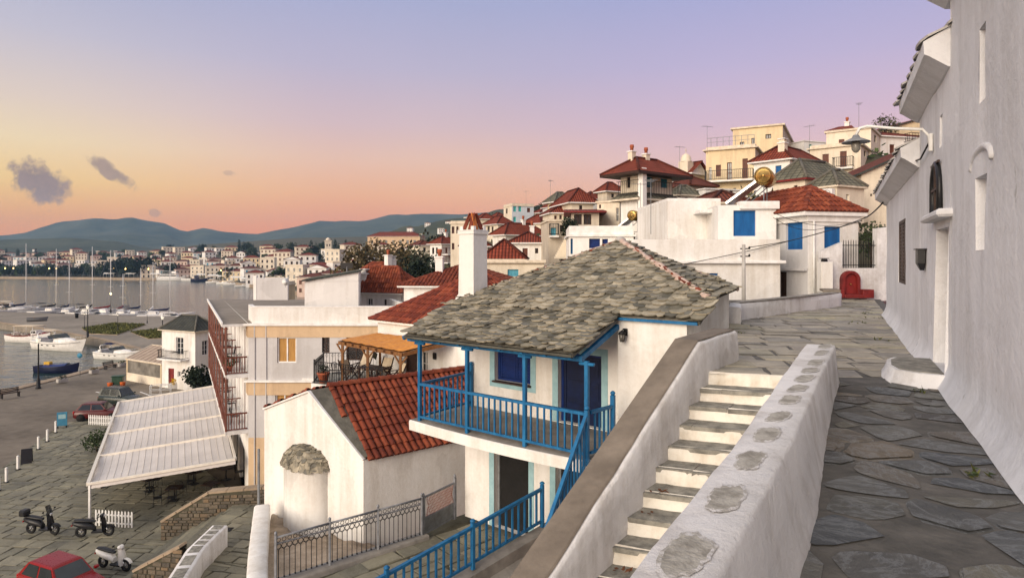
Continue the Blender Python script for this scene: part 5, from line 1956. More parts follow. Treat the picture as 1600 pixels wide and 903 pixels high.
t = thing('wall_street_lamp', 'street lamp with flat metal shade on a white bent arm high on the church wall', 'street lamp', CH.M @ V(q.x, .03, q.z), rad(62.9))
mb = MB()
tip = V(.05, .95, .16)
mb.tube([V(0, 0, -.22), V(0, .02, .0), V(0, .10, .10), V(.02, .45, .15), V(.04, .80, .22), V(.05, .90, .20), V(.05, .95, .10)], .022, 'white_plastic', 8)
mb.box((0, .0, -.1), (.1, .05, .26), 'white_plastic', bev=.01)
mb.build('arm', t)
mb = MB()
mb.lathe([(.04, .10), (.06, .06), (.19, .0), (.20, -.015), (.05, .03)], 'grey_iron', V(.05, .95, 0), 18)
mb.build('lamp_shade', t)
mb = MB()
mb.lathe([(.05, .02), (.065, -.05), (.06, -.12), (.03, -.16), (.005, -.17)], 'panel_glass', V(.05, .95, 0), 12)
mb.build('bulb', t)
t = thing('wall_cable', 'black cable running along the church wall from the lamp to the low eave', 'cable', CH.M @ V(q.x, .05, q.z - .1), rad(62.9))
mb = MB()
e = CH.on(A, n, 1434, 252)
mb.tube([V(0, 0, 0), V((e.x - q.x) * .5, .01, (e.z - q.z) * .5 - .05), V(e.x - q.x, .0, e.z - q.z + .1)], .014, 'wire', 6)
mb.build('cable', t)
# hotel with balconies on the square
HX, HY = -14.42, 35.0
HO = Bld('hotel', 'white three storey building with peach bands and long brown railed balconies beside the awning', 'hotel', HX, HY, -12.0, 0)
hr = HO.root
ld = V(-.46, .888, 0).normalized()      # along the long balcony side, away from the corner
ln = V(-ld.y, ld.x, 0)                  # outward
if ln.x > 0: ln = -ln
LW, FW = 23.0, 9.2
HH = 10.1                               # top of walls (z = -1.9)
HO.fr = {'f': (V(0, 0, 0), V(1, 0, 0), V(0, -1, 0), FW, 1, 0), 'l': (ld * LW, -ld, ln, LW, 0, 0)}
mb = MB()
hw, todo = [], []
for w in [('f', 433, 527, 463, 567, 'win_gold'), ('f', 503, 525, 515, 551, 'win_dark'), ('f', 541, 519, 571, 563, 'win_dark'), ('f', 430, 614, 458, 654, 'win_gold'), ('f', 541, 614, 565, 660, 'win_dark')]:
 r_ = HO.rect(*w[:5]); hw.append(r_); todo.append((HO.fr['f'], r_, w[5]))
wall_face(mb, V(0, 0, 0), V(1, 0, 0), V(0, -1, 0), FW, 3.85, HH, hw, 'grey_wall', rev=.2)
wall_face(mb, V(0, 0, 0), V(1, 0, 0), V(0, -1, 0), FW, 0, 3.85, [], 'peach_wall')
lh = []
A, d, n, L, _, _ = HO.fr['l']
for lv in (4.35, 7.4):
 for k in range(6):
  s_ = LW - 1.6 - k * 3.75
  r_ = (s_ - 1.0, s_, lv, lv + 2.15)
  lh.append(r_); todo.append((HO.fr['l'], r_, 'door_brown' if k % 2 == 0 else 'door_white'))
for k in range(4):
 s_ = LW - 2.2 - k * 5.2
 lh.append((s_ - 3.4, s_, .0, 2.6))
wall_face(mb, A, d, n, L, 0, HH, lh, 'white_wall', rev=.2)
q1, q2 = V(FW, 0, 0), ld * LW
q3 = q2 + V(FW + 3, 0, 0)
for a, b in ((q1, q3), (q3, q2)):
 mb.poly([a, b, b + V(0, 0, HH), a + V(0, 0, HH)], 'white_wall')
mb.build('wall', hr)
for fr_, r_, st in todo:
 win_part(hr, fr_[0], fr_[1], fr_[2], *r_, st, depth=.12, lod=1)
mb = MB()
for z0, z1 in ((9.33, 9.98), (6.18, 6.85)):
 mb.box((FW / 2 + .01, -.015, (z0 + z1) / 2), (FW, .05, z1 - z0), 'peach_wall')
 mb.box(V(0, 0, (z0 + z1) / 2) + ld * .45 + ln * .02, (.9, .05, z1 - z0), 'peach_wall', rz=math.atan2(ld.y, ld.x))
mb.build('band', hr)
mb = MB()
for z_, t_ in ((6.95, .12), (10.03, .12)):
 mb.box((FW / 2 - .05, -.06, z_), (FW + .3, .20, t_), 'white_trim')
mb.box((3.6 + 2.6, -.10, 10.02), (5.4, .16, .10), 'white_trim')
for x in (.35, 0.98):
 mb.box((x, -.03, 5.0), (.05, .06, 10), 'grey_wall')
mb.box((3.6, -.08, 7.05), (1.2, .12, .16), 'white_trim')
mb.build('ledge', hr)
mb = MB()
mb.poly([V(0, 0, HH), q1 + V(0, 0, HH), q3 + V(0, 0, HH), q2 + V(0, 0, HH)], 'roof_felt')
mb.build('roof', hr)
mb = MB()
mb.box((.1 + (FW) / 2, .12, HH + .44), (FW - .2, .24, .88), 'white_wall')
mb.box((FW / 2 + .05, .12, HH + .90), (FW, .30, .06), 'white_trim')
mb.box(V(.2, .3, HH + .44) + ld * 1.0, (2.2, .22, .88), 'white_wall', rz=math.atan2(ld.y, ld.x))
mb.bar(q1 + V(-.1, 0, HH + .44), q3 + V(-.1, 0, HH + .44), .2, .88, 'white_wall')
mb.build('parapet', hr)
mb = MB()
c0, c1 = V(-.05, -.05, 9.95), ld * LW + V(0, 0, 9.95)
o1 = ln * 1.25
mb.add([c0, c1, c1 + o1, c0 + o1, c0 + V(0, 0, .14), c1 + V(0, 0, .14), c1 + o1 + V(0, 0, .14), c0 + o1 + V(0, 0, .14)],
  [(0, 3, 2, 1), (0, 1, 5, 4), (1, 2, 6, 5), (2, 3, 7, 6), (3, 0, 4, 7)], 'white_trim')
mb.poly([c0 + V(0, 0, .145), c0 + o1 * .96 + V(0, 0, .145), c1 + o1 * .96 + V(0, 0, .145), c1 + V(0, 0, .145)], 'roof_felt')
mb.bar(c0 + o1 + V(0, 0, .2), c1 + o1 + V(0, 0, .2), .08, .14, 'white_trim')
mb.build('canopy_slab', hr)
for lv in (4.30, 7.35):
 b0, b1 = V(0, 0, lv), ld * LW + V(0, 0, lv)
 o1 = ln * 1.15
 mb = MB()
 mb.add([b0, b1, b1 + o1, b0 + o1, b0 - V(0, 0, .2), b1 - V(0, 0, .2), b1 + o1 - V(0, 0, .2), b0 + o1 - V(0, 0, .2)],
   [(0, 1, 2, 3), (4, 7, 6, 5), (0, 3, 7, 4), (1, 5, 6, 2), (2, 6, 7, 3)], 'white_trim')
 bal = mb.build('balcony', hr)
 mb = MB()
 a, b = b0 + o1 * .97, b1 + o1 * .97
 rail_run(mb, a, b, .92, 'red_wood', step=.36, bal=.035, low=.08, top=(.07, .10))
 mb.bar(a + V(0, 0, .05), b + V(0, 0, .05), .03, .46, 'red_wood')
 rail_run(mb, b0 + ln * .05, a, .92, 'red_wood', step=.12, bal=.045, low=.08, top=(.06, .08))
 mb.build('railing', bal)
 for k in range(8):
  mb = MB()
  p = a.lerp(b, k / 7 * .995 + .002)
  top = 2.92 if lv < 7 else 2.6
  mb.box(p + V(0, 0, top / 2), (.09, .09, top), 'red_wood')
  mb.build('post', bal)
 for k in range(1, 6):
  mb = MB()
  p = b0.lerp(b1, k * 3.75 / LW)
  rail_run(mb, p + ln * .1, p + ln * 1.1, 1.0, 'red_wood', step=.2, bal=.04)
  mb.build('divider', bal)
b = house('rooftop_hut', 'white hut with a thin slate lean-to roof on the flat hotel terrace', 476, 37.0, 12, 447, 560, 440, 482,
   [('l', 453, 438, 457.5, 460, 'win_dark'), ('l', 463, 441, 474, 480, 'door_white')], 'white_wall', cat='hut', dz=.25)
mb = MB()
H_ = b.H
tl = [V(-.15, -.15, H_), V(b.W + .12, -.15, H_ + .55), V(b.W + .12, b.D + .1, H_ + .55), V(-.15, b.D + .1, H_)]
mb.poly([V(0, 0, H_ - .02), V(b.W, 0, H_ - .02), V(b.W, 0, H_ + .54)], 'white_wall')
mb.poly([V(b.W, 0, H_ - .02), V(b.W, b.D, H_ - .02), V(b.W, b.D, H_ + .5), V(b.W, 0, H_ + .5)], 'white_wall')
flat_face(mb, [p + V(0, 0, .10) for p in tl], 'slate_roof')
for i in range(4):
 mb.poly([tl[i], tl[(i + 1) % 4], tl[(i + 1) % 4] + V(0, 0, .10), tl[i] + V(0, 0, .10)], 'slates_dark')
mb.build('roof', b.root)
t = thing('terrace_wall', 'low grey white wall at the seaward edge of the hotel terrace', 'wall', P(425, 466, 43))
mb = MB()
mb.box((0, 0, .62), (2.2, .2, 1.5), 'grey_wall', bev=.02)
mb.box((-1.1, 0, .7), (.22, .26, 1.66), 'white_wall', bev=.02)
mb.build('wall', t)
b = house('crenellated_cafe', 'cream waterside building with crenellated roof edge and small dark windows', 412, 62, 6, None, 446, 445, 462,
   [('f', 415, 447, 422, 452, 'win_brown'), ('f', 424, 447, 431, 452, 'win_brown'), ('f', 434, 448, 444, 452, 'win_brown')], 'yellow_wall', cat='cafe', depth=4, dz=9.5)
b.roof('flat', 'roof_felt', o=.1, par=.25, fascia='cream_trim')
mb = MB()
for k in range(4):
 mb.box((.35 + k * (b.W - .7) / 3, .15, b.H + .5), (.45, .3, .5), 'cream_wall')
mb.build('crenellation', b.root)
t = thing('satellite_dish', 'white satellite dish on the roof of the terrace hut', 'satellite dish', P(446, 441, 38.0))
t.scale = (.5, .5, .5)
mb = MB()
mb.lathe([(.02, 0), (.25, .04), (.42, .12), (.44, .13)], 'white_plastic', n=18)
o_ = mb.build('dish', t); o_.rotation_euler = (rad(70), 0, rad(30))
mb = MB(); mb.tube([(0, .05, -.6), (0, .05, 0)], .025, 'grey_iron', 6); mb.build('mast', t)
t = thing('notice_board', 'small dark board on a mast above the hut roof', 'board', P(542, 424, 40))
mb = MB(); mb.box((0, 0, .35), (.75, .05, .38), 'black_plastic'); mb.build('face', t)
mb = MB(); mb.tube([(0, 0, -.3), (0, 0, .3)], .03, 'grey_iron', 6); mb.build('mast', t)
# white awning over the cafe
AW = [V(-22.0, 33.2, -10.1), V(-14.95, 34.6, -9.25), V(-25.3, 54.8, -9.25), V(-32.2, 52.4, -10.15)]   # front outer, front inner, back inner, back outer
t = thing('awning', 'large white pleated awning on a cream frame stretched beside the hotel', 'awning', (-22, 33.2, -12))
o = t.location
cuts = [0, .245, .49, .745, 1.0]
def aw(s, q, dz=0):
 a = AW[0].lerp(AW[1], q); b_ = AW[3].lerp(AW[2], q)
 return a.lerp(b_, s) + V(0, 0, dz) - o
for i in range(4):
 mb = MB()
 rows = []
 for jj in range(21):
  q = jj / 20
  row = []
  for ii in range(9):
   s_ = cuts[i] + (cuts[i + 1] - cuts[i]) * (.012 + .976 * ii / 8)
   sag = -.15 * math.sin(math.pi * ii / 8) + (.006 if jj % 2 else -.006)
   row.append(aw(s_, .01 + .98 * q, sag))
  rows.append(row)
 mb.grid(rows, 'awning_cloth', smooth=False)
 o_ = mb.build('canopy', t)
 mb = MB()
 for jj in range(1, 20):
  mb.tube([p + V(0, 0, .012) for p in rows[jj]], .010, 'awning_frame', 4)
 mb.build('seam', o_)
mb = MB()
for s_ in cuts:
 mb.bar(aw(s_, 0, .05), aw(s_, 1, .05), .14, .12, 'awning_frame')
mb.bar(aw(0, 0, .03), aw(1, 0, .03), .16, .18, 'awning_frame')
mb.bar(aw(0, 1, .03), aw(1, 1, .03), .12, .12, 'awning_frame')
mb.build('frame', t)
mb = MB()
nn = 40
rows = [[aw(0, j / nn, -.01) for j in range(nn + 1)], [aw(0, j / nn, -.20 - (.012 if j % 2 else 0)) + V(.02, -.03, 0) for j in range(nn + 1)]]
mb.grid(rows, 'awning_cloth', smooth=False)
mb.build('valance', t)
for s_ in cuts:
 mb = MB()
 p = aw(s_, .012)
 mb.box((p.x, p.y, p.z / 2), (.10, .10, p.z), 'white_plastic')
 mb.box((p.x, p.y, .1), (.26, .26, .2), 'grey_concrete', bev=.02)
 mb.build('leg', t)
# white house with the pergola terrace
PH = Bld('terrace_house', 'white house with dark red tiled roof behind the timber pergola', 'house', -6.33, 30.2, -6.5, -42)
PH.walls(7.2, 6.0, P(577, 502, 30.2).z + 6.5, [('f', 632, 548, 652, 592, 'door_dark'), ('f', 657, 549, 668, 588, 'win_white')], 'white_wall')
PH.roof('hip', 'clay_tiles_dark', h=2.0, o=.30, geo='tile', cap='clay_tiles_dark', th=.09)
t = thing('wall_light', 'round black bulkhead light on the white wall right of the pergola', 'wall light', PH.M @ V(PH.on(V(0, 0, 0), V(0, -1, 0), 680, 556).x, 0, PH.on(V(0, 0, 0), V(0, -1, 0), 680, 556).z), rad(-42))
mb = MB(); mb.box((0, -.04, 0), (.22, .08, .30), 'black_plastic', bev=.035); mb.build('housing', t)
mb = MB()
mb.prism([(-8.6, 27.4), (-4.3, 24.95), (-2.2, 25.9), (-5.9, 30.3), (-8.9, 30.0)], -12, -3.7, 'white_wall', 'tread_stone')
tb = mb.build('terrace', None, label='raised white terrace with a stone floor in front of the pergola house', cat='terrace', kind='thing')
PG = [P(529.6, 533, 27.4), P(629, 551.5, 25.5), P(697, 535, 26.3), P(589, 522, 29.7)]
t = thing('pergola', 'timber pergola with an amber reed roof over terrace chairs', 'pergola', (-5, 27, -3.7))
o = t.location
mb = MB()
rows = []
for j in range(9):
 rows.append([PG[0].lerp(PG[1], i / 16).lerp(PG[3].lerp(PG[2], i / 16), j / 8) + V(0, 0, .06 + .015 * math.sin(i * 2.4) + .02 * noise.noise(V(i, j, 0))) - o for i in range(17)])
mb.grid(rows, 'amber_roof', smooth=False)
mb.grid([[p + V(0, 0, -.05) for p in row] for row in rows], 'pine_wood', smooth=False)
mb.build('roof', t)
mb = MB()
for a, b_ in ((PG[0], PG[1]), (PG[3], PG[2]), (PG[0], PG[3]), (PG[1], PG[2])):
 mb.bar(a - o + V(0, 0, -.07), b_ - o + V(0, 0, -.07), .10, .14, 'pine_wood')
for i in range(1, 8):
 a, b_ = PG[0].lerp(PG[1], i / 8), PG[3].lerp(PG[2], i / 8)
 d = (a - b_).normalized()
 mb.bar(a + d * .15 - o + V(0, 0, -.02), b_ - o + V(0, 0, -.02), .06, .10, 'pine_wood')
mb.build('rafters', t)
for p in (PG[0].lerp(PG[1], .06), PG[0].lerp(PG[1], .47), PG[0].lerp(PG[1], .97), PG[3].lerp(PG[2], .05)):
 mb = MB()
 q = p - o
 mb.box((q.x, q.y, (q.z - .1) / 2), (.10, .10, q.z - .1), 'pine_wood')
 for sg in (-1, 1):
  dd = (PG[1] - PG[0]).normalized() * sg
  mb.bar(V(q.x, q.y, q.z - .5), V(q.x, q.y, q.z - .12) + dd * .35, .05, .05, 'pine_wood')
 mb.build('post', t)
t = thing('terrace_railing', 'black iron railing around the pergola terrace', 'railing', (-8.5, 27.5, -3.7))
o = t.location
pl = [V(-5.2, 25.6, -3.7), V(-8.5, 27.5, -3.7), V(-8.8, 29.9, -3.7), V(-6.0, 30.2, -3.7)]
for i in range(3):
 mb = MB()
 a, b_ = pl[i] - o, pl[i + 1] - o
 rail_run(mb, a, b_, .92, 'dark_iron', step=.13, bal=.016, low=.1, top=(.03, .03))
 k = int((b_ - a).length / .26)
 for j in range(k):
  c = a.lerp(b_, (j + .5) / k)
  mb.ring(c + V(0, 0, .80), V(-(b_ - a).y, (b_ - a).x, 0), .06, .008, 'dark_iron', 10, 5)
 mb.box(a + V(0, 0, .5), (.05, .05, 1.0), 'dark_iron')
 mb.build('panel', t)
def sling_chair(name, label, loc, rz, frame='dark_wood', cloth='cream_cloth', group=None, lounge=0):
 """timber armchair with a canvas seat"""
 t = thing(name, label, 'chair', loc, rz, group)
 L = .62 + .5 * lounge
 tilt = .22 + .25 * lounge
 mb = MB()
 mb.grid([[V(-.25, -.28 - .4 * lounge, .43), V(.25, -.28 - .4 * lounge, .43)], [V(-.25, .02, .36), V(.25, .02, .36)], [V(-.25, .20, .40), V(.25, .20, .40)]], cloth)
 mb.build('seat', t)
 mb = MB()
 mb.grid([[V(-.25, .20, .40), V(.25, .20, .40)], [V(-.25, .20 + tilt * .5, .68), V(.25, .20 + tilt * .5, .68)], [V(-.25, .22 + tilt, .95 + .1 * lounge), V(.25, .22 + tilt, .95 + .1 * lounge)]], cloth)
 mb.build('backrest', t)
 for sx in (-1, 1):
  mb = MB()
  mb.bar((sx * .28, -.30 - .4 * lounge, 0), (sx * .28, .25, .62), .035, .045, frame)
  mb.bar((sx * .28, .42, 0), (sx * .28, -.28, .60), .035, .045, frame)
  mb.bar((sx * .28, .18, .36), (sx * .28, .24 + tilt, 1.0 + .1 * lounge), .035, .045, frame)
  mb.bar((sx * .29, -.32, .61), (sx * .29, .32, .63), .06, .03, frame)
  mb.build('frame', t)
 return t
c1 = sling_chair('deck_chair', 'reclining timber deck chair with cream canvas at the back of the pergola terrace', P(563, 584, 28.6).xy.to_3d() + V(0, 0, -3.7), rad(-20), lounge=1)
sp = [(548, 27.4, 60, 'timber armchair with cream canvas beside the first pergola post'), (597, 27.9, -30, 'timber armchair with cream canvas behind the terrace table'), (616, 26.6, -60, 'timber armchair with cream canvas nearest the dark terrace door')]
km = kidmap()
c2 = sling_chair('armchair', sp[0][3], V((sp[0][0] - 800) / 1000 * sp[0][1], sp[0][1], -3.7), rad(sp[0][2]), group='canvas armchairs on the pergola terrace')
for u, Y, a, lb in sp[1:]:
 dup(c2, V((u - 800) / 1000 * Y, Y, -3.7), rad(a), lb, 'canvas armchairs on the pergola terrace')
t = thing('terrace_table', 'dark timber table among canvas chairs under the pergola', 'table', P(585, 600, 27.0).xy.to_3d() + V(0, 0, -3.7), rad(-40))
mb = MB(); mb.box((0, 0, .72), (1.4, .8, .05), 'dark_wood', bev=.01); mb.build('table_top', t)
for sx in (-1, 1):
 for sy in (-1, 1):
  mb = MB(); mb.box((sx * .6, sy * .32, .35), (.07, .07, .70), 'dark_wood'); mb.build('leg', t)
def iron_chair(name, label, loc, rz, group=None, m='dark_iron', seatm='black_plastic'):
 t = thing(name, label, 'chair', loc, rz, group)
 mb = MB(); mb.box((0, 0, .45), (.42, .42, .03), seatm, bev=.01); mb.build('seat', t)
 mb = MB()
 mb.tube([(-.2, .2, .45), (-.2, .26, .88), (0, .28, .95), (.2, .26, .88), (.2, .2, .45)], .014, m, 6)
 for k in range(-2, 3):
  mb.tube([(k * .07, .21, .46), (k * .07, .27, .90)], .007, m, 5)
 mb.build('backrest', t)
 for sx in (-1, 1):
  for sy in (-1, 1):
   mb = MB(); mb.tube([(sx * .19, sy * .19, .44), (sx * .21, sy * .22, 0)], .013, m, 6); mb.build('leg', t)
 return t
iron_chair('iron_chair', 'black iron chair at the near corner of the pergola terrace', V(-7.4, 27.4, -3.7), rad(150))
t = thing('plant_pot', 'terracotta pot at the corner of the pergola terrace rail', 'flower pot', V(-8.1, 27.5, -3.7))
mb = MB(); mb.lathe([(.17, 0), (.25, .36), (.28, .38), (.28, .44), (.22, .44), (.2, .38)], 'terracotta', n=14); mb.build('pot', t)
mb = crown_mb([(0, 0, .55, .25, .8)], 120, .09, 'leaf_dark', 3); mb.build('foliage', t)
# white house on the quay with its winter garden
b = house('quay_house', 'two storey white quayside house with dark slate hip roof, red door and iron balcony', 305, 66.0, 66, 253, 340, 519, 612,
   [('l', 275, 527, 286.5, 553, 'door_white'), ('l', 263, 575.5, 272, 603, 'door_red'), ('l', 277.5, 580, 283, 589, 'win_white'), ('f', 316, 532, 325, 555, 'win_white')], 'white_wall')
b.roof('hip', 'dark_roof', h=1.45, o=.3, fascia='cream_trim')
mb = MB()
A, d, n, L, _, _ = b.frames()['l']
s0 = (b.on(A, n, 258, 560) - A).dot(d); s1 = (b.on(A, n, 295, 560) - A).dot(d)
zf = b.on(A, n, 276, 556).z - .3
s1 = min(s1, b.D - .1)
mb.box(A + d * ((s0 + s1) / 2) + n * .5 + V(0, 0, zf), (s1 - s0, 1.0, .14), 'white_trim', ax=(d, n, V(0, 0, 1)))
bal = mb.build('balcony', b.root)
mb = MB()
p = [A + d * s0 + n * .05, A + d * s0 + n * .95, A + d * s1 + n * .95, A + d * s1 + n * .05]
for i in range(3):
 rail_run(mb, p[i] + V(0, 0, zf + .07), p[i + 1] + V(0, 0, zf + .07), .9, 'dark_iron', step=.16, bal=.025, top=(.04, .04))
mb.build('railing', bal)
mb = MB()
mb.box(A + d * ((s0 + s1) / 2 + .2) + n * .5 + V(0, 0, zf + .75), (.6, .6, .04), 'dark_iron', ax=(d, n, V(0, 0, 1)))
mb.build('balcony_table', bal)
t = thing('winter_garden', 'low cafe annex with tan roof and clear plastic front beside the quay house', 'annex', (0, 0, 0))
c = [G(199, 594, ZG), G(252, 604, ZG)]
c += [c[1] + V(.2, 4.6, 0), c[0] + V(.2, 4.6, 0)]
t.location = c[0]
o = c[0]
c = [p - o for p in c]
c[2].z = c[3].z = 0
hgt = 2.35
mb = MB()
for i in range(4):
 a, e = c[i], c[(i + 1) % 4]
 mb.bar(a + V(0, 0, .45), e + V(0, 0, .45), .12, .9, 'cream_wall')
 mb.bar(a + V(0, 0, hgt), e + V(0, 0, hgt), .12, .14, 'cream_trim')
 mb.box(a + V(0, 0, hgt / 2), (.14, .14, hgt), 'yellow_wall')
mb.build('frame', t)
mb = MB()
for i in range(4):
 a, e = c[i], c[(i + 1) % 4]
 mb.bar(a + V(0, 0, 1.6), e + V(0, 0, 1.6), .02, 1.4, 'panel_glass')
mb.build('clear_screen', t)
mb = MB()
up_ = [V(0, 0, hgt + .10), V(0, 0, hgt + .10), V(0, 0, hgt + .95), V(0, 0, hgt + .95)]
cc = [c[i] * 1.0 + up_[i] for i in range(4)]
ctr = sum(cc, V(0, 0, 0)) / 4
cc = [ctr + (p - ctr) * 1.06 for p in cc]
flat_face(mb, cc, 'tan_roof')
for k in range(9):
 mb.bar(cc[0].lerp(cc[1], k / 8) + V(0, 0, .02), cc[3].lerp(cc[2], k / 8) + V(0, 0, .02), .05, .04, 'tan_roof')
for i in range(4):
 mb.bar(cc[i], cc[(i + 1) % 4], .1, .14, 'cream_trim')
mb.build('roof', t)
p = P(312, 600, 62); p.z = ZG
tree('shrub', 'big dark round shrub in front of the quay house corner', p, 3.3, 1.75, 1500, .28, 'leaf_dark', 7, 1.0, cat='shrub', trunkf=.2)
t = thing('planter_bed', 'low bed of yellow and red flowers by the quay house door', 'flower bed', G(292, 606, ZG))
mb = MB(); mb.box((0, 0, .3), (3.4, 1.2, .6), 'pale_concrete', bev=.04); mb.build('kerb', t)
mb = crown_mb([(-1.1, -.3, .7, .5, .7)], 160, .18, 'flower_yellow', 3); mb.build('flowers', t)
mb = crown_mb([(.6, 0, .65, .7, .5)], 200, .16, 'leaf_brown', 4); mb.build('foliage', t)
# steps, walls and path below the chapel
mb = MB()
plat = [(-13.4, 31.0), (-9.5, 31.0), (-7.2, 23.5), (-8.2, 17.5), (-10.4, 17.5), (-12.2, 24)]
mb.prism([(-13.6, 31.5), (-8.0, 31.5), (-6.8, 23.5), (-7.0, 15.5), (-10.0, 15.5), (-12.6, 25.5), (-13.6, 26.5)], -12.5, -10.34, 'rubble_stone', 'joint_dirt')
for hull_ in ([(-13.6, 31.4), (-8.2, 31.4), (-6.9, 23.5), (-12.4, 25.5), (-13.6, 26.5)], [(-12.4, 25.5), (-6.9, 23.5), (-7.0, 16), (-9.9, 16)]):
 slab_rows(mb, hull_, rad(-12), .62, (.6, 1.2), .05, -10.34, .03, 'square_stone', .05, rough=.02)
mb.build('chapel_path', kind='structure')
t = thing('stone_steps', 'broad worn stone steps climbing from the square to the chapel path', 'steps', (-13.6, 28.8, ZG))
for k in range(6):
 mb = MB()
 x = -.25 - .45 * (5 - k)
 mb.box((x, 0, (1.66 * (k + 1) / 7) / 2), (.46, 4.3, 1.66 * (k + 1) / 7), 'square_stone', bev=.02, r=R.random())
 mb.build('step', t)
def cap_wall(name, label, pts, th=.42, m='rubble_stone', cap='kerb_stone'):
 """rubble wall under a stone coping; pts = (x, y, ztop)"""
 t = thing(name, label, 'wall', (pts[0][0], pts[0][1], ZG))
 o = t.location
 mb, mc = MB(), MB()
 for i in range(len(pts) - 1):
  a, b_ = Vector(pts[i]), Vector(pts[i + 1])
  d = V(b_.x - a.x, b_.y - a.y, 0)
  L = d.length; d /= L
  nr = V(-d.y, d.x, 0)
  for sg in (-1, 1):
   base = [a + nr * sg * th / 2, b_ + nr * sg * th / 2]
   mb.poly([V(base[0].x, base[0].y, ZG - .3) - o, V(base[1].x, base[1].y, ZG - .3) - o, base[1] - o, base[0] - o], 'joint_dirt')
   z = ZG
   while z < max(a.z, b_.z):
    x = 0
    rh = R.uniform(.12, .22)
    while x < L:
     w = R.uniform(.18, .5)
     f = min(1, (x + w / 2) / L)
     if z + rh < a.z + (b_.z - a.z) * f:
      c = V(a.x, a.y, 0) + d * min(L - .1, x + w / 2) + nr * sg * (th / 2 + .01) + V(0, 0, z + rh / 2)
      mb.box(c - o, (w - .03, .07 + jit(.02), rh - .03), m, ax=(d, nr, V(0, 0, 1)), bev=.02, r=R.random())
     x += w
    z += rh
  n_ = max(1, int((b_ - a).length / .75))
  for k in range(n_):
   p, q = a.lerp(b_, k / n_), a.lerp(b_, (k + 1) / n_ - .012)
   mc.bar(p + V(0, 0, .05) - o, q + V(0, 0, .05) - o, th + .08, .10, cap, r=R.random())
 mb.build('stonework', t)
 mc.build('coping', t)
 return t
cap_wall('stair_wall', 'rubble wall with a sloping pale stone coping at the top of the broad steps', [(-17.0, 31.2, -11.15), (-14.7, 31.2, -9.75), (-12.2, 31.4, -9.6), (-10.2, 31.6, -9.55)])
cap_wall('stair_wall', 'short rubble wall with a pale coping at the near side of the broad steps', [(-15.6, 26.6, -11.3), (-13.5, 26.3, -10.15)])
t = thing('panelled_wall', 'white painted wall with sunken stone panels along its top beside the steps', 'wall', (-12.6, 26.2, -10.4))
o = t.location
mb = MB()
pw = [V(-12.35, 26.4, -9.55), V(-12.75, 24.6, -9.72), V(-11.9, 21.0, -9.80)]
pl_ = [(V(-12.15, 26.6, 0), -9.45), (V(-12.1, 24.5, 0), -9.45), (V(-11.15, 20.0, 0), -9.45)]
rough_wall(mb, [(p.x - o.x, p.y - o.y, z - o.z, -2.0) for p, z in pl_], .33, .33, 'parapet_white', amp=.02, rnd=.04)
mb.build('wall', t)
for k in range(9):
 f0_, f1_ = (k + .12) / 9, (k + .88) / 9
 def lp(f):
  f *= 2
  i = min(1, int(f)); f -= i
  return pl_[i][0].lerp(pl_[i + 1][0], f)
 a, b_ = lp(f0_), lp(f1_)
 d = (b_ - a).normalized(); nr = V(-d.y, d.x, 0)
 mb = MB()
 mb.box(V((a + b_).x / 2, (a + b_).y / 2, -9.44) - o, ((b_ - a).length, .40, .02), 'tread_stone', ax=(d, nr, V(0, 0, 1)))
 mb.build('stone_panel', t)
t = thing('drain_cover', 'square dark iron drain cover set in the chapel path', 'drain cover', G(355, 827, -10.31))
mb = MB(); mb.box((0, 0, .0), (.42, .42, .03), 'dark_iron', bev=.005)
for k in range(5): mb.box((-.15 + k * .075, 0, .017), (.025, .34, .008), 'black_hole')
mb.build('grating', t)
# houses of the old town on the right hand slope
BASES.clear()
def lean(b, rise, m='slate_roof', o=.2, th=.12, wallm='white_wall'):
 """roof rising along the front"""
 H, W_, D = b.H, b.W, b.D
 mb = MB()
 mb.poly([V(0, 0, H - .01), V(W_, 0, H - .01), V(W_, 0, H + rise)], wallm)
 mb.poly([V(0, D, H - .01), V(W_, D, H - .01), V(W_, D, H + rise)], wallm)
 mb.poly([V(W_, 0, H - .01), V(W_, D, H - .01), V(W_, D, H + rise), V(W_, 0, H + rise)], wallm)
 e = rise / W_ * o
 tl = [V(-o, -o, H - e), V(W_ + o, -o, H + rise + e), V(W_ + o, D + o, H + rise + e), V(-o, D + o, H - e)]
 flat_face(mb, [tl[1], tl[2], tl[3], tl[0]][::1] if False else [tl[3] + V(0, 0, th), tl[0] + V(0, 0, th), tl[1] + V(0, 0, th), tl[2] + V(0, 0, th)], m)
 for i in range(4):
  a, c = tl[i], tl[(i + 1) % 4]
  mb.poly([a, c, c + V(0, 0, th), a + V(0, 0, th)], 'slates_dark')
 mb.poly(tl[::-1], 'dark_wood')
 return mb.build('roof', b.root)
def balcony(b, face, u0, u1, v, depth=.9, m='dark_iron', rail=.9):
 A, d, n, L, _, _ = b.frames()[face]
 s0, s1 = sorted(((b.on(A, n, u0, v) - A).dot(d), (b.on(A, n, u1, v) - A).dot(d)))
 s0, s1 = max(0, s0), min(L, s1)
 z = b.on(A, n, (u0 + u1) / 2, v).z
 mb = MB()
 mb.box(A + d * ((s0 + s1) / 2) + n * (depth / 2) + V(0, 0, z), (s1 - s0, depth, .14), 'white_trim', ax=(d, n, V(0, 0, 1)))
 bal = mb.build('balcony', b.root)
 mb = MB()
 q = [A + d * s0 + n * .03, A + d * s0 + n * (depth - .04), A + d * s1 + n * (depth - .04), A + d * s1 + n * .03]
 for i in range(3):
  rail_run(mb, q[i] + V(0, 0, z + .07), q[i + 1] + V(0, 0, z + .07), rail, m, step=.17, bal=.03, top=(.05, .05))
 mb.build('railing', bal)
CR = dict(kind='hip', m='clay_roof', h=1.3, o=.4)
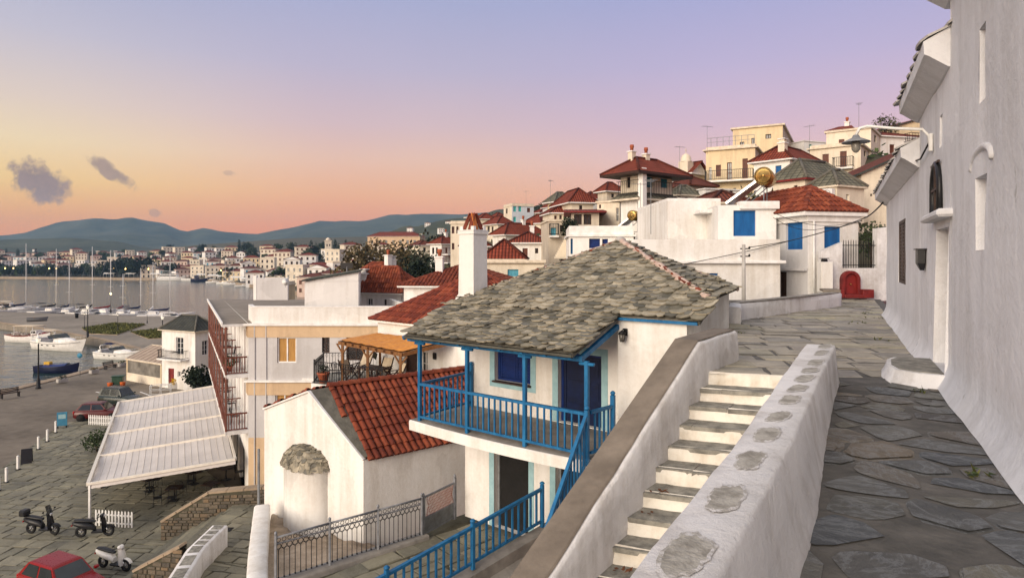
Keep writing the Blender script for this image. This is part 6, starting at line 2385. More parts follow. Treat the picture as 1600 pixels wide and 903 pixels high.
b = house('terrace_building', 'long low cream white building with a ledged parapet behind the slate roof', 984, 25.5, -2, None, 1219, 408, 476,
   [('f', 1103, 427, 1122, 436, 'shutter_blue')], 'white_wall', depth=3.2, dz=1.0)
mb = MB()
mb.box((b.W / 2, 1.6, b.H + .02), (b.W + .1, 3.3, .04), 'white_wall')
mb.box((b.W / 2, -.03, b.H - .04), (b.W + .34, .34, .12), 'white_trim', bev=.02)
mb.box((b.W / 2, .12, b.H + .44), (b.W, .22, .84), 'white_wall')
mb.box((b.W - .11, 1.7, b.H + .44), (.22, 2.9, .84), 'white_wall')
mb.build('parapet', b.root)
b = house('white_terrace_house', 'plain white flat roofed house with a thin canopy over its narrow blue door', 1043, 29.5, 2, None, 1126, 314, 376,
   [('f', 1118.5, 343, 1122.5, 372, 'door_blue'), ('f', 1064, 338, 1067, 342, 'win_dark')], 'white_wall', depth=6, dz=.6)
b.roof('flat', 'roof_felt', o=.0, par=.12, fascia='white_trim')
mb = MB(); q = b.on(V(0, 0, 0), V(0, -1, 0), 1103, 333)
mb.box((q.x, -.5, q.z), (1.2, 1.0, .16), 'white_trim', bev=.02); mb.build('canopy', b.root)
b = house('shuttered_block', 'white cube house with one large bright blue shuttered window and a solar heater above', 1122, 27.6, -3, None, 1213, 322, 380,
   [('f', 1146, 329, 1181, 369, 'shutter_blue')], 'white_wall', depth=3.5, dz=.4, lod=1)
mb = MB(); mb.box((b.W / 2 + .5, .1, b.H + .02), (b.W - .8, .5, .34), 'white_trim', bev=.02); mb.box((b.W / 2, 1.8, b.H + .02), (b.W, 3.3, .06), 'white_wall'); mb.build('parapet', b.root)
blk = b
b = house('red_roof_house', 'white house with bright red tiled hip roof, blue shutters and a grey overhanging bay', 1262, 26.0, 14, 1213, 1341, 337, 468,
   [('f', 1288, 354, 1315, 388, 'shutter_blue'), ('l', 1228, 348, 1254, 390, 'shutter_blue'), ('l', 1217, 425, 1229, 467, 'door_dark')], 'white_wall', dz=.1, mats={'l': 'grey_wall'})
b.roof('hip', 'clay_tiles', h=1.15, o=.24, geo='tile', th=.16, box=(-.1, .0, b.W, b.D + 3.4))
mb = MB()
A, d, n, L, _, _ = b.frames()['l']
z = b.on(A, n, 1240, 421).z
mb.box(A + d * (L / 2) + n * .08 + V(0, 0, z), (L, .2, .10), 'grey_wall', ax=(d, n, V(0, 0, 1)))
mb.box(V(b.W / 2, -.03, b.H - .12), (b.W + .1, .1, .24), 'white_trim')
mb.box(A + d * (L / 2) + n * .03 + V(0, 0, b.H - .12), (L, .1, .24), 'white_trim', ax=(d, n, V(0, 0, 1)))
mb.tube([(.25, -.06, .2), (.25, -.06, b.H - .2)], .04, 'white_plastic', 8)
mb.build('ledge', b.root)
def solar(label, u, v, Y, rz, sc=1.0):
 t = thing('solar_heater', label, 'solar water heater', P(u, v, Y), rz, 'solar water heaters on roofs')
 t.scale = (sc, sc, sc)
 mb = MB()
 mb.tube([(-.02, -.62, .95), (-.02, -.60, .95), (-.02, .60, .95), (-.02, .62, .95)], [.25, .30, .30, .25], 'brass', 20)
 tk = mb.build('tank', t)
 mb = MB(); mb.lathe([(.25, 0), (.27, .0), (.22, .025), (.06, .03), (.05, .05)], 'brass', n=18); e = mb.build('end_cap', tk)
 e.location = (-.02, -.62, .95); e.rotation_euler = (rad(90), 0, 0)
 mb = MB()
 a, c = V(-1.25, 0, .08), V(-.25, 0, .80)
 x = (c - a).normalized(); y = V(0, 1, 0); z = x.cross(y)
 mb.box((a + c) / 2, ((c - a).length, 1.05, .08), 'steel', ax=(x, y, z))
 mb.box((a + c) / 2 + z * .045, ((c - a).length - .1, .95, .01), 'panel_glass', ax=(x, y, z))
 for k in range(7):
  mb.box((a + c) / 2 + z * .052 + y * (-.42 + k * .14), ((c - a).length - .1, .012, .008), 'dark_iron', ax=(x, y, z))
 mb.build('collector', t)
 mb = MB()
 for sy in (-.45, .45):
  for p, q in (((-.02, sy, 0), (-.02, sy, .7)), ((-1.2, sy, 0), (-.02, sy, .04)), ((-.7, sy, .05), (-.02, sy, .65)), ((-1.2, sy, 0), (-1.2, sy, .1))):
   mb.tube([p, q], .018, 'grey_iron', 6)
 mb.build('stand', t)
 return t
solar('large brass ended solar water heater above the white cube house with blue shutter', 1197, 321, 28.6, rad(-28), 1.3)
FY = 25.7
t = thing('garden_wall', 'white garden wall with a sloping top and gate pillar behind the red fountain niche', 'wall', P(1283, 465, FY))
o = t.location
def wl(u, v, Y=FY):
 return P(u, v, Y) - o
mb = MB()
def panel(pts, th=.3, m='parapet_white', Y=FY):
 f = [wl(u, v, Y) for u, v in pts]
 bk = [p + V(0, th, 0) for p in f]
 n_ = len(f)
 mb.poly(f, m); mb.poly(bk[::-1], m)
 for i in range(n_):
  j = (i + 1) % n_
  mb.poly([f[i], f[j], bk[j], bk[i]], m)
panel([(1283, 470), (1316, 470), (1316, 379), (1283, 393)])
panel([(1316, 470), (1371, 470), (1371, 419), (1316, 419)])
panel([(1371, 470), (1425, 470), (1425, 350), (1371, 357)], .35)
mb.build('wall', t)
mb = MB()
mb.box(wl(1289, 433, FY - .4), (.46, .4, 1.2), 'white_wall', bev=.02)
mb.build('pillar', t)
t2 = thing('pillar_lamp', 'small black lamp on the white pillar left of the red fountain', 'lamp', P(1288, 411, FY - .4))
mb = MB(); mb.box((0, 0, .06), (.2, .2, .2), 'black_plastic', bev=.03); mb.box((0, 0, .18), (.26, .26, .03), 'black_plastic'); mb.build('housing', t2)
t = thing('fence_railing', 'black iron railing set in the garden wall above the red fountain', 'railing', P(1316, 419, FY + .15))
mb = MB()
w_ = 55 / 1000 * FY
for z in (.12, .92):
 mb.bar((0, 0, z), (w_, 0, z), .03, .03, 'dark_iron')
for k in range(14):
 x = w_ * (k + .5) / 14
 mb.bar((x, 0, 0), (x, 0, 1.08), .018, .018, 'dark_iron', up=(1, 0, 0))
 mb.lathe([(.016, 1.08), (.001, 1.15)], 'dark_iron', (x, 0, 0), 6)
mb.build('panel', t)
p = P(1362, 420, FY + 1.2)
tree('shrub', 'dark green shrub behind the black railing at the garden wall', p, 2.0, .75, 700, .12, 'leaf_green', 17, 1.3, cat='shrub', trunkf=.2)
t = thing('fountain', 'dark red arched fountain niche with a low bench base set against the white wall', 'fountain', P(1326, 465, FY - .02))
mb = MB()
aw_, ah = .36, 1.08
out = [V(-aw_, -.22, 0)] + [V(-aw_ * math.cos(math.pi * j / 12), -.22, ah - aw_ + aw_ * math.sin(math.pi * j / 12)) for j in range(13)] + [V(aw_, -.22, 0)]
inn = [V(p.x * .68, p.y, .16 + (p.z) * .76) for p in out]
for i in range(len(out) - 1):
 mb.poly([out[i], out[i + 1], inn[i + 1], inn[i]], 'oxide_red')
 mb.poly([out[i] + V(0, .24, 0), out[i + 1] + V(0, .24, 0), out[i + 1], out[i]], 'oxide_red')
 mb.poly([inn[i], inn[i + 1], inn[i + 1] + V(0, .14, 0), inn[i] + V(0, .14, 0)], 'dull_red')
mb.poly([p + V(0, .14, 0) for p in inn], 'dull_red')
mb.poly([out[0], out[-1], inn[-1], inn[0]], 'oxide_red')
mb.build('niche', t)
mb = MB()
mb.box((-.55, -.2, .17), (.38, .42, .34), 'oxide_red', bev=.02); mb.box((.58, -.2, .17), (.44, .42, .34), 'oxide_red', bev=.02); mb.box((0, -.30, .07), (.74, .3, .14), 'oxide_red', bev=.02)
mb.build('bench', t)
mb = MB(); mb.tube([(0, -.09, .55), (0, -.16, .56), (0, -.18, .52)], .018, 'brass', 6); mb.build('tap', t)
pt = P(1162, 382, 22.5)
t = thing('utility_pole', 'grey metal utility pole with insulators behind the knee high kerb wall', 'utility pole', V(pt.x, pt.y, -.6))
mb = MB(); mb.tube([(0, 0, 0), (0, 0, pt.z + .6)], [.075, .06], 'pale_concrete', 10); mb.build('pole', t)
for dz in (.15, .42):
 mb = MB(); mb.bar((-.12, 0, pt.z + .6 - dz), (.22, 0, pt.z + .6 - dz), .04, .04, 'dark_iron'); mb.lathe([(.03, 0), (.045, .03), (.02, .08)], 'dark_iron', (.2, 0, pt.z + .6 - dz), 8); mb.build('insulator', t)
def wire(label, a, c, sag, r=.011):
 t = thing('power_line', label, 'cable', a, 0, 'wires strung between the houses and the pole')
 pts = [V(0, 0, 0).lerp(c - a, i / 10) + V(0, 0, -sag * 4 * (i / 10) * (1 - i / 10)) for i in range(11)]
 mb = MB(); mb.tube(pts, r, 'wire', 5); mb.build('wire', t)
J = P(1347, 342, 25.2)
wire('upper black wire from the utility pole to the red roofed house corner', pt + V(.2, 0, -.1), J, .15, .014)
wire('lower black wire from the terrace building past the pole to the red roofed house', P(1050, 416, 25.2), J + V(0, 0, -.08), .12, .014)
wire('loose wire looping over the two blue shutters of the red roofed house', P(1210, 333, 25.4), J + V(0, 0, -.05), .35)
wire('second loose wire looping low over the blue shutters of the red roofed house', P(1208, 340, 25.4), P(1290, 356, 25.0), .25)
wire('thick black cable from the red roofed house up to the church eave', J, CH.M @ V(20.2, .1, 3.2), .08, .022)
b = house('gabled_house', 'tall plain white house with a dark sloping roof edge beside the church eave', 1346, 37, -6, None, 1480, 272, 352, [('f', 1360, 303, 1363, 307, 'win_dark')], 'cream_wall', depth=6, dz=1.5)
lean(b, 2.1, 'clay_roof_brown', .25, .12, 'cream_wall')
b = house('slate_shed_house', 'low white house with small dark slate roof and an air conditioner', 1308, 33.5, 28, 1264, 1350, 292, 338, [('l', 1275, 303, 1279, 312, 'win_dark'), ('f', 1322, 304, 1327, 314, 'win_white')], 'cream_wall', roof=dict(kind='hip', m='slate_roof', h=.95, o=.15, fascia='cream_trim'), dz=1)
A, d, n, L, _, _ = b.frames()['l']
q = b.M @ (b.on(A, n, 1295, 304) + n * .18)
t = thing('air_conditioner', 'white air conditioner unit on the wall of the low slate roofed house', 'air conditioner', q, rad(28 + 90))
mb = MB(); mb.box((0, 0, 0), (.8, .3, .55), 'white_plastic', bev=.02); mb.build('casing', t)
mb = MB(); mb.ring((-.12, .155, 0), (0, 1, 0), .2, .012, 'grey_paint', 20, 6); mb.ring((-.12, .155, 0), (0, 1, 0), .11, .01, 'grey_paint', 16, 6); mb.lathe([(.04, 0), (.04, .01)], 'grey_paint', (-.12, .155, 0), 8); mb.build('fan_grille', t)
b = house('green_slate_house', 'white house under a broad mossy slate roof with dark red eaves', 1258, 38.5, 32, 1208, 1330, 281, 322, [('l', 1240, 290, 1246, 300, 'win_brown'), ('f', 1276, 288, 1281, 298, 'win_dark')], 'cream_wall', roof=dict(kind='hip', m='slate_roof', h=1.35, o=.3, fascia='oxide_red'), dz=1)
b = house('blue_door_house', 'white house with red roof and a narrow bright blue shuttered opening', 1234, 47, 42, 1178, 1290, 250, 296, [('l', 1211.5, 259, 1221, 283, 'shutter_sky2'), ('l', 1193, 262, 1201, 276, 'shutter_sky2')] if False else [('l', 1211.5, 259, 1221, 283, 'shutter_blue'), ('l', 1193, 263, 1201, 276, 'shutter_blue')], 'white_wall', roof=dict(kind='hip', m='clay_roof', h=1.3, o=.35), dz=1)
b.chimney(.8, .9, b.H + .1, 1.3, .5, 'cream_wall', 'cap')
b = house('yellow_house', 'large yellow ochre house with brown shutters and a long iron railed balcony', 1180, 58, 62, 1103, 1229, 229, 314,
   [('l', 1118.5, 258, 1126.5, 276, 'shutter_brown'), ('l', 1136, 254, 1143.5, 281, 'win_brown'), ('l', 1160, 248, 1168.5, 279, 'shutter_brown'), ('l', 1108, 262, 1112, 282, 'win_white'), ('l', 1146, 294, 1150, 301, 'win_dark'), ('f', 1186, 238, 1192, 252, 'niche')], 'yellow_wall', mats={'f': 'old_wall'}, dz=2)
b.roof('flat', 'roof_felt', o=.25, par=.25, fascia='cream_trim')
balcony(b, 'l', 1104, 1178, 284, 1.0)
mb = MB(); A, d, n, L, _, _ = b.frames()['l']
for k in range(8):
 mb.bar(V(.1, b.D * k / 8 + .1, b.H + .2), V(.1, b.D * k / 8 + .1, b.H + 1.1), .04, .04, 'grey_iron', up=(1, 0, 0))
mb.bar(V(.1, .1, b.H + 1.1), V(.1, b.D - .1, b.H + 1.1), .04, .04, 'grey_iron'); mb.bar(V(.1, .1, b.H + .7), V(.1, b.D - .1, b.H + .7), .03, .03, 'grey_iron')
mb.build('roof_railing', b.root)
b2 = house('penthouse', 'ochre upper block with flaking plaster rising behind the large yellow house', 1223, 61.5, 62, 1145, 1249, 196, 236,
   [('l', 1156, 222, 1163, 231, 'win_dark'), ('l', 1174, 216, 1179.5, 227, 'win_dark'), ('l', 1196, 210, 1205, 217, 'win_dark')], 'yellow_wall', mats={'f': 'old_wall'}, dz=3)
b2.roof('slab', 'roof_felt', o=.2, th=.16, fascia='cream_trim')
b2.chimney(b2.W - .6, .5, b2.H, .9, .35, 'old_wall')
b = house('hilltop_house', 'large white house with brown shutters and heavy cornice high under the ridge', 1345, 56, 52, 1265, 1377, 225, 274,
   [('l', 1285, 241, 1295, 259, 'shutter_brown'), ('l', 1312.5, 236.5, 1323, 266, 'shutter_brown'), ('f', 1350, 236, 1353.5, 245, 'win_dark'), ('f', 1364.5, 247, 1368, 260, 'win_dark')], 'cream_wall', dz=2)
b.roof('flat', 'roof_felt', o=.22, par=.25, fascia='cream_trim')
balcony(b, 'l', 1303, 1334, 264, .7)
b2 = house('upper_storey_house', 'small cream upper storey with square brown windows above the large hilltop house', 1361, 59, 52, 1291, 1376, 201, 230,
   [('l', 1310.5, 218, 1319.5, 226.5, 'shutter_brown'), ('l', 1331.5, 214.5, 1339, 223.5, 'shutter_brown'), ('f', 1366, 212, 1369.5, 223, 'win_dark')], 'cream_wall', dz=2)
b2.roof('slab', 'roof_felt', o=.15, th=.2, fascia='cream_trim')
mb = MB(); flat_face(mb, [V(-.2, b2.D * .35, b2.H + .2), V(-.2, b2.D + .2, b2.H + .2), V(1.6, b2.D * .8, b2.H + .8), V(1.6, b2.D * .5, b2.H + .8)], 'clay_roof'); flat_face(mb, [V(3.4, b2.D * .35, b2.H + .2), V(-.2, b2.D * .35, b2.H + .2), V(1.6, b2.D * .5, b2.H + .8), V(1.6, b2.D * .8, b2.H + .8)], 'clay_roof')
mb.build('dormer_roof', b2.root)
b2.chimney(1.6, b2.D * .6, b2.H + .4, .7, .4)
b = house('balcony_house', 'white house with red roof, brown door and iron balcony touching the church eave', 1376, 63, 14, None, 1452, 214, 250,
   [('f', 1390, 226, 1398, 240, 'shutter_brown'), ('f', 1424, 205, 1431, 226, 'shutter_brown')], 'white_wall', roof=dict(kind='hip', m='clay_roof', h=1.0, o=.3), depth=6, dz=3)
balcony(b, 'f', 1412, 1440, 226, .9)
b = house('ochre_gable_house', 'pale yellow gabled house with a red roof line at the very top of the town', 1392, 72, 12, None, 1440, 200, 218, [], 'yellow_wall', depth=6, dz=4)
lean(b, 1.2, 'clay_roof', .25, .14, 'yellow_wall')
b = house('small_white_house', 'small white house with a turquoise window between the ochre block and hilltop house', 1256, 66, 20, None, 1300, 221, 245, [('f', 1264, 226, 1269, 233, 'shutter_turq')], 'white_wall', roof=dict(kind='slab', m='roof_felt', o=.1, fascia='white_trim'), depth=5, dz=3)
p = P(1384, 206, 70)
tree('bush', 'bare grey green bush on the slope above the balcony house', V(p.x, p.y, p.z - 2.2), 4.2, 1.6, 500, .3, 'leaf_olive', 23, .9, cat='bush')
Xc = (996 - 800) / 1000 * 42
b = house('tower_house', 'tall white house with teal windows under a wide overhanging red hip roof', 996, 42, 37, 970, 1050, 309, 374,
   [('f', 1018, 321, 1026.5, 341, 'win_white'), ('f', 1032, 321, 1041, 338, 'win_white')], 'white_wall', dz=1.5)
H1 = b.H
zt = P(996, 274, 42).z - b.z
b.walls(b.W, b.D, zt, [('f', 1009, 275, 1020.5, 293, 'shutter_teal'), ('f', 1032.5, 277, 1044, 294, 'shutter_teal'), ('l', 979, 277, 985, 294, 'win_dark')], 'cream_wall', z0=H1)
b.roof('hip', 'clay_roof', h=1.15, o=1.0, fascia='dark_wood', th=.16)
mb = MB()
o_ = .55
ou = [V(-o_, -o_, H1 - .05), V(b.W + o_, -o_, H1 - .05), V(b.W + o_, b.D + o_, H1 - .05), V(-o_, b.D + o_, H1 - .05)]
iu = [V(0, 0, H1 + .4), V(b.W, 0, H1 + .4), V(b.W, b.D, H1 + .4), V(0, b.D, H1 + .4)]
for i in range(4):
 flat_face(mb, [ou[i], ou[(i + 1) % 4], iu[(i + 1) % 4], iu[i]], 'slate_roof')
 mb.poly([ou[i] - V(0, 0, .12), ou[(i + 1) % 4] - V(0, 0, .12), ou[(i + 1) % 4], ou[i]], 'cream_trim')
mb.poly([p - V(0, 0, .12) for p in ou][::-1], 'cream_trim')
mb.build('skirt_roof', b.root)
mb = MB()
rz_ = H1 + .42
rail_run(mb, V(-.4, -.4, rz_ - .3), V(b.W + .4, -.4, rz_ - .3), 1.0, 'dark_iron', step=.16, bal=.02, top=(.04, .04))
rail_run(mb, V(-.4, -.4, rz_ - .3), V(-.4, b.D, rz_ - .3), 1.0, 'dark_iron', step=.16, bal=.02, top=(.04, .04))
mb.build('railing', b.root)
mb = MB(); mb.box((-.15, -.55, (zt + .6) / 2), (.42, .42, zt + .2), 'white_wall', bev=.03); mb.build('pillar', b.root)
b.chimney(.6, b.D * .7, zt + .5, 1.2, .38, 'cream_wall'); b.chimney(b.W * .5, .8, zt + .4, 1.2, .38, 'cream_wall')
b = house('hill_church', 'little cream church with a round belfry dome beside the yellow ochre house', 1080, 60, 42, 1059, 1106, 272, 306, [('l', 1066, 282, 1069, 291, 'win_dark')], 'cream_wall', roof=dict(kind='gable', m='clay_roof', h=1.2, o=.3, ridge='y'), cat='church', dz=2)
mb = MB()
mb.box((.3, b.D - .7, b.H + .6), (1.0, 1.0, 1.3), 'cream_wall', bev=.02)
mb.lathe([(.55, 1.2), (.55, 1.32), (.5, 1.34), (.48, 1.6), (.36, 1.85), (.15, 2.0), (.04, 2.05)], 'cream_wall', (.3, b.D - .7, b.H), 14)
mb.bar((.3, b.D - .7, b.H + 2.0), (.3, b.D - .7, b.H + 2.5), .04, .04, 'cream_trim', up=(1, 0, 0)); mb.bar((.15, b.D - .7, b.H + 2.33), (.45, b.D - .7, b.H + 2.33), .04, .04, 'cream_trim')
mb.build('belfry', b.root)
b = house('brown_eave_house', 'cream house with a sagging yellow awning and brown eaves below the hill church', 1078, 52, 30, 1046, 1112, 291, 318, [('f', 1085, 296, 1092, 306, 'win_brown'), ('f', 1096, 296, 1103, 310, 'door_brown')], 'cream_wall', roof=dict(kind='hip', m='clay_roof_brown', h=.9, o=.45, fascia='brown_wood'), dz=1.5)
b = house('blue_window_house', 'white terrace house with deep blue windows showing above the slate roof', 889, 36, -3, None, 990, 367, 408,
   [('f', 920.5, 373, 937.5, 388, 'shutter_deep'), ('f', 941, 373.5, 950, 388, 'shutter_deep'), ('f', 891.5, 373, 895, 397, 'door_blue')], 'white_wall', depth=5, dz=1.5)
b.roof('flat', 'roof_felt', o=.12, par=.5, fascia='white_trim')
solar('small solar water heater on the terrace of the house with deep blue windows', 993, 363, 37.5, rad(-28), 1.0)
b = house('narrow_house', 'narrow cream white house left of the tower house with a slim window', 968, 47, 58, 933, 985, 316, 362, [('l', 962.5, 325, 967, 346, 'win_white'), ('l', 936, 320, 939, 326, 'win_brown')], 'cream_wall', dz=2)
b.roof('slab', 'roof_felt', o=.1, th=.15, fascia='cream_trim')
b = house('porch_house', 'house with a red awning roof over a shaded terrace and potted plants', 893, 45, -4, None, 936, 333, 354, [('f', 897, 335, 909, 351, 'win_dark'), ('f', 912, 335, 924, 351, 'win_dark')], 'old_wall', depth=4, dz=2)  # large dark panes stand in for the shade inside the open terrace
b.roof('shed', 'clay_roof', h=.5, o=.5, fascia='oxide_red')
b = house('red_hip_house', 'white house with broad red hip roof on the skyline above the shaded terrace', 893, 62, 14, 866, 927, 318, 340, [('f', 905, 321, 910, 328, 'win_dark')], 'cream_wall', roof=dict(kind='hip', m='clay_roof', h=1.5, o=.45), dz=2)
b = house('grey_roof_house', 'pale yellow house with a grey slate roof on the skyline', 868, 72, 30, 856, 894, 317, 350, [('l', 860, 321, 864, 330, 'shutter_brown'), ('f', 874, 322, 879, 331, 'shutter_brown')], 'yellow_wall', roof=dict(kind='hip', m='slate_roof', h=1.2, o=.5), dz=2)
b = house('step_house', 'old grey beige house with a sky blue door beside the outside stairs', 857, 50, 4, None, 890, 346, 404, [('f', 860.5, 356, 868.5, 369, 'shutter_sky'), ('f', 875, 352, 881, 362, 'win_dark')], 'old_wall', depth=5, dz=1)
b.roof('slab', 'roof_felt', o=.1, th=.15, fascia='cream_trim')
balcony(b, 'f', 858, 871, 370, .8)
t = thing('outside_stairs', 'narrow stone stairs climbing between the blue window house and the old beige house', 'stairs', P(871, 404, 47))
mb = MB()
for k in range(10):
 mb.box((k * .09 + .2, -.2 + k * .12, (k + 1) * .075), (.9, .3, (k + 1) * .15), 'cream_wall')
mb.build('steps', t)
b = house('turquoise_house', 'pale blue grey house with turquoise shutters standing on the ridge', 800, 106, 22, 787, 834, 321, 356,
   [('f', 802, 322.5, 806.5, 331, 'shutter_turq'), ('f', 810, 322, 814.5, 331, 'shutter_turq'), ('f', 802, 339, 806.5, 347, 'shutter_turq'), ('f', 823.5, 325, 828.5, 332, 'shutter_brown'), ('l', 790, 326, 793, 334, 'win_dark')], 'blue_wall', mats={'l': 'cream_wall'}, dz=3)
b.roof('flat', 'roof_felt', o=.1, par=.35, fascia='cream_trim')
hs = [
 ('red_roof_house', 'cream house with red roof and two tall dark windows left of the turquoise house', 778, 96, 30, 757, 801, 351, 372, [('l', 761.5, 354, 765, 363, 'win_dark'), ('l', 768, 354, 771, 363, 'win_dark')], 'cream_wall', 1.3),
 ('red_roof_house', 'pale house with red roof and one brown shutter below the turquoise house', 845, 82, 48, 819, 863, 350, 376, [('l', 828, 352, 832, 361, 'shutter_brown')], 'cream_wall', 1.2),
 ('red_roof_house', 'broad white house whose wide red hip roof fills the middle of the slope', 790, 70, 36, 770, 852, 368, 392, [('l', 778.5, 376, 785, 382, 'win_brown')], 'white_wall', 1.35),
 ('red_roof_house', 'small white house with pointed red roof and a brown door behind the chimney', 799, 55, -3, None, 851, 381, 412, [('f', 816.5, 388, 824.5, 401, 'door_brown'), ('f', 836, 388, 841, 396, 'win_dark')], 'white_wall', .95),
 ('red_roof_house', 'small red roofed cream house peeping out left of the chimney top', 752, 112, 20, 741, 772, 343, 360, [('f', 757, 347, 760, 353, 'win_dark')], 'cream_wall', 1.1),
 ('red_roof_house', 'small red roofed house right of the turquoise house on the ridge', 845, 118, 25, 835, 864, 333, 350, [('f', 851, 336, 854, 342, 'win_dark')], 'cream_wall', 1.1),
 ('red_roof_house', 'white house with brown wooden balconies and red roof above the olive trees', 690, 90, 48, 672, 716, 382, 416, [('l', 675, 387, 678.5, 397, 'win_dark'), ('l', 681, 387, 684, 397, 'win_dark'), ('l', 675, 400, 678, 407, 'win_dark'), ('l', 681, 400, 684, 407, 'win_dark'), ('f', 696, 387, 700, 396, 'win_brown')], 'white_wall', 1.1),
]
for nm, lb, u, Y, yw, ul, ur, vt, vb, wn, wm, rh in hs:
 b = house(nm, lb, u, Y, yw, ul, ur, vt, vb, wn, wm, roof=dict(kind='hip', m='clay_roof', h=rh, o=.4), dz=2, group='red roofed houses on the slope', depth=6)
 if Y in (70, 55, 90):
  b.chimney(b.W * .6, b.D * .5, b.H + rh * .55, 1.1, .4)
 if Y == 90:
  balcony(b, 'f', 691, 705, 398, 1.2, 'brown_wood'); balcony(b, 'f', 691, 705, 411, 1.2, 'brown_wood')
b = house('cornice_house', 'cream house with a long pale cornice, red roof and sky blue windows behind the chimney', 748, 43, -3, None, 850, 410, 446, [('f', 793, 421, 810, 432, 'shutter_sky'), ('f', 756, 421, 764.5, 428, 'shutter_sky')], 'cream_wall', depth=6, dz=1.5)
mb = MB(); mb.box((b.W / 2, -.05, b.H + .05), (b.W + .3, .4, .22), 'cream_trim', bev=.03); mb.box((b.W / 2, 3, b.H + .1), (b.W, 5.8, .1), 'roof_felt'); mb.build('cornice', b.root)
b.roof('hip', 'clay_roof', h=1.35, o=.15, box=(.1, .3, b.W * .70, 5.6), H=b.H + .12, fascia='cream_trim')
b = house('beige_tower_house', 'tall beige flat topped house partly hidden behind the big white chimney', 704, 82, -5, None, 738, 349, 416, [('f', 705.8, 354, 710, 365, 'win_brown'), ('f', 713, 354, 716.5, 365, 'win_brown'), ('f', 706, 380, 710, 390, 'win_brown')], 'cream_wall', depth=6, dz=2)
b.roof('flat', 'roof_felt', o=.15, par=.3, fascia='cream_trim')
for i, (u, Y, yw, ul, ur, vt, vb, wm, lb) in enumerate((
  (730, 100, 25, 720, 750, 356, 372, 'white_wall', 'little white cottage with red roof just left of the chimney top'),
  (735, 130, 15, 726, 754, 345, 356, 'cream_wall', 'small cream cottage with red roof on the skyline left of the chimney'),
  (776, 128, 30, 766, 790, 340, 352, 'cream_wall', 'small cream cottage with red roof left of the pale blue house'),
  (722, 150, 30, 712, 738, 352, 362, 'pink_wall', 'small pinkish cottage with red roof low on the skyline'),
  (858, 112, 30, 848, 872, 325, 342, 'white_wall', 'small white cottage with red roof beside the grey roofed house'),
  (948, 66, 30, 934, 972, 300, 322, 'cream_wall', 'small cream cottage with red roof left of the tower house'),
  (655, 130, 30, 640, 676, 384, 396, 'cream_wall', 'cream cottage with red roof above the olive brown trees'),
  (920, 80, 30, 906, 940, 312, 325, 'white_wall', 'little white cottage with red roof behind the broad red hip roof'),
  (1030, 70, 30, 1014, 1062, 284, 306, 'white_wall', 'white cottage with red roof just behind the tower house'),
  (1150, 72, 20, 1120, 1186, 236, 262, 'cream_wall', 'cream cottage roof behind the yellow ochre house'))):
 house('cottage', lb, u, Y, yw, ul, ur, vt, vb, [('f', u + (ur - u) * .3, vt + 3, u + (ur - u) * .5, vt + 9, 'win_dark')], wm, roof=dict(kind='hip', m='clay_roof' if i % 3 else 'clay_roof_brown', h=1.0, o=.35), dz=3, group='small cottages on the slope', cat='cottage', lod=0)
b = house('red_tile_house', 'white house under red barrel tiles beside the rooftop hut', 626, 42.5, 64, 553, 641, 460, 488, [('l', 600, 468, 604, 477, 'win_dark'), ('l', 573, 466, 582, 478, 'win_white')], 'white_wall', dz=1.5)
b.roof('hip', 'clay_tiles', h=1.7, o=.35, geo='tile')
b.chimney(b.W * .2, b.D * .8, b.H + .3, 1.0, .5, 'white_wall', 'cap')
b = house('red_tile_house', 'white house under red barrel tiles with two white chimneys, farthest of the near roofs', 605, 53, 52, 548, 641, 441, 462, [], 'white_wall', dz=2)
b.roof('hip', 'clay_tiles', h=1.5, o=.35, geo='tile')
b.chimney(.8, .8, b.H + .2, 2.0, .45); b.chimney(b.W - 1.2, .9, b.H + .2, 1.6, .45, 'white_wall', 'cap')
b = house('red_tile_house', 'white house under a wide red barrel tile roof directly left of the slate house chimney', 631, 35.5, -7, None, 792, 449, 492, [('f', 668, 455, 674, 462, 'win_white')], 'white_wall', depth=6, dz=1.5)
b.roof('hip', 'clay_tiles', h=1.15, o=.3, geo='tile')
b.chimney(1.6, 1.8, b.H + .3, 1.35, .42)
mb = MB(); mb.tube([(2.0, -.06, .3), (2.0, -.06, b.H - .1)], .05, 'grey_paint', 8); mb.build('downpipe', b.root)
# the slope itself
CTRL = list(BASES) + [(-20, 60, -10), (-10, 45, -8), (0, 30, -4), (10, 30, -1.2), (16, 28, -.4), (22, 32, 1.5), (40, 40, 7), (60, 50, 14), (-12, 36, -10), (-5, 33, -7), (-45, 150, -10), (-20, 120, -4), (-60, 220, -8), (0, 200, 10), (40, 200, 22), (120, 200, 40), (80, 100, 22), (60, 80, 18), (-14, 80, -9), (-16, 100, -8), (-24, 110, -8), (-10, 60, -9), (-8, 50, -8.5), (-3, 45, -5), (3, 45, -3), (2, 40, -4), (4, 52, -2), (-5, 70, -6), (-12, 70, -9)]
def slope_z(x, y):
 sw = sz = 0
 for (a, c, z) in CTRL:
  w = 1 / (((x - a) ** 2 + (y - c) ** 2) + 6) ** 1.6
  sw += w; sz += w * (z - .35)
 return sz / sw
rows = []
for j in range(44):
 Y = 29 * (220 / 29) ** (j / 43)
 row = []
 for i in range(70):
  u = 590 + (1640 - 590) * i / 69
  x = (u - 800) / 1000 * Y
  row.append(V(x, Y, max(-13.5, slope_z(x, Y)) + noise.noise(V(x * .3, Y * .3, 0)) * .25))
 rows.append(row)
mb = MB(); mb.grid(rows, 'town_earth'); mb.build('terrain', kind='structure')
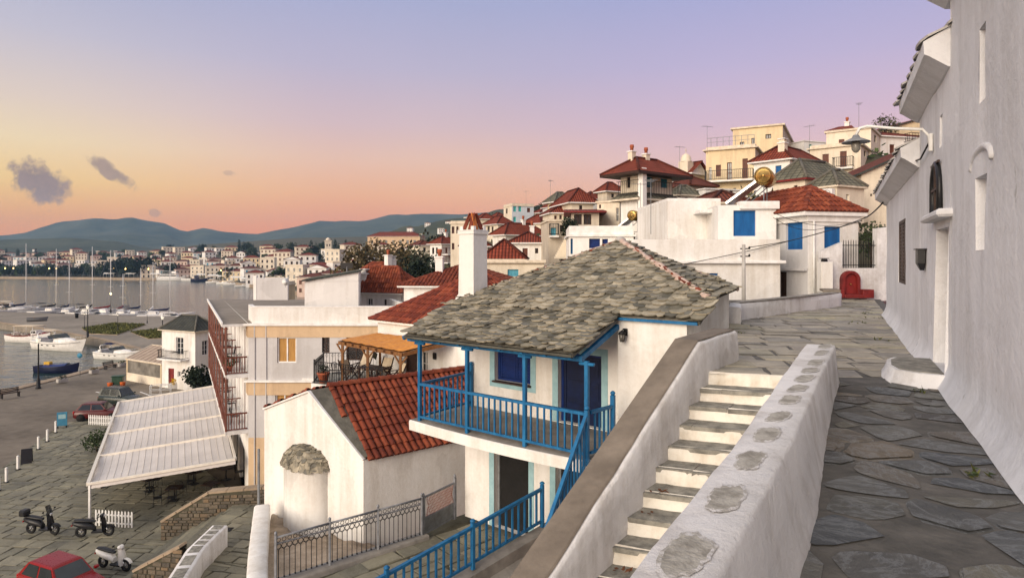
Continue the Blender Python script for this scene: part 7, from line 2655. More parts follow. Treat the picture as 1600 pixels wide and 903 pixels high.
# trees of the middle distance
for i, (u, v0, v1, Y, cr, lf, lb) in enumerate((
  (556, 379, 440, 104, 3.6, 'leaf_brown', 'olive brown tree at the harbour end of the row above the red roofs'),
  (588, 372, 440, 106, 4.0, 'leaf_brown', 'tallest olive brown tree, second in the row above the red roofs'),
  (622, 374, 440, 103, 3.8, 'leaf_brown', 'olive brown tree in the middle of the row above the red roofs'),
  (648, 382, 440, 108, 3.6, 'leaf_olive', 'dull green tree right of the olive brown trees'),
  (664, 398, 446, 84, 3.4, 'leaf_dark', 'dark green round tree just left of the white balconied house'),
  (636, 402, 446, 88, 3.0, 'leaf_dark', 'low dark green tree under the olive brown trees'),
  (690, 366, 386, 135, 3.4, 'leaf_dark', 'dark tree behind the white balconied house on the slope'),
  (716, 348, 362, 160, 2.8, 'leaf_green', 'small green tree on the skyline left of the chimney'),
  (770, 333, 345, 150, 3.0, 'leaf_dark', 'dark tree on the ridge left of the turquoise house'),
  (842, 318, 335, 135, 2.8, 'leaf_dark', 'dark tree on the ridge right of the turquoise house'),
  (948, 292, 312, 110, 4.2, 'leaf_olive', 'pale scrubby tree on the skyline left of the tower house'),
  (970, 297, 312, 105, 3.0, 'leaf_olive', 'grey green scrubby tree touching the tower house eave'),
  (888, 340, 352, 43.5, .7, 'leaf_dark', 'small dark tree in front of the shaded terrace'),
  (866, 376, 384, 58, .6, 'leaf_green', 'small green tree beside the old beige house'))):
 a, c = P(u, v0, Y), P(u, v1, Y)
 tree('tree', lb, V(c.x, Y, c.z - .5), a.z - c.z + .5, cr, 1500 if cr > 3 else 700, .55 if cr > 2 else .2, lf, 40 + i, 1.15, trunkf=.3)
A0 = None
for i, (u, v, Y, lb) in enumerate(((1105, 236, 58, 'on the yellow ochre house'), (1342, 200, 59, 'on the cream upper storey house'), (1265, 236, 57, 'at the corner of the hilltop house'), (1001, 346, 38, 'beside the small solar heater'), (860, 314, 70, 'on the grey roofed house'),
         (822, 320, 106, 'on the turquoise shuttered house'), (1062, 268, 58, 'on the hill church'), (1017, 356, 30, 'on the white terrace house'))):
 lab = f'thin television aerial standing {lb}'
 if A0 is None:
  A0 = thing('tv_aerial', lab, 'aerial', P(u, v, Y) - V(0, 0, .3), .3, 'television aerials on the roofs')
  mb = MB(); mb.tube([(0, 0, 0), (0, 0, 2.6)], .016, 'grey_paint', 5); mb.build('mast', A0)
  mb = MB(); mb.tube([(-.5, 0, 2.5), (.6, 0, 2.5)], .011, 'grey_paint', 4)
  for k in range(6): mb.tube([(-.45 + k * .18, -.32 + k * .03, 2.5), (-.45 + k * .18, .32 - k * .03, 2.5)], .007, 'grey_paint', 4)
  mb.build('antenna', A0)
  km = kidmap()
 else:
  _dup(A0, km, P(u, v, Y) - V(0, 0, .3), i * 1.1, lab, 'television aerials on the roofs', None)
mb = MB()
ru = random.Random(77)
for _ in range(2600):
 u, Y = ru.uniform(600, 1440), 31 * (150 / 31) ** ru.random()
 x = (u - 800) / 1000 * Y
 if noise.noise(V(x * .12, Y * .12, 2)) < -.05: continue
 z = slope_z(x, Y)
 s_ = ru.uniform(.15, .5) * (1 + Y / 120)
 sh = ru.random()
 for _k in range(7):
  c = V(x + ru.gauss(0, s_), Y + ru.gauss(0, s_), z + abs(ru.gauss(0, s_ * .7)))
  a = V(ru.gauss(0, 1), ru.gauss(0, 1), ru.gauss(0, 1)).normalized(); b = a.orthogonal().normalized()
  mb.poly([c - a * s_ * .5, c + b * s_ * .35, c + a * s_ * .5, c - b * s_ * .35], 'leaf_green' if sh < .5 else 'leaf_olive', ru.random())
mb.build('undergrowth', kind='stuff')
house('brown_roof_house', 'low cream house with a brown tile roof tucked behind the white cube house', 1112, 34, 6, None, 1168, 319, 334, [('f', 1122, 321, 1128, 328, 'win_dark')], 'yellow_wall', roof=dict(kind='hip', m='clay_roof_brown', h=.7, o=.25, fascia='cream_trim'), depth=4, dz=1.5)
house('flat_white_house', 'flat white house with two brown windows directly under the yellow ochre balcony', 1102, 50, 20, 1090, 1168, 296, 316, [('f', 1118, 299, 1124, 306, 'win_brown'), ('f', 1140, 297, 1146, 305, 'win_brown')], 'white_wall', roof=dict(kind='slab', m='roof_felt', o=.1, fascia='white_trim'), dz=2)
house('stacked_house', 'white house with a grey slate roof squeezed between the tower house and the hill church', 1062, 50, 26, 1044, 1092, 306, 326, [('f', 1070, 309, 1075, 317, 'win_brown')], 'white_wall', roof=dict(kind='hip', m='slate_roof', h=.8, o=.25, fascia='cream_trim'), dz=2)
house('pale_long_house', 'long pale house with three brown windows just under the broad middle red roof', 862, 64, 10, 848, 892, 334, 352, [('f', 866, 337, 870, 344, 'win_brown'), ('f', 874, 336, 878, 343, 'win_brown'), ('f', 882, 336, 886, 343, 'win_brown')], 'cream_wall', roof=dict(kind='hip', m='clay_roof', h=.8, o=.3), dz=2)
house('white_step_house', 'white stepped house with brown shutters between the two small red roofs', 738, 60, 24, 722, 762, 386, 408, [('f', 744, 390, 749, 398, 'shutter_brown'), ('l', 728, 391, 732, 398, 'win_dark')], 'white_wall', roof=dict(kind='hip', m='clay_roof', h=.9, o=.3), dz=2)
# town across the harbour
ORD = ['first', 'second', 'third', 'fourth', 'fifth', 'sixth', 'seventh', 'eighth', 'ninth', 'tenth', 'eleventh', 'twelfth', 'thirteenth', 'fourteenth', 'fifteenth', 'sixteenth', 'seventeenth', 'eighteenth', 'nineteenth', 'twentieth']
TENS = {2: 'twenty', 3: 'thirty', 4: 'forty', 5: 'fifty', 6: 'sixty'}
def ordinal(n):
 if n <= 20:
  return ORD[n - 1]
 return TENS[n // 10] + ('ieth' if False else '-' + ORD[n % 10 - 1]) if n % 10 else {30: 'thirtieth', 40: 'fortieth', 50: 'fiftieth', 60: 'sixtieth'}[n]
mb = MB()      # quay wall along the far shore
rows = []
for i in range(81):
 u = -600 + 1360 * i / 80
 s = shore(u)
 k = (u - 800) / 1000
 rows.append([V(k * (s - .6), s - .6, -16), V(k * (s - .6), s - .6, ZG + .25), V(k * (s + 9), s + 9, ZG + .3)])
mb.grid(rows, 'kerb_stone', smooth=False)
mb.build('far_quay', kind='structure')
def far_house(W_, D, H, roof, wall, floors, label, group, x, y, z, rz, shut='dark_pane'):
 b = Bld('town_house', label, 'house', x, y, z, math.degrees(rz), group)
 b.W, b.D, b.H = W_, D, H
 mb = MB()
 mb.prism([(-W_ / 2, 0), (W_ / 2, 0), (W_ / 2, D), (-W_ / 2, D)], -4, H, wall)
 mb.box((0, -.08, H - .15), (W_ + .1, .12, .3), 'cream_trim')
 mb.build('wall', b.root)
 box = (-W_ / 2, 0, W_ / 2, D)
 if roof == 'hip':
  b.roof('hip', 'clay_roof', h=min(W_, D) * .19, o=.5, box=box)
 elif roof == 'brown':
  b.roof('hip', 'clay_roof_brown', h=min(W_, D) * .17, o=.5, box=box)
 elif roof == 'gable':
  b.roof('gable', 'clay_roof', h=min(W_, D) * .2, o=.4, box=box, ridge='y')
 else:
  b.roof('flat', 'roof_felt', o=.15, par=.5, box=box, fascia='cream_trim')
 n = 3 if W_ < 10 else 4
 for f in range(floors):
  for k in range(n):
   mb = MB()
   xx, zz = -W_ / 2 + W_ * (k + .5) / n, H - 1.75 - f * 2.9
   mb.box((xx, -.03, zz), (1.15, .10, 1.7), 'cream_trim')
   mb.box((xx, -.05, zz), (.95, .10, 1.5), shut)
   mb.build('window', b.root)
 return b.root
SPEC = [(9, 8, 6.4, 'hip', 'white_wall', 2, 'white house with red roof', 'dark_pane'), (11, 8, 8.8, 'hip', 'cream_wall', 3, 'tall cream house with red roof', 'brown_wood'),
  (8, 8, 6.0, 'flat', 'white_wall', 2, 'white flat roofed house', 'dark_pane'), (10, 8, 6.2, 'brown', 'pink_wall', 2, 'pinkish house with brown roof', 'brown_wood'),
  (8, 9, 6.6, 'gable', 'white_wall', 2, 'white gabled house', 'dark_pane'), (12, 8, 6.4, 'hip', 'yellow_wall', 2, 'broad yellow house with red roof', 'dark_pane'),
  (9, 7, 9.0, 'flat', 'cream_wall', 3, 'tall cream flat roofed house', 'dark_pane'), (9, 8, 6.3, 'brown', 'white_wall', 2, 'white house with brown roof', 'sky_paint')]
protos = {}
rt = random.Random(21)
ROWS = [('waterfront row', 16, 232, 560, 27), ('second row', 40, 205, 600, 25), ('third row', 75, 60, 640, 26), ('fourth row', 120, -30, 690, 27), ('fifth row', 180, -40, 690, 29), ('top row', 262, -40, 690, 31)]
kids_cache = {}
for rn, off_, u0, u1, step in ROWS:
 u, i = u0, 0
 while u < u1:
  i += 1
  Y = shore(u) + off_ * (1 if u < 430 else .75) + rt.uniform(-6, 6)
  sp = rt.randrange(len(SPEC))
  W_, D, H, rf, wl_, fl, txt, sh = SPEC[sp]
  x = (u - 800) / 1000 * Y
  z = town_z(u, Y) - .2
  rz = math.atan2(x, Y) * -1 + rt.uniform(-.55, .45)
  lab = f'{txt}, {ordinal(i)} from left in the {rn} over the harbour'
  grp = 'houses of the town across the harbour'
  if sp not in protos:
   protos[sp] = far_house(W_, D, H, rf, wl_, fl, lab, grp, x, Y, z, rz, sh)
  else:
   if sp not in kids_cache:
    kids_cache[sp] = kidmap()
   s_ = rt.uniform(.85, 1.12)
   _dup(protos[sp], kids_cache[sp], (x, Y, z), rz, lab, grp, (s_, s_, rt.uniform(.85, 1.1)))
  u += step * rt.uniform(.75, 1.25) * 470 / Y
ct = P(513, 377, 520).z - town_z(513, 520)
b = Bld('clock_tower', 'pale square tower with a small cap rising above the far town roofs', 'tower', (513 - 800) / 1000 * 520, 520, town_z(513, 520), 20)
mb = MB(); mb.prism([(-2.4, 0), (2.4, 0), (2.4, 4.8), (-2.4, 4.8)], -3, ct, 'cream_wall'); mb.box((0, 2.4, ct * .75), (5.2, 5.2, .5), 'cream_trim'); mb.build('wall', b.root)
mb = MB(); mb.box((0, 2.4, ct + .3), (5.6, 5.6, .6), 'cream_trim'); mb.lathe([(2.0, .6), (1.9, 1.6), (1.2, 2.4), (.2, 3)], 'cream_wall', (0, 2.4, ct), 10); mb.build('roof', b.root)
for k in (-1, 1):
 mb = MB(); mb.box((k * 1.0, -.05, ct * .6), (.8, .12, 1.6), 'dark_pane'); mb.build('window', b.root)
b = Bld('school_building', 'long ochre public building with a red roof above the olive brown trees', 'building', (615 - 800) / 1000 * 400, 400, town_z(615, 400) + 4, -8)
b.W, b.D, b.H = 34, 12, 9
mb = MB(); mb.prism([(-17, 0), (17, 0), (17, 12), (-17, 12)], -8, 9, 'peach_wall'); mb.build('wall', b.root)
b.roof('hip', 'clay_roof', h=3, o=.6, box=(-17, 0, 17, 12))
for k in range(7):
 mb = MB(); mb.box((-14 + k * 4.6, -.05, 5.5), (1.5, .12, 2.4), 'dark_pane'); mb.build('window', b.root)
t0 = tree('town_tree', 'dark round tree, first from left along the far waterfront', (0, 0, 0), 9, 5.0, 420, 1.5, 'leaf_dark', 61, .85, group='trees along the far waterfront', trunkf=.2)
t1 = tree('town_tree', 'green spreading tree, second from left along the far waterfront', (0, 0, 0), 8, 4.6, 420, 1.4, 'leaf_green', 62, .8, group='trees along the far waterfront', trunkf=.2)
t2 = tree('cypress', 'tall thin dark cypress, first from left above the far town', (0, 0, 0), 13, 2.2, 300, 1.0, 'leaf_dark', 63, 2.6, group='cypresses of the far town', trunkf=.1)
km = kidmap()
def put(tr, u, Y, lab, grp, s_, first=[set()]):
 x = (u - 800) / 1000 * Y
 loc = (x, Y, town_z(u, Y) - .6)
 if tr.name not in first[0]:
  first[0].add(tr.name); tr.location = loc; tr['label'] = lab; tr.scale = (s_,) * 3
 else:
  _dup(tr, km, loc, rt.uniform(0, 6), lab, grp, (s_, s_, s_ * rt.uniform(.85, 1.15)))
us = []
u = -30
while u < 246:
 us.append(u); u += rt.uniform(7, 11)
us += [262, 268, 352, 360, 430, 436, 441, 498]
for i, u in enumerate(us):
 big = 1.5 if 165 < u < 232 else 1.0
 tr = (t0, t1, t0)[i % 3] if big == 1 else t0
 put(tr, u, shore(u) + rt.uniform(9, 26), f'{"dark" if tr is t0 else "green"} tree, {ordinal(i + 1)} from left along the far waterfront', 'trees along the far waterfront', big * rt.uniform(.85, 1.25))
us = sorted(rt.uniform(-30, 680) for _ in range(66))
for i, u in enumerate(us):
 tr = t0 if i % 2 else t1
 put(tr, u, shore(u) + rt.uniform(90, 330), f'{"dark" if tr is t0 else "green"} tree, {ordinal(i + 1)} from left among the far town roofs', 'trees among the far town roofs', rt.uniform(.7, 1.2))
for i, u in enumerate((10, 28, 56, 374, 381, 486, 494, 505, 524, 530, 540)):
 put(t2, u, shore(u) + rt.uniform(200, 300), f'tall dark cypress, {ordinal(i + 1)} from left above the far town', 'cypresses of the far town', rt.uniform(.7, 1.0))
fl = thing('far_street_lamp', 'glowing street lamp, first from left along the far waterfront', 'street lamp', (0, 0, 0), 0, 'lit lamps along the far waterfront')
mb = MB(); mb.tube([(0, 0, 0), (0, 0, 6)], .12, 'dark_iron', 6); mb.build('pole', fl)
mb = MB(); mb.lathe([(.1, 5.9), (.3, 6.2), (.32, 6.5), (.2, 6.8), (.05, 7)], 'lamp_far', n=8); mb.build('lamp_head', fl)
km = kidmap()
for i, u in enumerate((-12, 8, 21, 77, 88, 178, 196, 232, 345)):
 Y = shore(u) + (6 if i % 2 else 3)
 loc = ((u - 800) / 1000 * Y, Y, ZG + .2)
 lab = f'glowing street lamp, {ordinal(i + 1)} from left along the far waterfront'
 if i == 0:
  fl.location = loc
 else:
  _dup(fl, km, loc, 0, lab, 'lit lamps along the far waterfront', None)
aw0 = thing('cafe_awning', 'white cafe canopy, first from left on the far quay', 'awning', (0, 0, 0), 0, 'cafe canopies on the far quay')
mb = MB(); mb.grid([[V(-4, -2, 2.6), V(4, -2, 2.6)], [V(-4.2, 0, 3.4), V(4.2, 0, 3.4)], [V(-4, 2, 2.7), V(4, 2, 2.7)]], 'white_cloth', smooth=False); mb.build('canopy', aw0)
for sx in (-1, 1):
 for sy in (-1, 1):
  mb = MB(); mb.tube([(sx * 3.8, sy * 1.9, 0), (sx * 3.8, sy * 1.9, 2.7)], .07, 'white_plastic', 6); mb.build('leg', aw0)
km = kidmap()
for i, u in enumerate((172, 205, 245, 318, 336, 352, 372, 390, 408, 428)):
 Y = shore(u) + 8
 loc = ((u - 800) / 1000 * Y, Y, ZG + .3)
 if i == 0:
  aw0.location = loc
 else:
  _dup(aw0, km, loc, rt.uniform(-.3, .3), f'white cafe canopy, {ordinal(i + 1)} from left on the far quay', 'cafe canopies on the far quay', None)
vs_ = [(52, .5), (116, .45), (128, .42), (152, .5), (180, .55), (205, .5)]
vs_ = [near_at(*q) for q in vs_] + [east_at(*q) for q in ((640, .9), (655, .7), (668, .93), (690, .75), (700, .88), (728, .94), (752, .9))]
for i, p in enumerate(vs_):
 lab = f'small pale villa, {ordinal(i + 1)} from left on the wooded hills'
 q = 2 if i % 2 else 0
 _dup(protos[q], kids_cache.get(q) or kidmap(), (p.x, p.y, p.z - 1), rt.uniform(-.4, .4), lab, 'villas on the hills', (.55, .55, .5) if i < 6 else (.6, .6, .6))
# boats
def hull_rows(L, B, H, draft, sheer=.25, fine=2.2, stern=.85, rake=.12, n=16):
 rows, deck = [], []
 for i in range(n + 1):
  t = i / n
  b = B / 2 * (stern + (1 - stern) * min(1, t * 3)) * (1 - max(0, (t - .45) / .55) ** fine)
  b = max(b, .02)
  h = H * (1 + sheer * (2 * t - .8) ** 2 * (1 if t > .4 else .5))
  x = -L / 2 + L * t
  xf = x + rake * L * max(0, t - .5) * 2 * .5
  rows.append([V(xf, b, h), V(x + (xf - x) * .6, b * .97, h * .55), V(x, b * .82, 0), V(x, b * .45, -draft * .7), V(x, 0, -draft), V(x, -b * .45, -draft * .7), V(x, -b * .82, 0), V(x + (xf - x) * .6, -b * .97, h * .55), V(xf, -b, h)])
  deck.append((xf, b, h))
 return rows, deck
def add_hull(mb, L, B, H, draft, m, deckm, **kw):
 rows, deck = hull_rows(L, B, H, draft, **kw)
 mb.grid(rows, m)
 mb.poly(rows[0][::-1], m)
 mb.grid([[V(x, b * .97, h - .03), V(x, 0, h + .02), V(x, -b * .97, h - .03)] for x, b, h in deck], deckm, smooth=False)
 return rows, deck
def motor_boat(label, loc, rz, L=9.0, canopy=None, group='white motor boats moored in the basin'):
 t = thing('motor_boat', label, 'motor boat', loc, rz, group)
 k = L / 9
 mb = MB()
 rows, deck = add_hull(mb, L, 2.9 * k, 1.15 * k, .5, 'hull_white', 'hull_white', sheer=.35, fine=2.6, rake=.18)
 for x, b, h in deck[::1]:
  pass
 mb.build('hull', t)
 mb = MB()
 for sg in (-1, 1):
  mb.tube([V(x, sg * (b + .015), h * .80) for x, b, h in deck[:-1]], .03 * k, 'grey_paint', 5)
  for q in (5, 7, 9):
   x, b, h = deck[q]
   mb.box((x, sg * b * .99, h * .62), (.42 * k, .05, .14 * k), 'dark_pane', bev=.02)
 mb.build('rub_rail', t)
 mb = MB()      # coach roof
 sec = [(.26, .95, 1.25), (.10, 1.15, 1.75), (-.02, 1.12, 1.95), (.02, 1.1, 1.9)]
 rr_ = []
 for (x, w, z) in ((3.2, .25, 1.42), (2.4, .62, 1.62), (1.2, .95, 1.78), (.1, 1.10, 1.88)):
  rr_.append([V(x * k, w * k, 1.2 * k), V(x * k, w * .85 * k, z * k - .08), V(x * k, 0, z * k), V(x * k, -w * .85 * k, z * k - .08), V(x * k, -w * k, 1.2 * k)])
 mb.grid(rr_, 'hull_white'); mb.poly(rr_[-1], 'hull_white')
 mb.build('cabin', t)
 mb = MB()      # raked windscreen
 a = [V(.55 * k, 1.1 * k, 1.75 * k), V(1.25 * k, .55 * k, 1.78 * k), V(1.25 * k, -.55 * k, 1.78 * k), V(.55 * k, -1.1 * k, 1.75 * k), V(-.6 * k, -1.2 * k, 1.6 * k)]
 a = [V(-.6 * k, 1.2 * k, 1.6 * k)] + a
 bb = [p + V(-.55 * k, -p.y * .12, .52 * k if abs(p.x + .6 * k) > .1 else .38 * k) for p in a]
 mb.grid([a, bb], 'car_glass', smooth=False)
 mb.tube(bb, .025, 'steel', 6)
 mb.build('windscreen', t)
 mb = MB()      # cockpit
 mb.box((-2.0 * k, 0, 1.13 * k), (3.2 * k, 2.1 * k, .12), 'grey_paint')
 mb.box((-3.3 * k, 0, 1.38 * k), (.6 * k, 2.0 * k, .5 * k), 'white_plastic', bev=.06)
 mb.box((-.8 * k, .5 * k, 1.5 * k), (.5 * k, .5 * k, .6 * k), 'white_plastic', bev=.06)
 mb.build('cockpit', t)
 mb = MB()      # radar arch
 pts = [V(-2.4 * k, 1.3 * k, 1.1 * k), V(-2.9 * k, 1.2 * k, 2.2 * k), V(-3.0 * k, .9 * k, 2.45 * k), V(-3.0 * k, -.9 * k, 2.45 * k), V(-2.9 * k, -1.2 * k, 2.2 * k), V(-2.4 * k, -1.3 * k, 1.1 * k)]
 mb.tube(pts, .09 * k, 'hull_white', 6)
 mb.build('radar_arch', t)
 if canopy:
  mb = MB()
  mb.grid([[V(-2.6 * k + i * .5 * k, j * 1.0 * k, 2.75 * k + .12 * k * (1 - abs(j)) - .03 * i) for j in (-1, -.5, 0, .5, 1)] for i in range(5)], canopy)
  for sx in (-2.4, -.8):
   for sy in (-1, 1):
    mb.tube([(sx * k, sy * k, 1.2 * k), (sx * k, sy * .98 * k, 2.75 * k)], .02, 'steel', 5)
  mb.build('bimini', t)
 mb = MB()
 d2 = [d for d in deck if d[0] > .8 * k]
 for sg in (-1, 1):
  mb.tube([V(x, sg * b * .93, h + .42 * k) for x, b, h in d2], .018, 'steel', 5)
  for x, b, h in d2[::2]:
   mb.tube([V(x, sg * b * .93, h), V(x, sg * b * .93, h + .42 * k)], .014, 'steel', 5)
 mb.build('bow_rail', t)
 return t
motor_boat('larger white motor cruiser with a row of dark portholes moored bow to the pier', (-74.0, 104.8, ZS + .05), rad(-20), 10.2, 'cream_cloth')
motor_boat('smaller white motor boat with a navy bimini moored near the quay corner', (-58.6, 95.2, ZS + .05), rad(-14), 7.2, 'navy_cloth')
t = thing('wooden_boat', 'dark blue wooden boat with a blue cover and yellow box near the quay lamp', 'boat', (-59.5, 83.6, ZS + .02), rad(-2))
mb = MB(); rows, deck = add_hull(mb, 5.6, 1.9, .75, .3, 'hull_blue', 'navy_cloth', sheer=.5, fine=2.0, stern=.5, rake=.1); mb.build('hull', t)
mb = MB()
for sg in (-1, 1): mb.tube([V(x, sg * b, h + .02) for x, b, h in deck], .05, 'hull_blue', 6)
mb.build('gunwale', t)
mb = MB(); mb.grid([[V(x, b * .9 * j, h + .08 + .22 * (1 - j * j) + jit(.03)) for j in (-1, -.5, 0, .5, 1)] for x, b, h in deck[4:13]], 'deep_blue'); mb.build('cover', t)
mb = MB(); mb.box((-1.2, .1, 1.15), (.8, .6, .45), 'yellow_paint', bev=.04); mb.build('box', t)
t = thing('fishing_boat', 'white fishing boat with a flat beige canopy and heaps of nets beside the pier', 'fishing boat', (-86.5, 114.5, ZS + .02), rad(-14))
mb = MB(); rows, deck = add_hull(mb, 9.0, 2.9, 1.1, .4, 'hull_white', 'pine_wood', sheer=.5, fine=2.0, stern=.6, rake=.1); mb.build('hull', t)
mb = MB()
for sg in (-1, 1): mb.tube([V(x, sg * b, h + .02) for x, b, h in deck], .07, 'oxide_red', 6)
mb.build('gunwale', t)
mb = MB(); mb.box((.2, 0, 2.9), (4.6, 2.5, .10), 'cream_cloth', bev=.03); mb.build('canopy', t)
for sx in (-1.9, 2.3):
 for sy in (-1.1, 1.1):
  mb = MB(); mb.tube([(sx, sy, 1.0), (sx, sy, 2.9)], .04, 'white_plastic', 6); mb.build('post', t)
mb = MB(); mb.box((2.0, 0, 1.6), (1.3, 1.5, 1.1), 'white_plastic', bev=.05); mb.box((2.0, -.77, 1.85), (.9, .03, .4), 'dark_pane'); mb.build('wheelhouse', t)
mb = crown_mb([(-2.8, 0, 1.35, .7, .6), (-1.2, .2, 1.3, .5, .5)], 260, .22, 'white_cloth', 5); mb.build('net', t)
mb = crown_mb([(3.5, .1, 1.5, .45, .6)], 120, .2, 'pink_cloth', 6); mb.build('buoy', t)
def sail_boat(label, loc, rz, L=10, mast=13, cover='navy_cloth', hullm='hull_white', group='sailing boats moored along the pier', bim='dark_cloth'):
 t = thing('sailing_boat', label, 'sailing boat', loc, rz, group)
 k = L / 10
 mb = MB(); rows, deck = add_hull(mb, L, 3.1 * k, 1.05 * k, .4, hullm, 'hull_white', sheer=.3, fine=1.8, stern=.75, rake=.12); mb.build('hull', t)
 mb = MB()
 rr_ = [[V(x * k, w * k, 1.0 * k), V(x * k, w * .85 * k, z * k), V(x * k, -w * .85 * k, z * k), V(x * k, -w * k, 1.0 * k)] for x, w, z in ((2.4, .4, 1.2), (1.8, .8, 1.5), (-.8, 1.0, 1.6), (-1.0, 1.0, 1.55))]
 mb.grid(rr_, 'hull_white', smooth=False); mb.poly(rr_[-1], 'hull_white')
 for sg in (-1, 1): mb.box((.6 * k, sg * .93 * k, 1.3 * k), (1.8 * k, .1, .14 * k), 'dark_pane')
 mb.build('cabin', t)
 ms = MB(); ms.tube([(.9 * k, 0, 1.0), (.9 * k, 0, mast)], [.09, .06], 'white_plastic', 8)
 for zf in (.45, .72): ms.tube([(.9 * k, -.8, mast * zf), (.9 * k, .8, mast * zf)], .03, 'white_plastic', 5)
 m_ = ms.build('mast', t)
 mb = MB()
 for p in ((L * .55, 0, 1.3 * k), (-L / 2, 0, 1.2 * k), (.7 * k, 1.4 * k, 1.1 * k), (.7 * k, -1.4 * k, 1.1 * k)):
  mb.tube([(.9 * k, 0, mast - .2), p], .02, 'grey_iron', 4)
 mb.build('rigging', m_)
 mb = MB(); mb.tube([(.9 * k, 0, 2.2), (-3.2 * k, 0, 2.3)], .07, 'white_plastic', 6); mb.build('boom', t)
 mb = MB(); mb.tube([(.85 * k, 0, 2.9), (.3 * k, 0, 2.5), (-1.5 * k, 0, 2.42), (-3.1 * k, 0, 2.4)], [.1, .26, .2, .1], cover, 8); mb.build('sail_cover', t)
 if bim:
  mb = MB(); mb.grid([[V((-2.2 - i * .6) * k, j * 1.2 * k, 2.75 * k + .15 * (1 - j * j) * k) for j in (-1, -.4, .4, 1)] for i in range(4)], bim)
  for sx in (-2.3, -3.9):
   for sy in (-1, 1): mb.tube([(sx * k, sy * 1.2 * k, 1.0), (sx * k, sy * 1.2 * k, 2.75 * k)], .025, 'steel', 5)
  mb.build('bimini', t)
 return t
def mooring(u, off):
 for Y in [135 + i * .5 for i in range(160)]:
  x = (u - 800) / 1000 * Y
  e = [(-146, 170), (-112, 160), (-86, 153), (-68, 150), (-45, 160)]
  for i in range(4):
   if e[i][0] <= x <= e[i + 1][0]:
    t = (x - e[i][0]) / (e[i + 1][0] - e[i][0])
    if Y > e[i][1] + (e[i + 1][1] - e[i][1]) * t + off:
     return (x, Y, ZS + .03)
 Y = 162 + off
 return ((u - 800) / 1000 * Y, Y, ZS + .03)
sb = [(33, 19.0, 11, 'navy_cloth', 'hull_white', 62, 'tallest masted white yacht at the open end of the pier with a pale bimini', 'cream_cloth'),
  (82, 17.5, 10, 'dark_cloth', 'hull_white', 75, 'white yacht with black bimini, second mast from the open end of the pier', 'dark_cloth'),
  (105, 13.5, 8.5, 'navy_cloth', 'hull_blue', 95, 'small dark hulled yacht with a short mast moored third along the pier', 'dark_cloth'),
  (139, 18.0, 10, 'dark_cloth', 'hull_white', 80, 'white yacht with tall bare mast behind the big quay lamp', 'dark_cloth'),
  (167, 17.0, 10, 'red_cloth', 'hull_white', 70, 'white yacht with a dark red sail cover near the lit pier lamp', None),
  (190, 11.0, 8, 'red_cloth', 'hull_white', 100, 'small yacht with a red sail cover just past the lit pier lamp', None),
  (214, 12.5, 9, 'navy_cloth', 'hull_white', 60, 'white yacht with a bright navy sail cover behind the second lawn', 'navy_cloth'),
  (238, 14.0, 8.5, 'white_cloth', 'hull_white', 110, 'white yacht with a white sail cover and slanting forestay', None),
  (258, 16.0, 10, 'navy_cloth', 'hull_white', 25, 'yacht with a long drooping navy sail cover closest to the quay house', None)]
for u, ms, L, cv, hm, a, lb, bm in sb:
 sail_boat(lb, mooring(u, 6.5 if a > 40 else 3), rad(a), L * 1.18, ms, cv, hm, bim=bm)
p = mooring(14, 4)
t = motor_boat('white cabin cruiser with a high flybridge at the open end of the pier', p, rad(20), 10.5, 'cream_cloth', 'cabin boats among the yachts')
mb = MB(); mb.box((-1.0, 0, 2.6), (3.4, 2.2, 1.1), 'hull_white', bev=.12); mb.box((-1.0, -1.11, 2.75), (2.8, .03, .5), 'dark_pane'); mb.box((-1.0, 1.11, 2.75), (2.8, .03, .5), 'dark_pane'); mb.build('flybridge', t)
motor_boat('small white cuddy boat with navy canopy between the yachts', mooring(120, 3), rad(50), 6, 'navy_cloth', 'cabin boats among the yachts')
motor_boat('small white open boat moored beside the yacht with the drooping navy cover', mooring(272, 2.5), rad(15), 6, None, 'cabin boats among the yachts')
motor_boat('small white boat with black canopy moored behind the first lawn', mooring(152, 2.5), rad(35), 6, 'dark_cloth', 'cabin boats among the yachts')
def far_pos(u, off=-6):
 Y = shore(u) + off
 return ((u - 800) / 1000 * Y, Y, ZS)
t = thing('ferry', 'white two deck excursion ferry moored at the far quay', 'ferry', far_pos(267, -7), rad(4))
mb = MB(); add_hull(mb, 17, 5, 2.2, .6, 'hull_white', 'hull_white', sheer=.3, fine=3, stern=.95); mb.build('hull', t)
mb = MB(); mb.box((-1, 0, 3.3), (11, 4.2, 2.2), 'hull_white', bev=.1); mb.box((-1, 0, 3.5), (10.4, 4.26, .9), 'dark_pane'); mb.build('cabin', t)
mb = MB(); mb.box((-1.5, 0, 5.0), (12, 4.4, .15), 'white_trim'); mb.box((2.5, 0, 5.8), (3, 3, 1.5), 'hull_white', bev=.1); mb.box((2.5, 0, 6.0), (3.04, 2.6, .6), 'dark_pane'); mb.box((-3.5, 0, 6.6), (6, 4, .12), 'white_trim'); mb.build('upper_deck', t)
for sx in (-6, -1):
 for sy in (-1.9, 1.9):
  mb = MB(); mb.tube([(sx, sy, 5), (sx, sy, 6.6)], .06, 'white_plastic', 5); mb.build('post', t)
t = thing('tour_boat', 'white tour boat with an open canopy moored just right of the ferry', 'boat', far_pos(298, -6), rad(-3))
mb = MB(); add_hull(mb, 12, 3.8, 1.6, .5, 'hull_white', 'hull_white', stern=.9); mb.build('hull', t)
mb = MB(); mb.box((-1, 0, 3.6), (8, 3.6, .15), 'white_trim'); mb.box((2.4, 0, 2.4), (2, 2.6, 1.6), 'cream_wall', bev=.05); mb.build('canopy', t)
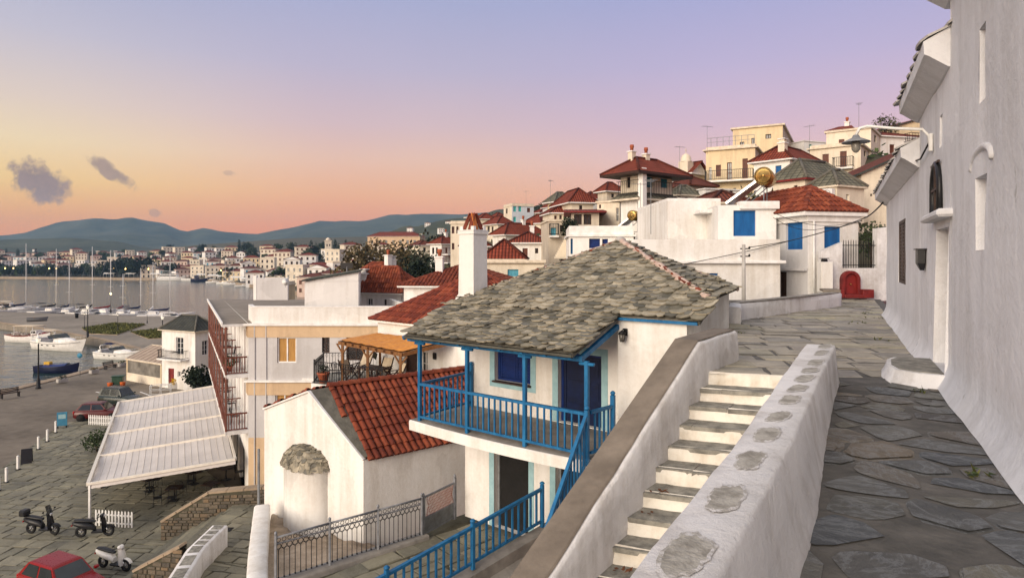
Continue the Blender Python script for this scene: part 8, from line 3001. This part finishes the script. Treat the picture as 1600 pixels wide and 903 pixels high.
for sx in (-4.6, -1, 2.6):
 for sy in (-1.6, 1.6):
  mb = MB(); mb.tube([(sx, sy, 1.4), (sx, sy, 3.6)], .06, 'white_plastic', 5); mb.build('post', t)
t = thing('trawler', 'dark blue fishing trawler moored at the far quay', 'fishing boat', far_pos(314, -14), rad(6))
mb = MB(); add_hull(mb, 12, 4, 1.8, .5, 'hull_blue', 'pine_wood', sheer=.5, stern=.8); mb.build('hull', t)
mb = MB(); mb.box((-2.5, 0, 3.0), (2.6, 2.4, 2.4), 'hull_blue', bev=.06); mb.box((-2.5, 0, 3.5), (2.64, 2.0, .6), 'white_trim'); mb.build('wheelhouse', t)
mb = MB(); mb.tube([(1.5, 0, 1.6), (1.5, 0, 6)], .08, 'pine_wood', 6); mb.build('mast', t)
for i, (u, off_, ms, a, cv, lb) in enumerate(((334, -12, 12, 10, 'white_cloth', 'small white sailing boat just right of the dark blue trawler'), (350, -10, 14, -10, 'navy_cloth', 'white yacht with tall mast at the far quay right of the trawler'),
         (362, -8, 11, 15, 'white_cloth', 'low white sailing boat at the far quay near the hotel roof line'), (381, -8, 9, 30, 'navy_cloth', 'sailing boat just above the hotel roof edge at the far quay'))):
 sail_boat(lb, far_pos(u, off_), rad(a), 9, ms, cv, group='sailing boats at the far quay', bim=None)
# quay furniture and vehicles
def street_lamp(label, loc, s_=1.0, lit='lamp_glass', group='black street lamps of the quay'):
 t = thing('street_lamp', label, 'street lamp', loc, 0, group)
 t.scale = (s_,) * 3
 mb = MB(); mb.lathe([(.26, 0), (.26, .12), (.2, .18), (.17, .9), (.11, 1.05), (.075, 1.2), (.055, 4.5), (.09, 4.55), (.05, 4.62), (.05, 4.8)], 'dark_iron', n=12); mb.build('post', t)
 mb = MB(); mb.lathe([(.13, 4.8), (.24, 5.22), (.25, 5.26)], lit, n=8); mb.build('lantern', t)
 mb = MB(); mb.lathe([(.3, 5.26), (.2, 5.4), (.06, 5.5), (.03, 5.62)], 'white_plastic' if s_ > .9 else 'dark_iron', n=8); mb.build('cap', t)
 return t
street_lamp('tall black street lamp standing at the water edge beside the wooden boat', G(60, 607, ZG), 1.0)
street_lamp('tall black street lamp on the pier between the two lawns and the motor boats', G(137, 527, ZG), 1.02)
street_lamp('glowing yellow street lamp at the far side of the pier', G(173, 489, ZG), .95, 'lamp_lit')
street_lamp('short black lamp post at the edge of the first lawn', G(132, 515, ZG), .6)
street_lamp('short black lamp post between the two lawns', G(184, 518, ZG), .62)
street_lamp('short lamp post behind the second lawn', G(230, 505, ZG), .55)
street_lamp('tall black street lamp partly hidden by the quay house', G(254, 549, ZG), .98)
def bench(label, loc, rz):
 t = thing('bench', label, 'bench', loc, rz, 'dark benches on the quay')
 mb = MB()
 for k in range(4): mb.box((0, -.18 + k * .12, .45), (1.7, .09, .04), 'dark_wood')
 mb.build('seat', t)
 mb = MB()
 for k in range(3): mb.box((0, .26 + k * .03, .58 + k * .13), (1.7, .035, .09), 'dark_wood')
 mb.build('backrest', t)
 for sx in (-.7, .7):
  mb = MB(); mb.box((sx, 0, .22), (.06, .45, .44), 'dark_iron'); mb.bar((sx, .24, .44), (sx, .34, .92), .05, .05, 'dark_iron'); mb.build('leg', t)
bench('dark slatted bench on the quay kerb nearest the camera', G(16, 621, ZG + .12), rad(60))
bench('dark slatted bench on the quay between two flower planters', G(172, 576, ZG + .12), rad(80))
def planter(label, loc, rz, seed, m='leaf_green', w=1.0):
 t = thing('planter', label, 'planter', loc, rz, 'stone planters on the quay')
 mb = MB(); mb.box((0, 0, .2), (w, .5, .4), 'pale_concrete', bev=.04); mb.build('trough', t)
 crown_mb([(-w * .2, 0, .5, .3, .7), (w * .2, 0, .5, .28, .7)], 130, .15, m, seed).build('foliage', t)
planter('pale planter with a dark bush on the quay edge, nearest of three', G(97, 597, ZG + .12), rad(60), 3, 'leaf_dark')
planter('pale planter with low flowers on the quay, second from the lamp', G(147, 583, ZG + .12), rad(70), 4, 'leaf_brown')
planter('pale planter beside the far quay bench', G(191, 572, ZG + .12), rad(80), 5)
t = thing('round_sign', 'round sign on a thin pole at the quay edge near the wooden boat', 'sign', G(125, 588, ZG + .12))
mb = MB(); mb.tube([(0, 0, 0), (0, 0, 2.5)], .035, 'grey_iron', 8); mb.build('pole', t)
mb = MB(); mb.tube([(0, -.04, 2.4), (0, -.06, 2.4)], .3, 'sign_blue', 16); mb.build('disc', t)
t = thing('bin_cart', 'green bin cart with orange buckets standing on the quay road', 'cart', G(184, 604, ZG), rad(20))
mb = MB(); mb.box((0, 0, .65), (1.0, .8, .85), 'green_plastic', bev=.05); mb.build('bin', t)
mb = MB(); mb.box((.05, 0, 1.14), (1.25, .9, .1), 'green_plastic', bev=.03); mb.build('lid', t)
for sx in (-.62, .55):
 mb = MB(); mb.lathe([(.2, 0), (.28, .5), (.28, .55)], 'orange_plastic', (sx, -.45, 0), 12); mb.build('bucket', t)
t = thing('white_rack', 'white metal stacking rack beside the quay house flower bed', 'rack', G(251, 618, ZG), rad(20))
mb = MB()
for x in (-.9, 0, .9):
 for y in (-.35, .35): mb.box((x, y, .55), (.06, .06, 1.1), 'white_plastic')
for z in (.1, .6, 1.08):
 for y in (-.35, .35): mb.box((0, y, z), (1.86, .05, .05), 'white_plastic')
 for x in (-.9, 0, .9): mb.box((x, 0, z), (.05, .66, .05), 'white_plastic')
mb.build('frame', t)
t = thing('display_sign', 'blue free standing display sign at the far corner of the paved square', 'sign', G(97, 669, ZG), rad(25))
mb = MB(); mb.box((0, 0, .75), (.7, .06, 1.1), 'sign_blue', bev=.01); mb.box((0, -.035, .95), (.5, .01, .35), 'pale_blue'); mb.build('board', t)
for sx in (-.3, .3):
 mb = MB(); mb.box((sx, 0, .1), (.05, .35, .2), 'dark_iron'); mb.build('foot', t)
t = thing('menu_board', 'black folding menu board among the white posts of the square', 'sign', G(42, 724, ZG), rad(30))
for sg in (-1, 1):
 mb = MB(); mb.box((0, sg * .16, .5), (.6, .03, 1.0), 'black_plastic', ax=(V(1, 0, 0), V(0, math.cos(.25), sg * math.sin(.25)), V(0, -sg * math.sin(.25), math.cos(.25)))); mb.build('panel', t)
pp = [(-2, 768), (10, 755), (28, 735), (60, 703), (74, 691), (87, 677)]
b0 = thing('bollard', 'white post, nearest to the camera along the edge of the paved square', 'post', G(*pp[0], ZG), 0, 'white posts along the paved square')
mb = MB(); mb.box((0, 0, .45), (.13, .13, .9), 'white_plastic', bev=.015); mb.box((0, 0, .06), (.2, .2, .12), 'dark_iron', bev=.01); mb.build('shaft', b0)
mb = MB(); mb.lathe([(.08, .9), (.09, .93), (.02, .98)], 'white_plastic', n=8); mb.build('cap', b0)
km = kidmap()
for i, (u, v) in enumerate(pp[1:]):
 _dup(b0, km, G(u, v, ZG), 0, f'white post, {ordinal(i + 2)} from the camera along the edge of the paved square', 'white posts along the paved square', None)
def picket(label, a, c):
 t = thing('picket_fence', label, 'fence', a, math.atan2((c - a).y, (c - a).x), 'white picket fences by the awning')
 L = (c - a).length
 mb = MB()
 n = int(L / .17)
 for k in range(n + 1):
  x = L * k / n
  mb.box((x, 0, .42), (.085, .025, .8), 'white_plastic')
  mb.poly([V(x - .042, -.0125, .82), V(x + .042, -.0125, .82), V(x, -.0125, .89)], 'white_plastic')
 mb.build('pickets', t)
 mb = MB()
 for z in (.22, .62): mb.box((L / 2, .03, z), (L, .03, .08), 'white_plastic')
 mb.build('rail', t)
picket('white picket fence at the camera side leg of the awning', G(150, 822, ZG), G(206, 826, ZG))
picket('white picket fence between the parked cars and the awning', G(139, 664, ZG), G(176, 666, ZG))
tree('shrub', 'bushy green shrub against the outer awning leg', G(152, 706, ZG), 1.7, 1.0, 900, .13, 'leaf_green', 31, .8, cat='shrub', trunkf=.2)
def car(label, loc, rz, m, suv=False, extra=None):
 t = thing('car', label, 'car', loc, rz, 'cars parked by the square')
 L, w = (3.9, .84) if suv else (3.75, .81)
 bz, rzf = (1.0, 1.68) if suv else (.88, 1.44)
 st = [(1.0, .72, .34, .52), (.955, .92, .24, .68), (.70, 1.0, .22, bz - .12), (.42, 1.0, .2, bz - .02), (.0, 1.0, .2, bz), (-.55, 1.0, .2, bz + .02), (-.90, .97, .24, bz + .0), (-.985, .90, .3, bz - .12), (-1.0, .80, .36, .6)]
 mb = MB()
 rows = []
 for (f, wf, z0, z1) in st:
  x, ww = f * L / 2, w * wf
  zm = z0 + (z1 - z0) * .55
  rows.append([V(x, -ww * .86, z0), V(x, -ww, z0 + .12), V(x, -ww * 1.01, zm), V(x, -ww * .95, z1 - .03), V(x, -ww * .86, z1 + .01), V(x, 0, z1 + .035), V(x, ww * .86, z1 + .01), V(x, ww * .95, z1 - .03), V(x, ww * 1.01, zm), V(x, ww, z0 + .12), V(x, ww * .86, z0)])
 mb.grid(rows, m, closed=True)
 mb.poly(rows[0], m); mb.poly(rows[-1][::-1], m)
 body = mb.build('body', t)
 mb = MB()     # cabin
 fb, ft, rt_, rb = (.40, .10, -.66, -.93) if not suv else (.36, .12, -.80, -.95)
 wb, wt = w * .90, w * .70
 def sec(q):
  xb0, xt0 = fb * L / 2, ft * L / 2
  xb1, xt1 = rb * L / 2, rt_ * L / 2
  return V(xb0 + (xt0 - xb0) * q, wb + (wt - wb) * q, bz + (rzf - bz) * q), V(xb1 + (xt1 - xb1) * q, wb + (wt - wb) * q, bz + (rzf - bz) * q)
 rings = []
 for q in (0, .5, .88, .97, 1.0):
  a, c = sec(q)
  ins = .0 if q < .97 else (.02 if q < 1 else .08)
  rings.append([V(a.x - ins, -a.y + ins, a.z), V(a.x - ins + .05 * 0, 0, a.z + .01), V(a.x - ins, a.y - ins, a.z), V(c.x + ins, c.y - ins, c.z), V(c.x + ins, 0, c.z + .01), V(c.x + ins, -c.y + ins, c.z)])
 mb.grid(rings, m, closed=True, smooth=False)
 mb.poly([p + V(0, 0, .005) for p in rings[-1]], m)
 mb.build('roof', t)
 def pane(p, name='window'):
  k = MB()
  ctr = sum(p, V(0, 0, 0)) / len(p)
  n = (p[1] - p[0]).cross(p[2] - p[1]).normalized()
  if n.dot(ctr - V(-.3, 0, bz)) < 0: n = -n
  k.poly([q + n * .012 for q in p], 'car_glass')
  for i in range(len(p)):
   a, c = p[i], p[(i + 1) % len(p)]
   k.poly([a + n * .012, c + n * .012, c - n * .01, a - n * .01], 'black_plastic')
  return k.build(name, t)
 lo, hi = .10, .86
 a0, c0 = sec(lo); a1, c1 = sec(hi)
 for sg in (-1, 1):
  mid0, mid1 = a0.lerp(c0, .5), a1.lerp(c1, .5)
  S = lambda p: V(p.x, p.y * sg, p.z)
  pane([S(a0.lerp(c0, .07)), S(a0.lerp(c0, .48)), S(a1.lerp(c1, .47)), S(a1.lerp(c1, .05))])
  pane([S(a0.lerp(c0, .52)), S(a0.lerp(c0, .92)), S(a1.lerp(c1, .93)), S(a1.lerp(c1, .53))])
 pane([V(a0.x, -a0.y * .9, a0.z), V(a0.x, a0.y * .9, a0.z), V(a1.x, a1.y * .9, a1.z), V(a1.x, -a1.y * .9, a1.z)], 'windscreen')
 pane([V(c0.x, -c0.y * .9, c0.z), V(c0.x, c0.y * .9, c0.z), V(c1.x, c1.y * .9, c1.z), V(c1.x, -c1.y * .9, c1.z)], 'rear_window')
 for sx in (.62, -.66):
  for sg in (-1, 1):
   k = MB(); x = sx * L / 2
   k.ring((x, sg * (w - .09), .30), (0, 1, 0), .22, .085, 'rubber', 20, 8, 1.1)
   wh = k.build('wheel', t)
   k = MB(); k.tube([(x, sg * (w - .12), .30), (x, sg * (w - .03), .30)], .18, 'steel', 14)
   for j in range(5):
    a = 2 * math.pi * j / 5; k.box((x + .1 * math.cos(a), sg * (w - .025), .3 + .1 * math.sin(a)), (.06, .01, .06), 'black_plastic')
   k.build('rim', wh)
   k = MB(); k.tube([(x, sg * (w - .2), .32), (x, sg * (w + .012), .32)], .335, 'black_hole', 18); k.build('wheel_arch', t)
 for sg in (-1, 1):
  k = MB(); k.box((L / 2 * .955, sg * w * .66, .60), (.16, .32, .15), 'headlight', bev=.03); k.build('headlight', t)
  k = MB(); k.box((-L / 2 * .975, sg * w * .76, .74), (.12, .18, .26), 'tail_red', bev=.03); k.build('tail_light', t)
  k = MB(); k.box((fb * L / 2 - .12, sg * (w + .09), bz + .08), (.14, .18, .12), m, bev=.03); k.build('mirror', t)
 k = MB(); k.box((L / 2 - .0, 0, .40), (.1, w * 1.5, .16), 'black_plastic', bev=.03); k.build('bumper', t)
 k = MB(); k.box((-L / 2 + .0, 0, .42), (.1, w * 1.5, .16), 'black_plastic', bev=.03); k.build('bumper', t)
 if suv:
  k = MB(); k.ring((-L / 2 - .14, .1, .85), (1, 0, 0), .24, .09, 'rubber', 18, 8); k.tube([(-L / 2 - .05, .1, .85), (-L / 2 - .16, .1, .85)], .18, 'black_plastic', 14); k.build('spare_wheel', t)
  k = MB()
  for sg in (-1, 1): k.bar((ft * L / 2 - .1, sg * wt * .85, rzf + .06), (rt_ * L / 2 + .1, sg * wt * .85, rzf + .06), .04, .04, 'black_plastic')
  k.build('roof_rack', t)
 return t
c = car('bright red small car parked on the paving in front of the white scooter', (-18.0, 25.7, ZG + .06), rad(-24), 'red_paint')
car('dark red hatchback parked by the picket fence', P(158, 645, 54.5).xy.to_3d() + V(0, 0, ZG + .01), rad(10), 'car_red')
car('dark green off road car parked behind the dark red hatchback', P(190, 632, 59.5).xy.to_3d() + V(0, 0, ZG + .01), rad(-12), 'car_green', True)
def scooter(label, loc, rz, m='black_plastic', seat='black_plastic', box=False, shield=True):
 t = thing('scooter', label, 'scooter', loc, rz, 'scooters parked on the square')
 for x in (.66, -.60):
  k = MB(); k.ring((x, 0, .27), (0, 1, 0), .20, .07, 'rubber', 20, 8, .9); wh = k.build('wheel', t)
  k = MB(); k.tube([(x, -.05, .27), (x, .05, .27)], .05, 'steel', 10)
  for j in range(5):
   a = 2 * math.pi * j / 5; k.bar((x, 0, .27), (x + .17 * math.cos(a), 0, .27 + .17 * math.sin(a)), .03, .03, 'steel', up=(0, 1, 0))
  k.build('rim', wh)
 def loft(secs, name, mm):
  k = MB()
  rows = [[V(x, w * math.cos(q), z + h * math.sin(q)) for q in [2 * math.pi * j / 10 for j in range(10)]] for x, z, w, h in secs]
  k.grid(rows, mm, closed=True); k.poly(rows[0][::-1], mm); k.poly(rows[-1], mm)
  return k.build(name, t)
 loft([(-.98, .72, .05, .04), (-.85, .68, .14, .12), (-.5, .60, .19, .17), (-.1, .52, .17, .17), (.05, .40, .13, .12)], 'body', m)
 loft([(-.88, .84, .10, .05), (-.6, .84, .15, .07), (-.2, .79, .14, .07), (.06, .75, .08, .05)], 'seat', seat)
 k = MB(); k.box((.2, 0, .27), (.55, .36, .10), 'black_plastic', bev=.03); k.build('footboard', t)
 k = MB()
 rows = [[V(x + bx, -w, z), V(x + bx + .06, -w * .5, z), V(x + bx + .08, 0, z), V(x + bx + .06, w * .5, z), V(x + bx, w, z)] for x, z, w, bx in ((.50, .26, .17, 0), (.46, .55, .20, .02), (.40, .82, .16, .04), (.34, 1.0, .12, .04))]
 k.grid(rows, m); k.grid([[p - V(.05, 0, 0) for p in r_] for r_ in rows], m)
 k.build('leg_shield', t)
 k = MB(); k.grid([[V(.66 + .32 * math.cos(q), y, .27 + .30 * math.sin(q)) for y in (-.08, 0, .08)] for q in [rad(25 + 18 * j) for j in range(8)]], m); k.build('front_mudguard', t)
 k = MB(); k.tube([(.66, -.09, .27), (.60, -.08, .45)], .025, 'steel', 6); k.tube([(.66, .09, .27), (.60, .08, .45)], .025, 'steel', 6); k.tube([(.58, 0, .45), (.36, 0, 1.02)], .03, 'steel', 8); k.build('fork', t)
 k = MB(); k.tube([(.26, -.34, 1.02), (.34, -.12, 1.02), (.36, 0, 1.0), (.34, .12, 1.02), (.26, .34, 1.02)], .02, 'black_plastic', 8)
 k.box((.37, 0, 1.02), (.18, .28, .16), m, bev=.05); hb = k.build('handlebar', t)
 for sg in (-1, 1):
  k = MB(); k.tube([(.33, sg * .26, 1.03), (.36, sg * .33, 1.18)], .008, 'black_plastic', 5); k.box((.36, sg * .35, 1.20), (.03, .12, .08), 'black_plastic', bev=.012); k.build('mirror', hb)
 k = MB(); k.lathe([(.075, 0), (.07, .04), (.02, .06)], 'headlight', n=12); hl = k.build('headlight', t); hl.location = (.46, 0, 1.0); hl.rotation_euler = (0, rad(90), 0)
 if shield:
  k = MB(); k.grid([[V(.42, -.17, 1.06), V(.46, 0, 1.06), V(.42, .17, 1.06)], [V(.28, -.15, 1.42), V(.31, 0, 1.45), V(.28, .15, 1.42)]], 'car_glass'); k.build('windshield', t)
 if box:
  k = MB(); k.box((-.95, 0, 1.02), (.38, .42, .32), 'black_plastic', bev=.07); k.build('top_box', t)
 k = MB(); k.tube([(-.6, .14, .27), (-.3, .15, .36)], .05, 'steel', 8); k.build('exhaust', t)
 k = MB(); k.box((-.99, 0, .60), (.04, .16, .08), 'tail_red', bev=.015); k.build('tail_light', t)
 return t
scooter('black scooter with top box, parked alone on the paving left of the awning leg', G(66, 834, ZG + .055), rad(-6), 'black_plastic', box=True)
scooter('black scooter parked against the awning leg and picket fence', G(147, 838, ZG + .055), rad(8), 'black_plastic', shield=False)
scooter('cream white scooter with black seat parked behind the bright red car', G(178, 889, ZG + .055), rad(-16), 'hull_white', shield=False)
ch0 = iron_chair('cafe_chair', 'dark cafe chair under the awning, nearest the camera side leg', (-19.5, 35.2, ZG + .05), rad(30), 'cafe chairs under the awning')
tb0 = thing('cafe_table', 'square dark cafe table under the awning, closest to its open camera side', 'table', (-19.0, 36.0, ZG + .05), rad(10), 'cafe tables under the awning')
mb = MB(); mb.box((0, 0, .73), (.8, .8, .04), 'dark_wood', bev=.01); mb.build('table_top', tb0)
mb = MB(); mb.tube([(0, 0, 0), (0, 0, .72)], .035, 'dark_iron', 8); mb.box((0, 0, .02), (.45, .45, .04), 'dark_iron', bev=.01); mb.build('leg', tb0)
km = kidmap()
i = 1; j = 1
for (tx_, ty_) in ((-19, 36.0), (-17.2, 36.6), (-21.2, 37.4), (-19.2, 38.6), (-17.6, 39.4), (-22.8, 40.2), (-20.6, 41.2)):
 if (tx_, ty_) != (-19, 36.0):
  j += 1
  _dup(tb0, km, (tx_, ty_, ZG + .05), R.uniform(0, 1.5), f'dark cafe table under the awning, {ordinal(j)} counting from its open camera side', 'cafe tables under the awning', None)
 for a in (20, 200) if ty_ < 39 else (110,):
  i += 1
  q = rad(a + R.uniform(-25, 25))
  _dup(ch0, km, (tx_ - .75 * math.cos(q + 1.57), ty_ - .75 * math.sin(q + 1.57), ZG + .05), q, f'dark cafe chair under the awning, {ordinal(i)} counting from its open camera side', 'cafe chairs under the awning', None)
kk = 0
for lv in (4.30, 7.35):
 for s_ in (1.6, 5.2, 9.0, 12.6):
  kk += 1
  q = HO.M @ (ld * s_ + ln * .55 + V(0, 0, lv))
  _dup(ch0, km, q, rad(60 + 40 * kk), f'dark chair on the {"lower" if lv < 5 else "upper"} hotel balcony, {ordinal((kk - 1) % 4 + 1)} from the corner', 'chairs on the hotel balconies', None)
t = thing('balcony_plant', 'potted green plant on the upper hotel balcony near its corner', 'plant', HO.M @ (ld * 1.2 + ln * .85 + V(0, 0, 7.36)))
mb = MB(); mb.lathe([(.12, 0), (.17, .28), (.15, .28)], 'terracotta', n=10); mb.build('pot', t)
crown_mb([(0, 0, .55, .32, 1)], 150, .12, 'leaf_green', 9).build('foliage', t)
t = thing('litter_bin', 'dark litter bin at the edge of the first lawn on the pier', 'bin', G(120, 497, ZG))
mb = MB(); mb.lathe([(.3, 0), (.36, .9), (.38, .95)], 'dark_iron', n=12); mb.build('body', t)
mb = MB(); mb.lathe([(.38, .95), (.3, 1.1), (.05, 1.15)], 'dark_iron', n=12); mb.build('lid', t)
t = thing('dinghy', 'upturned grey dinghy lying on the pier beside the fishing boat', 'dinghy', G(58, 500, ZG + .3), rad(30))
mb = MB(); add_hull(mb, 3.6, 1.5, .5, .3, 'grey_paint', 'dark_cloth'); mb.build('hull', t)
mb = MB(); mb.box((-.5, 0, .55), (.25, 1.3, .05), 'pine_wood'); mb.build('thwart', t)
# evening air
m, k = newmat('haze')
pv = k.n('ShaderNodeVolumePrincipled', i_Color=(.34, .60, .90, 1), i_Density=.00014, i_Anisotropy=.0)
k.n('ShaderNodeOutputMaterial', i_Volume=pv.outputs[0])
mb = MB()
x0, x1, y0, y1, z0, z1 = -3400, 1500, -80, 3300, -18, 215
mb.box(((x0 + x1) / 2, (y0 + y1) / 2, (z0 + z1) / 2), (x1 - x0, y1 - y0, z1 - z0), 'haze')
mb.build('haze', kind='stuff')
print('objects', len(bpy.data.objects))
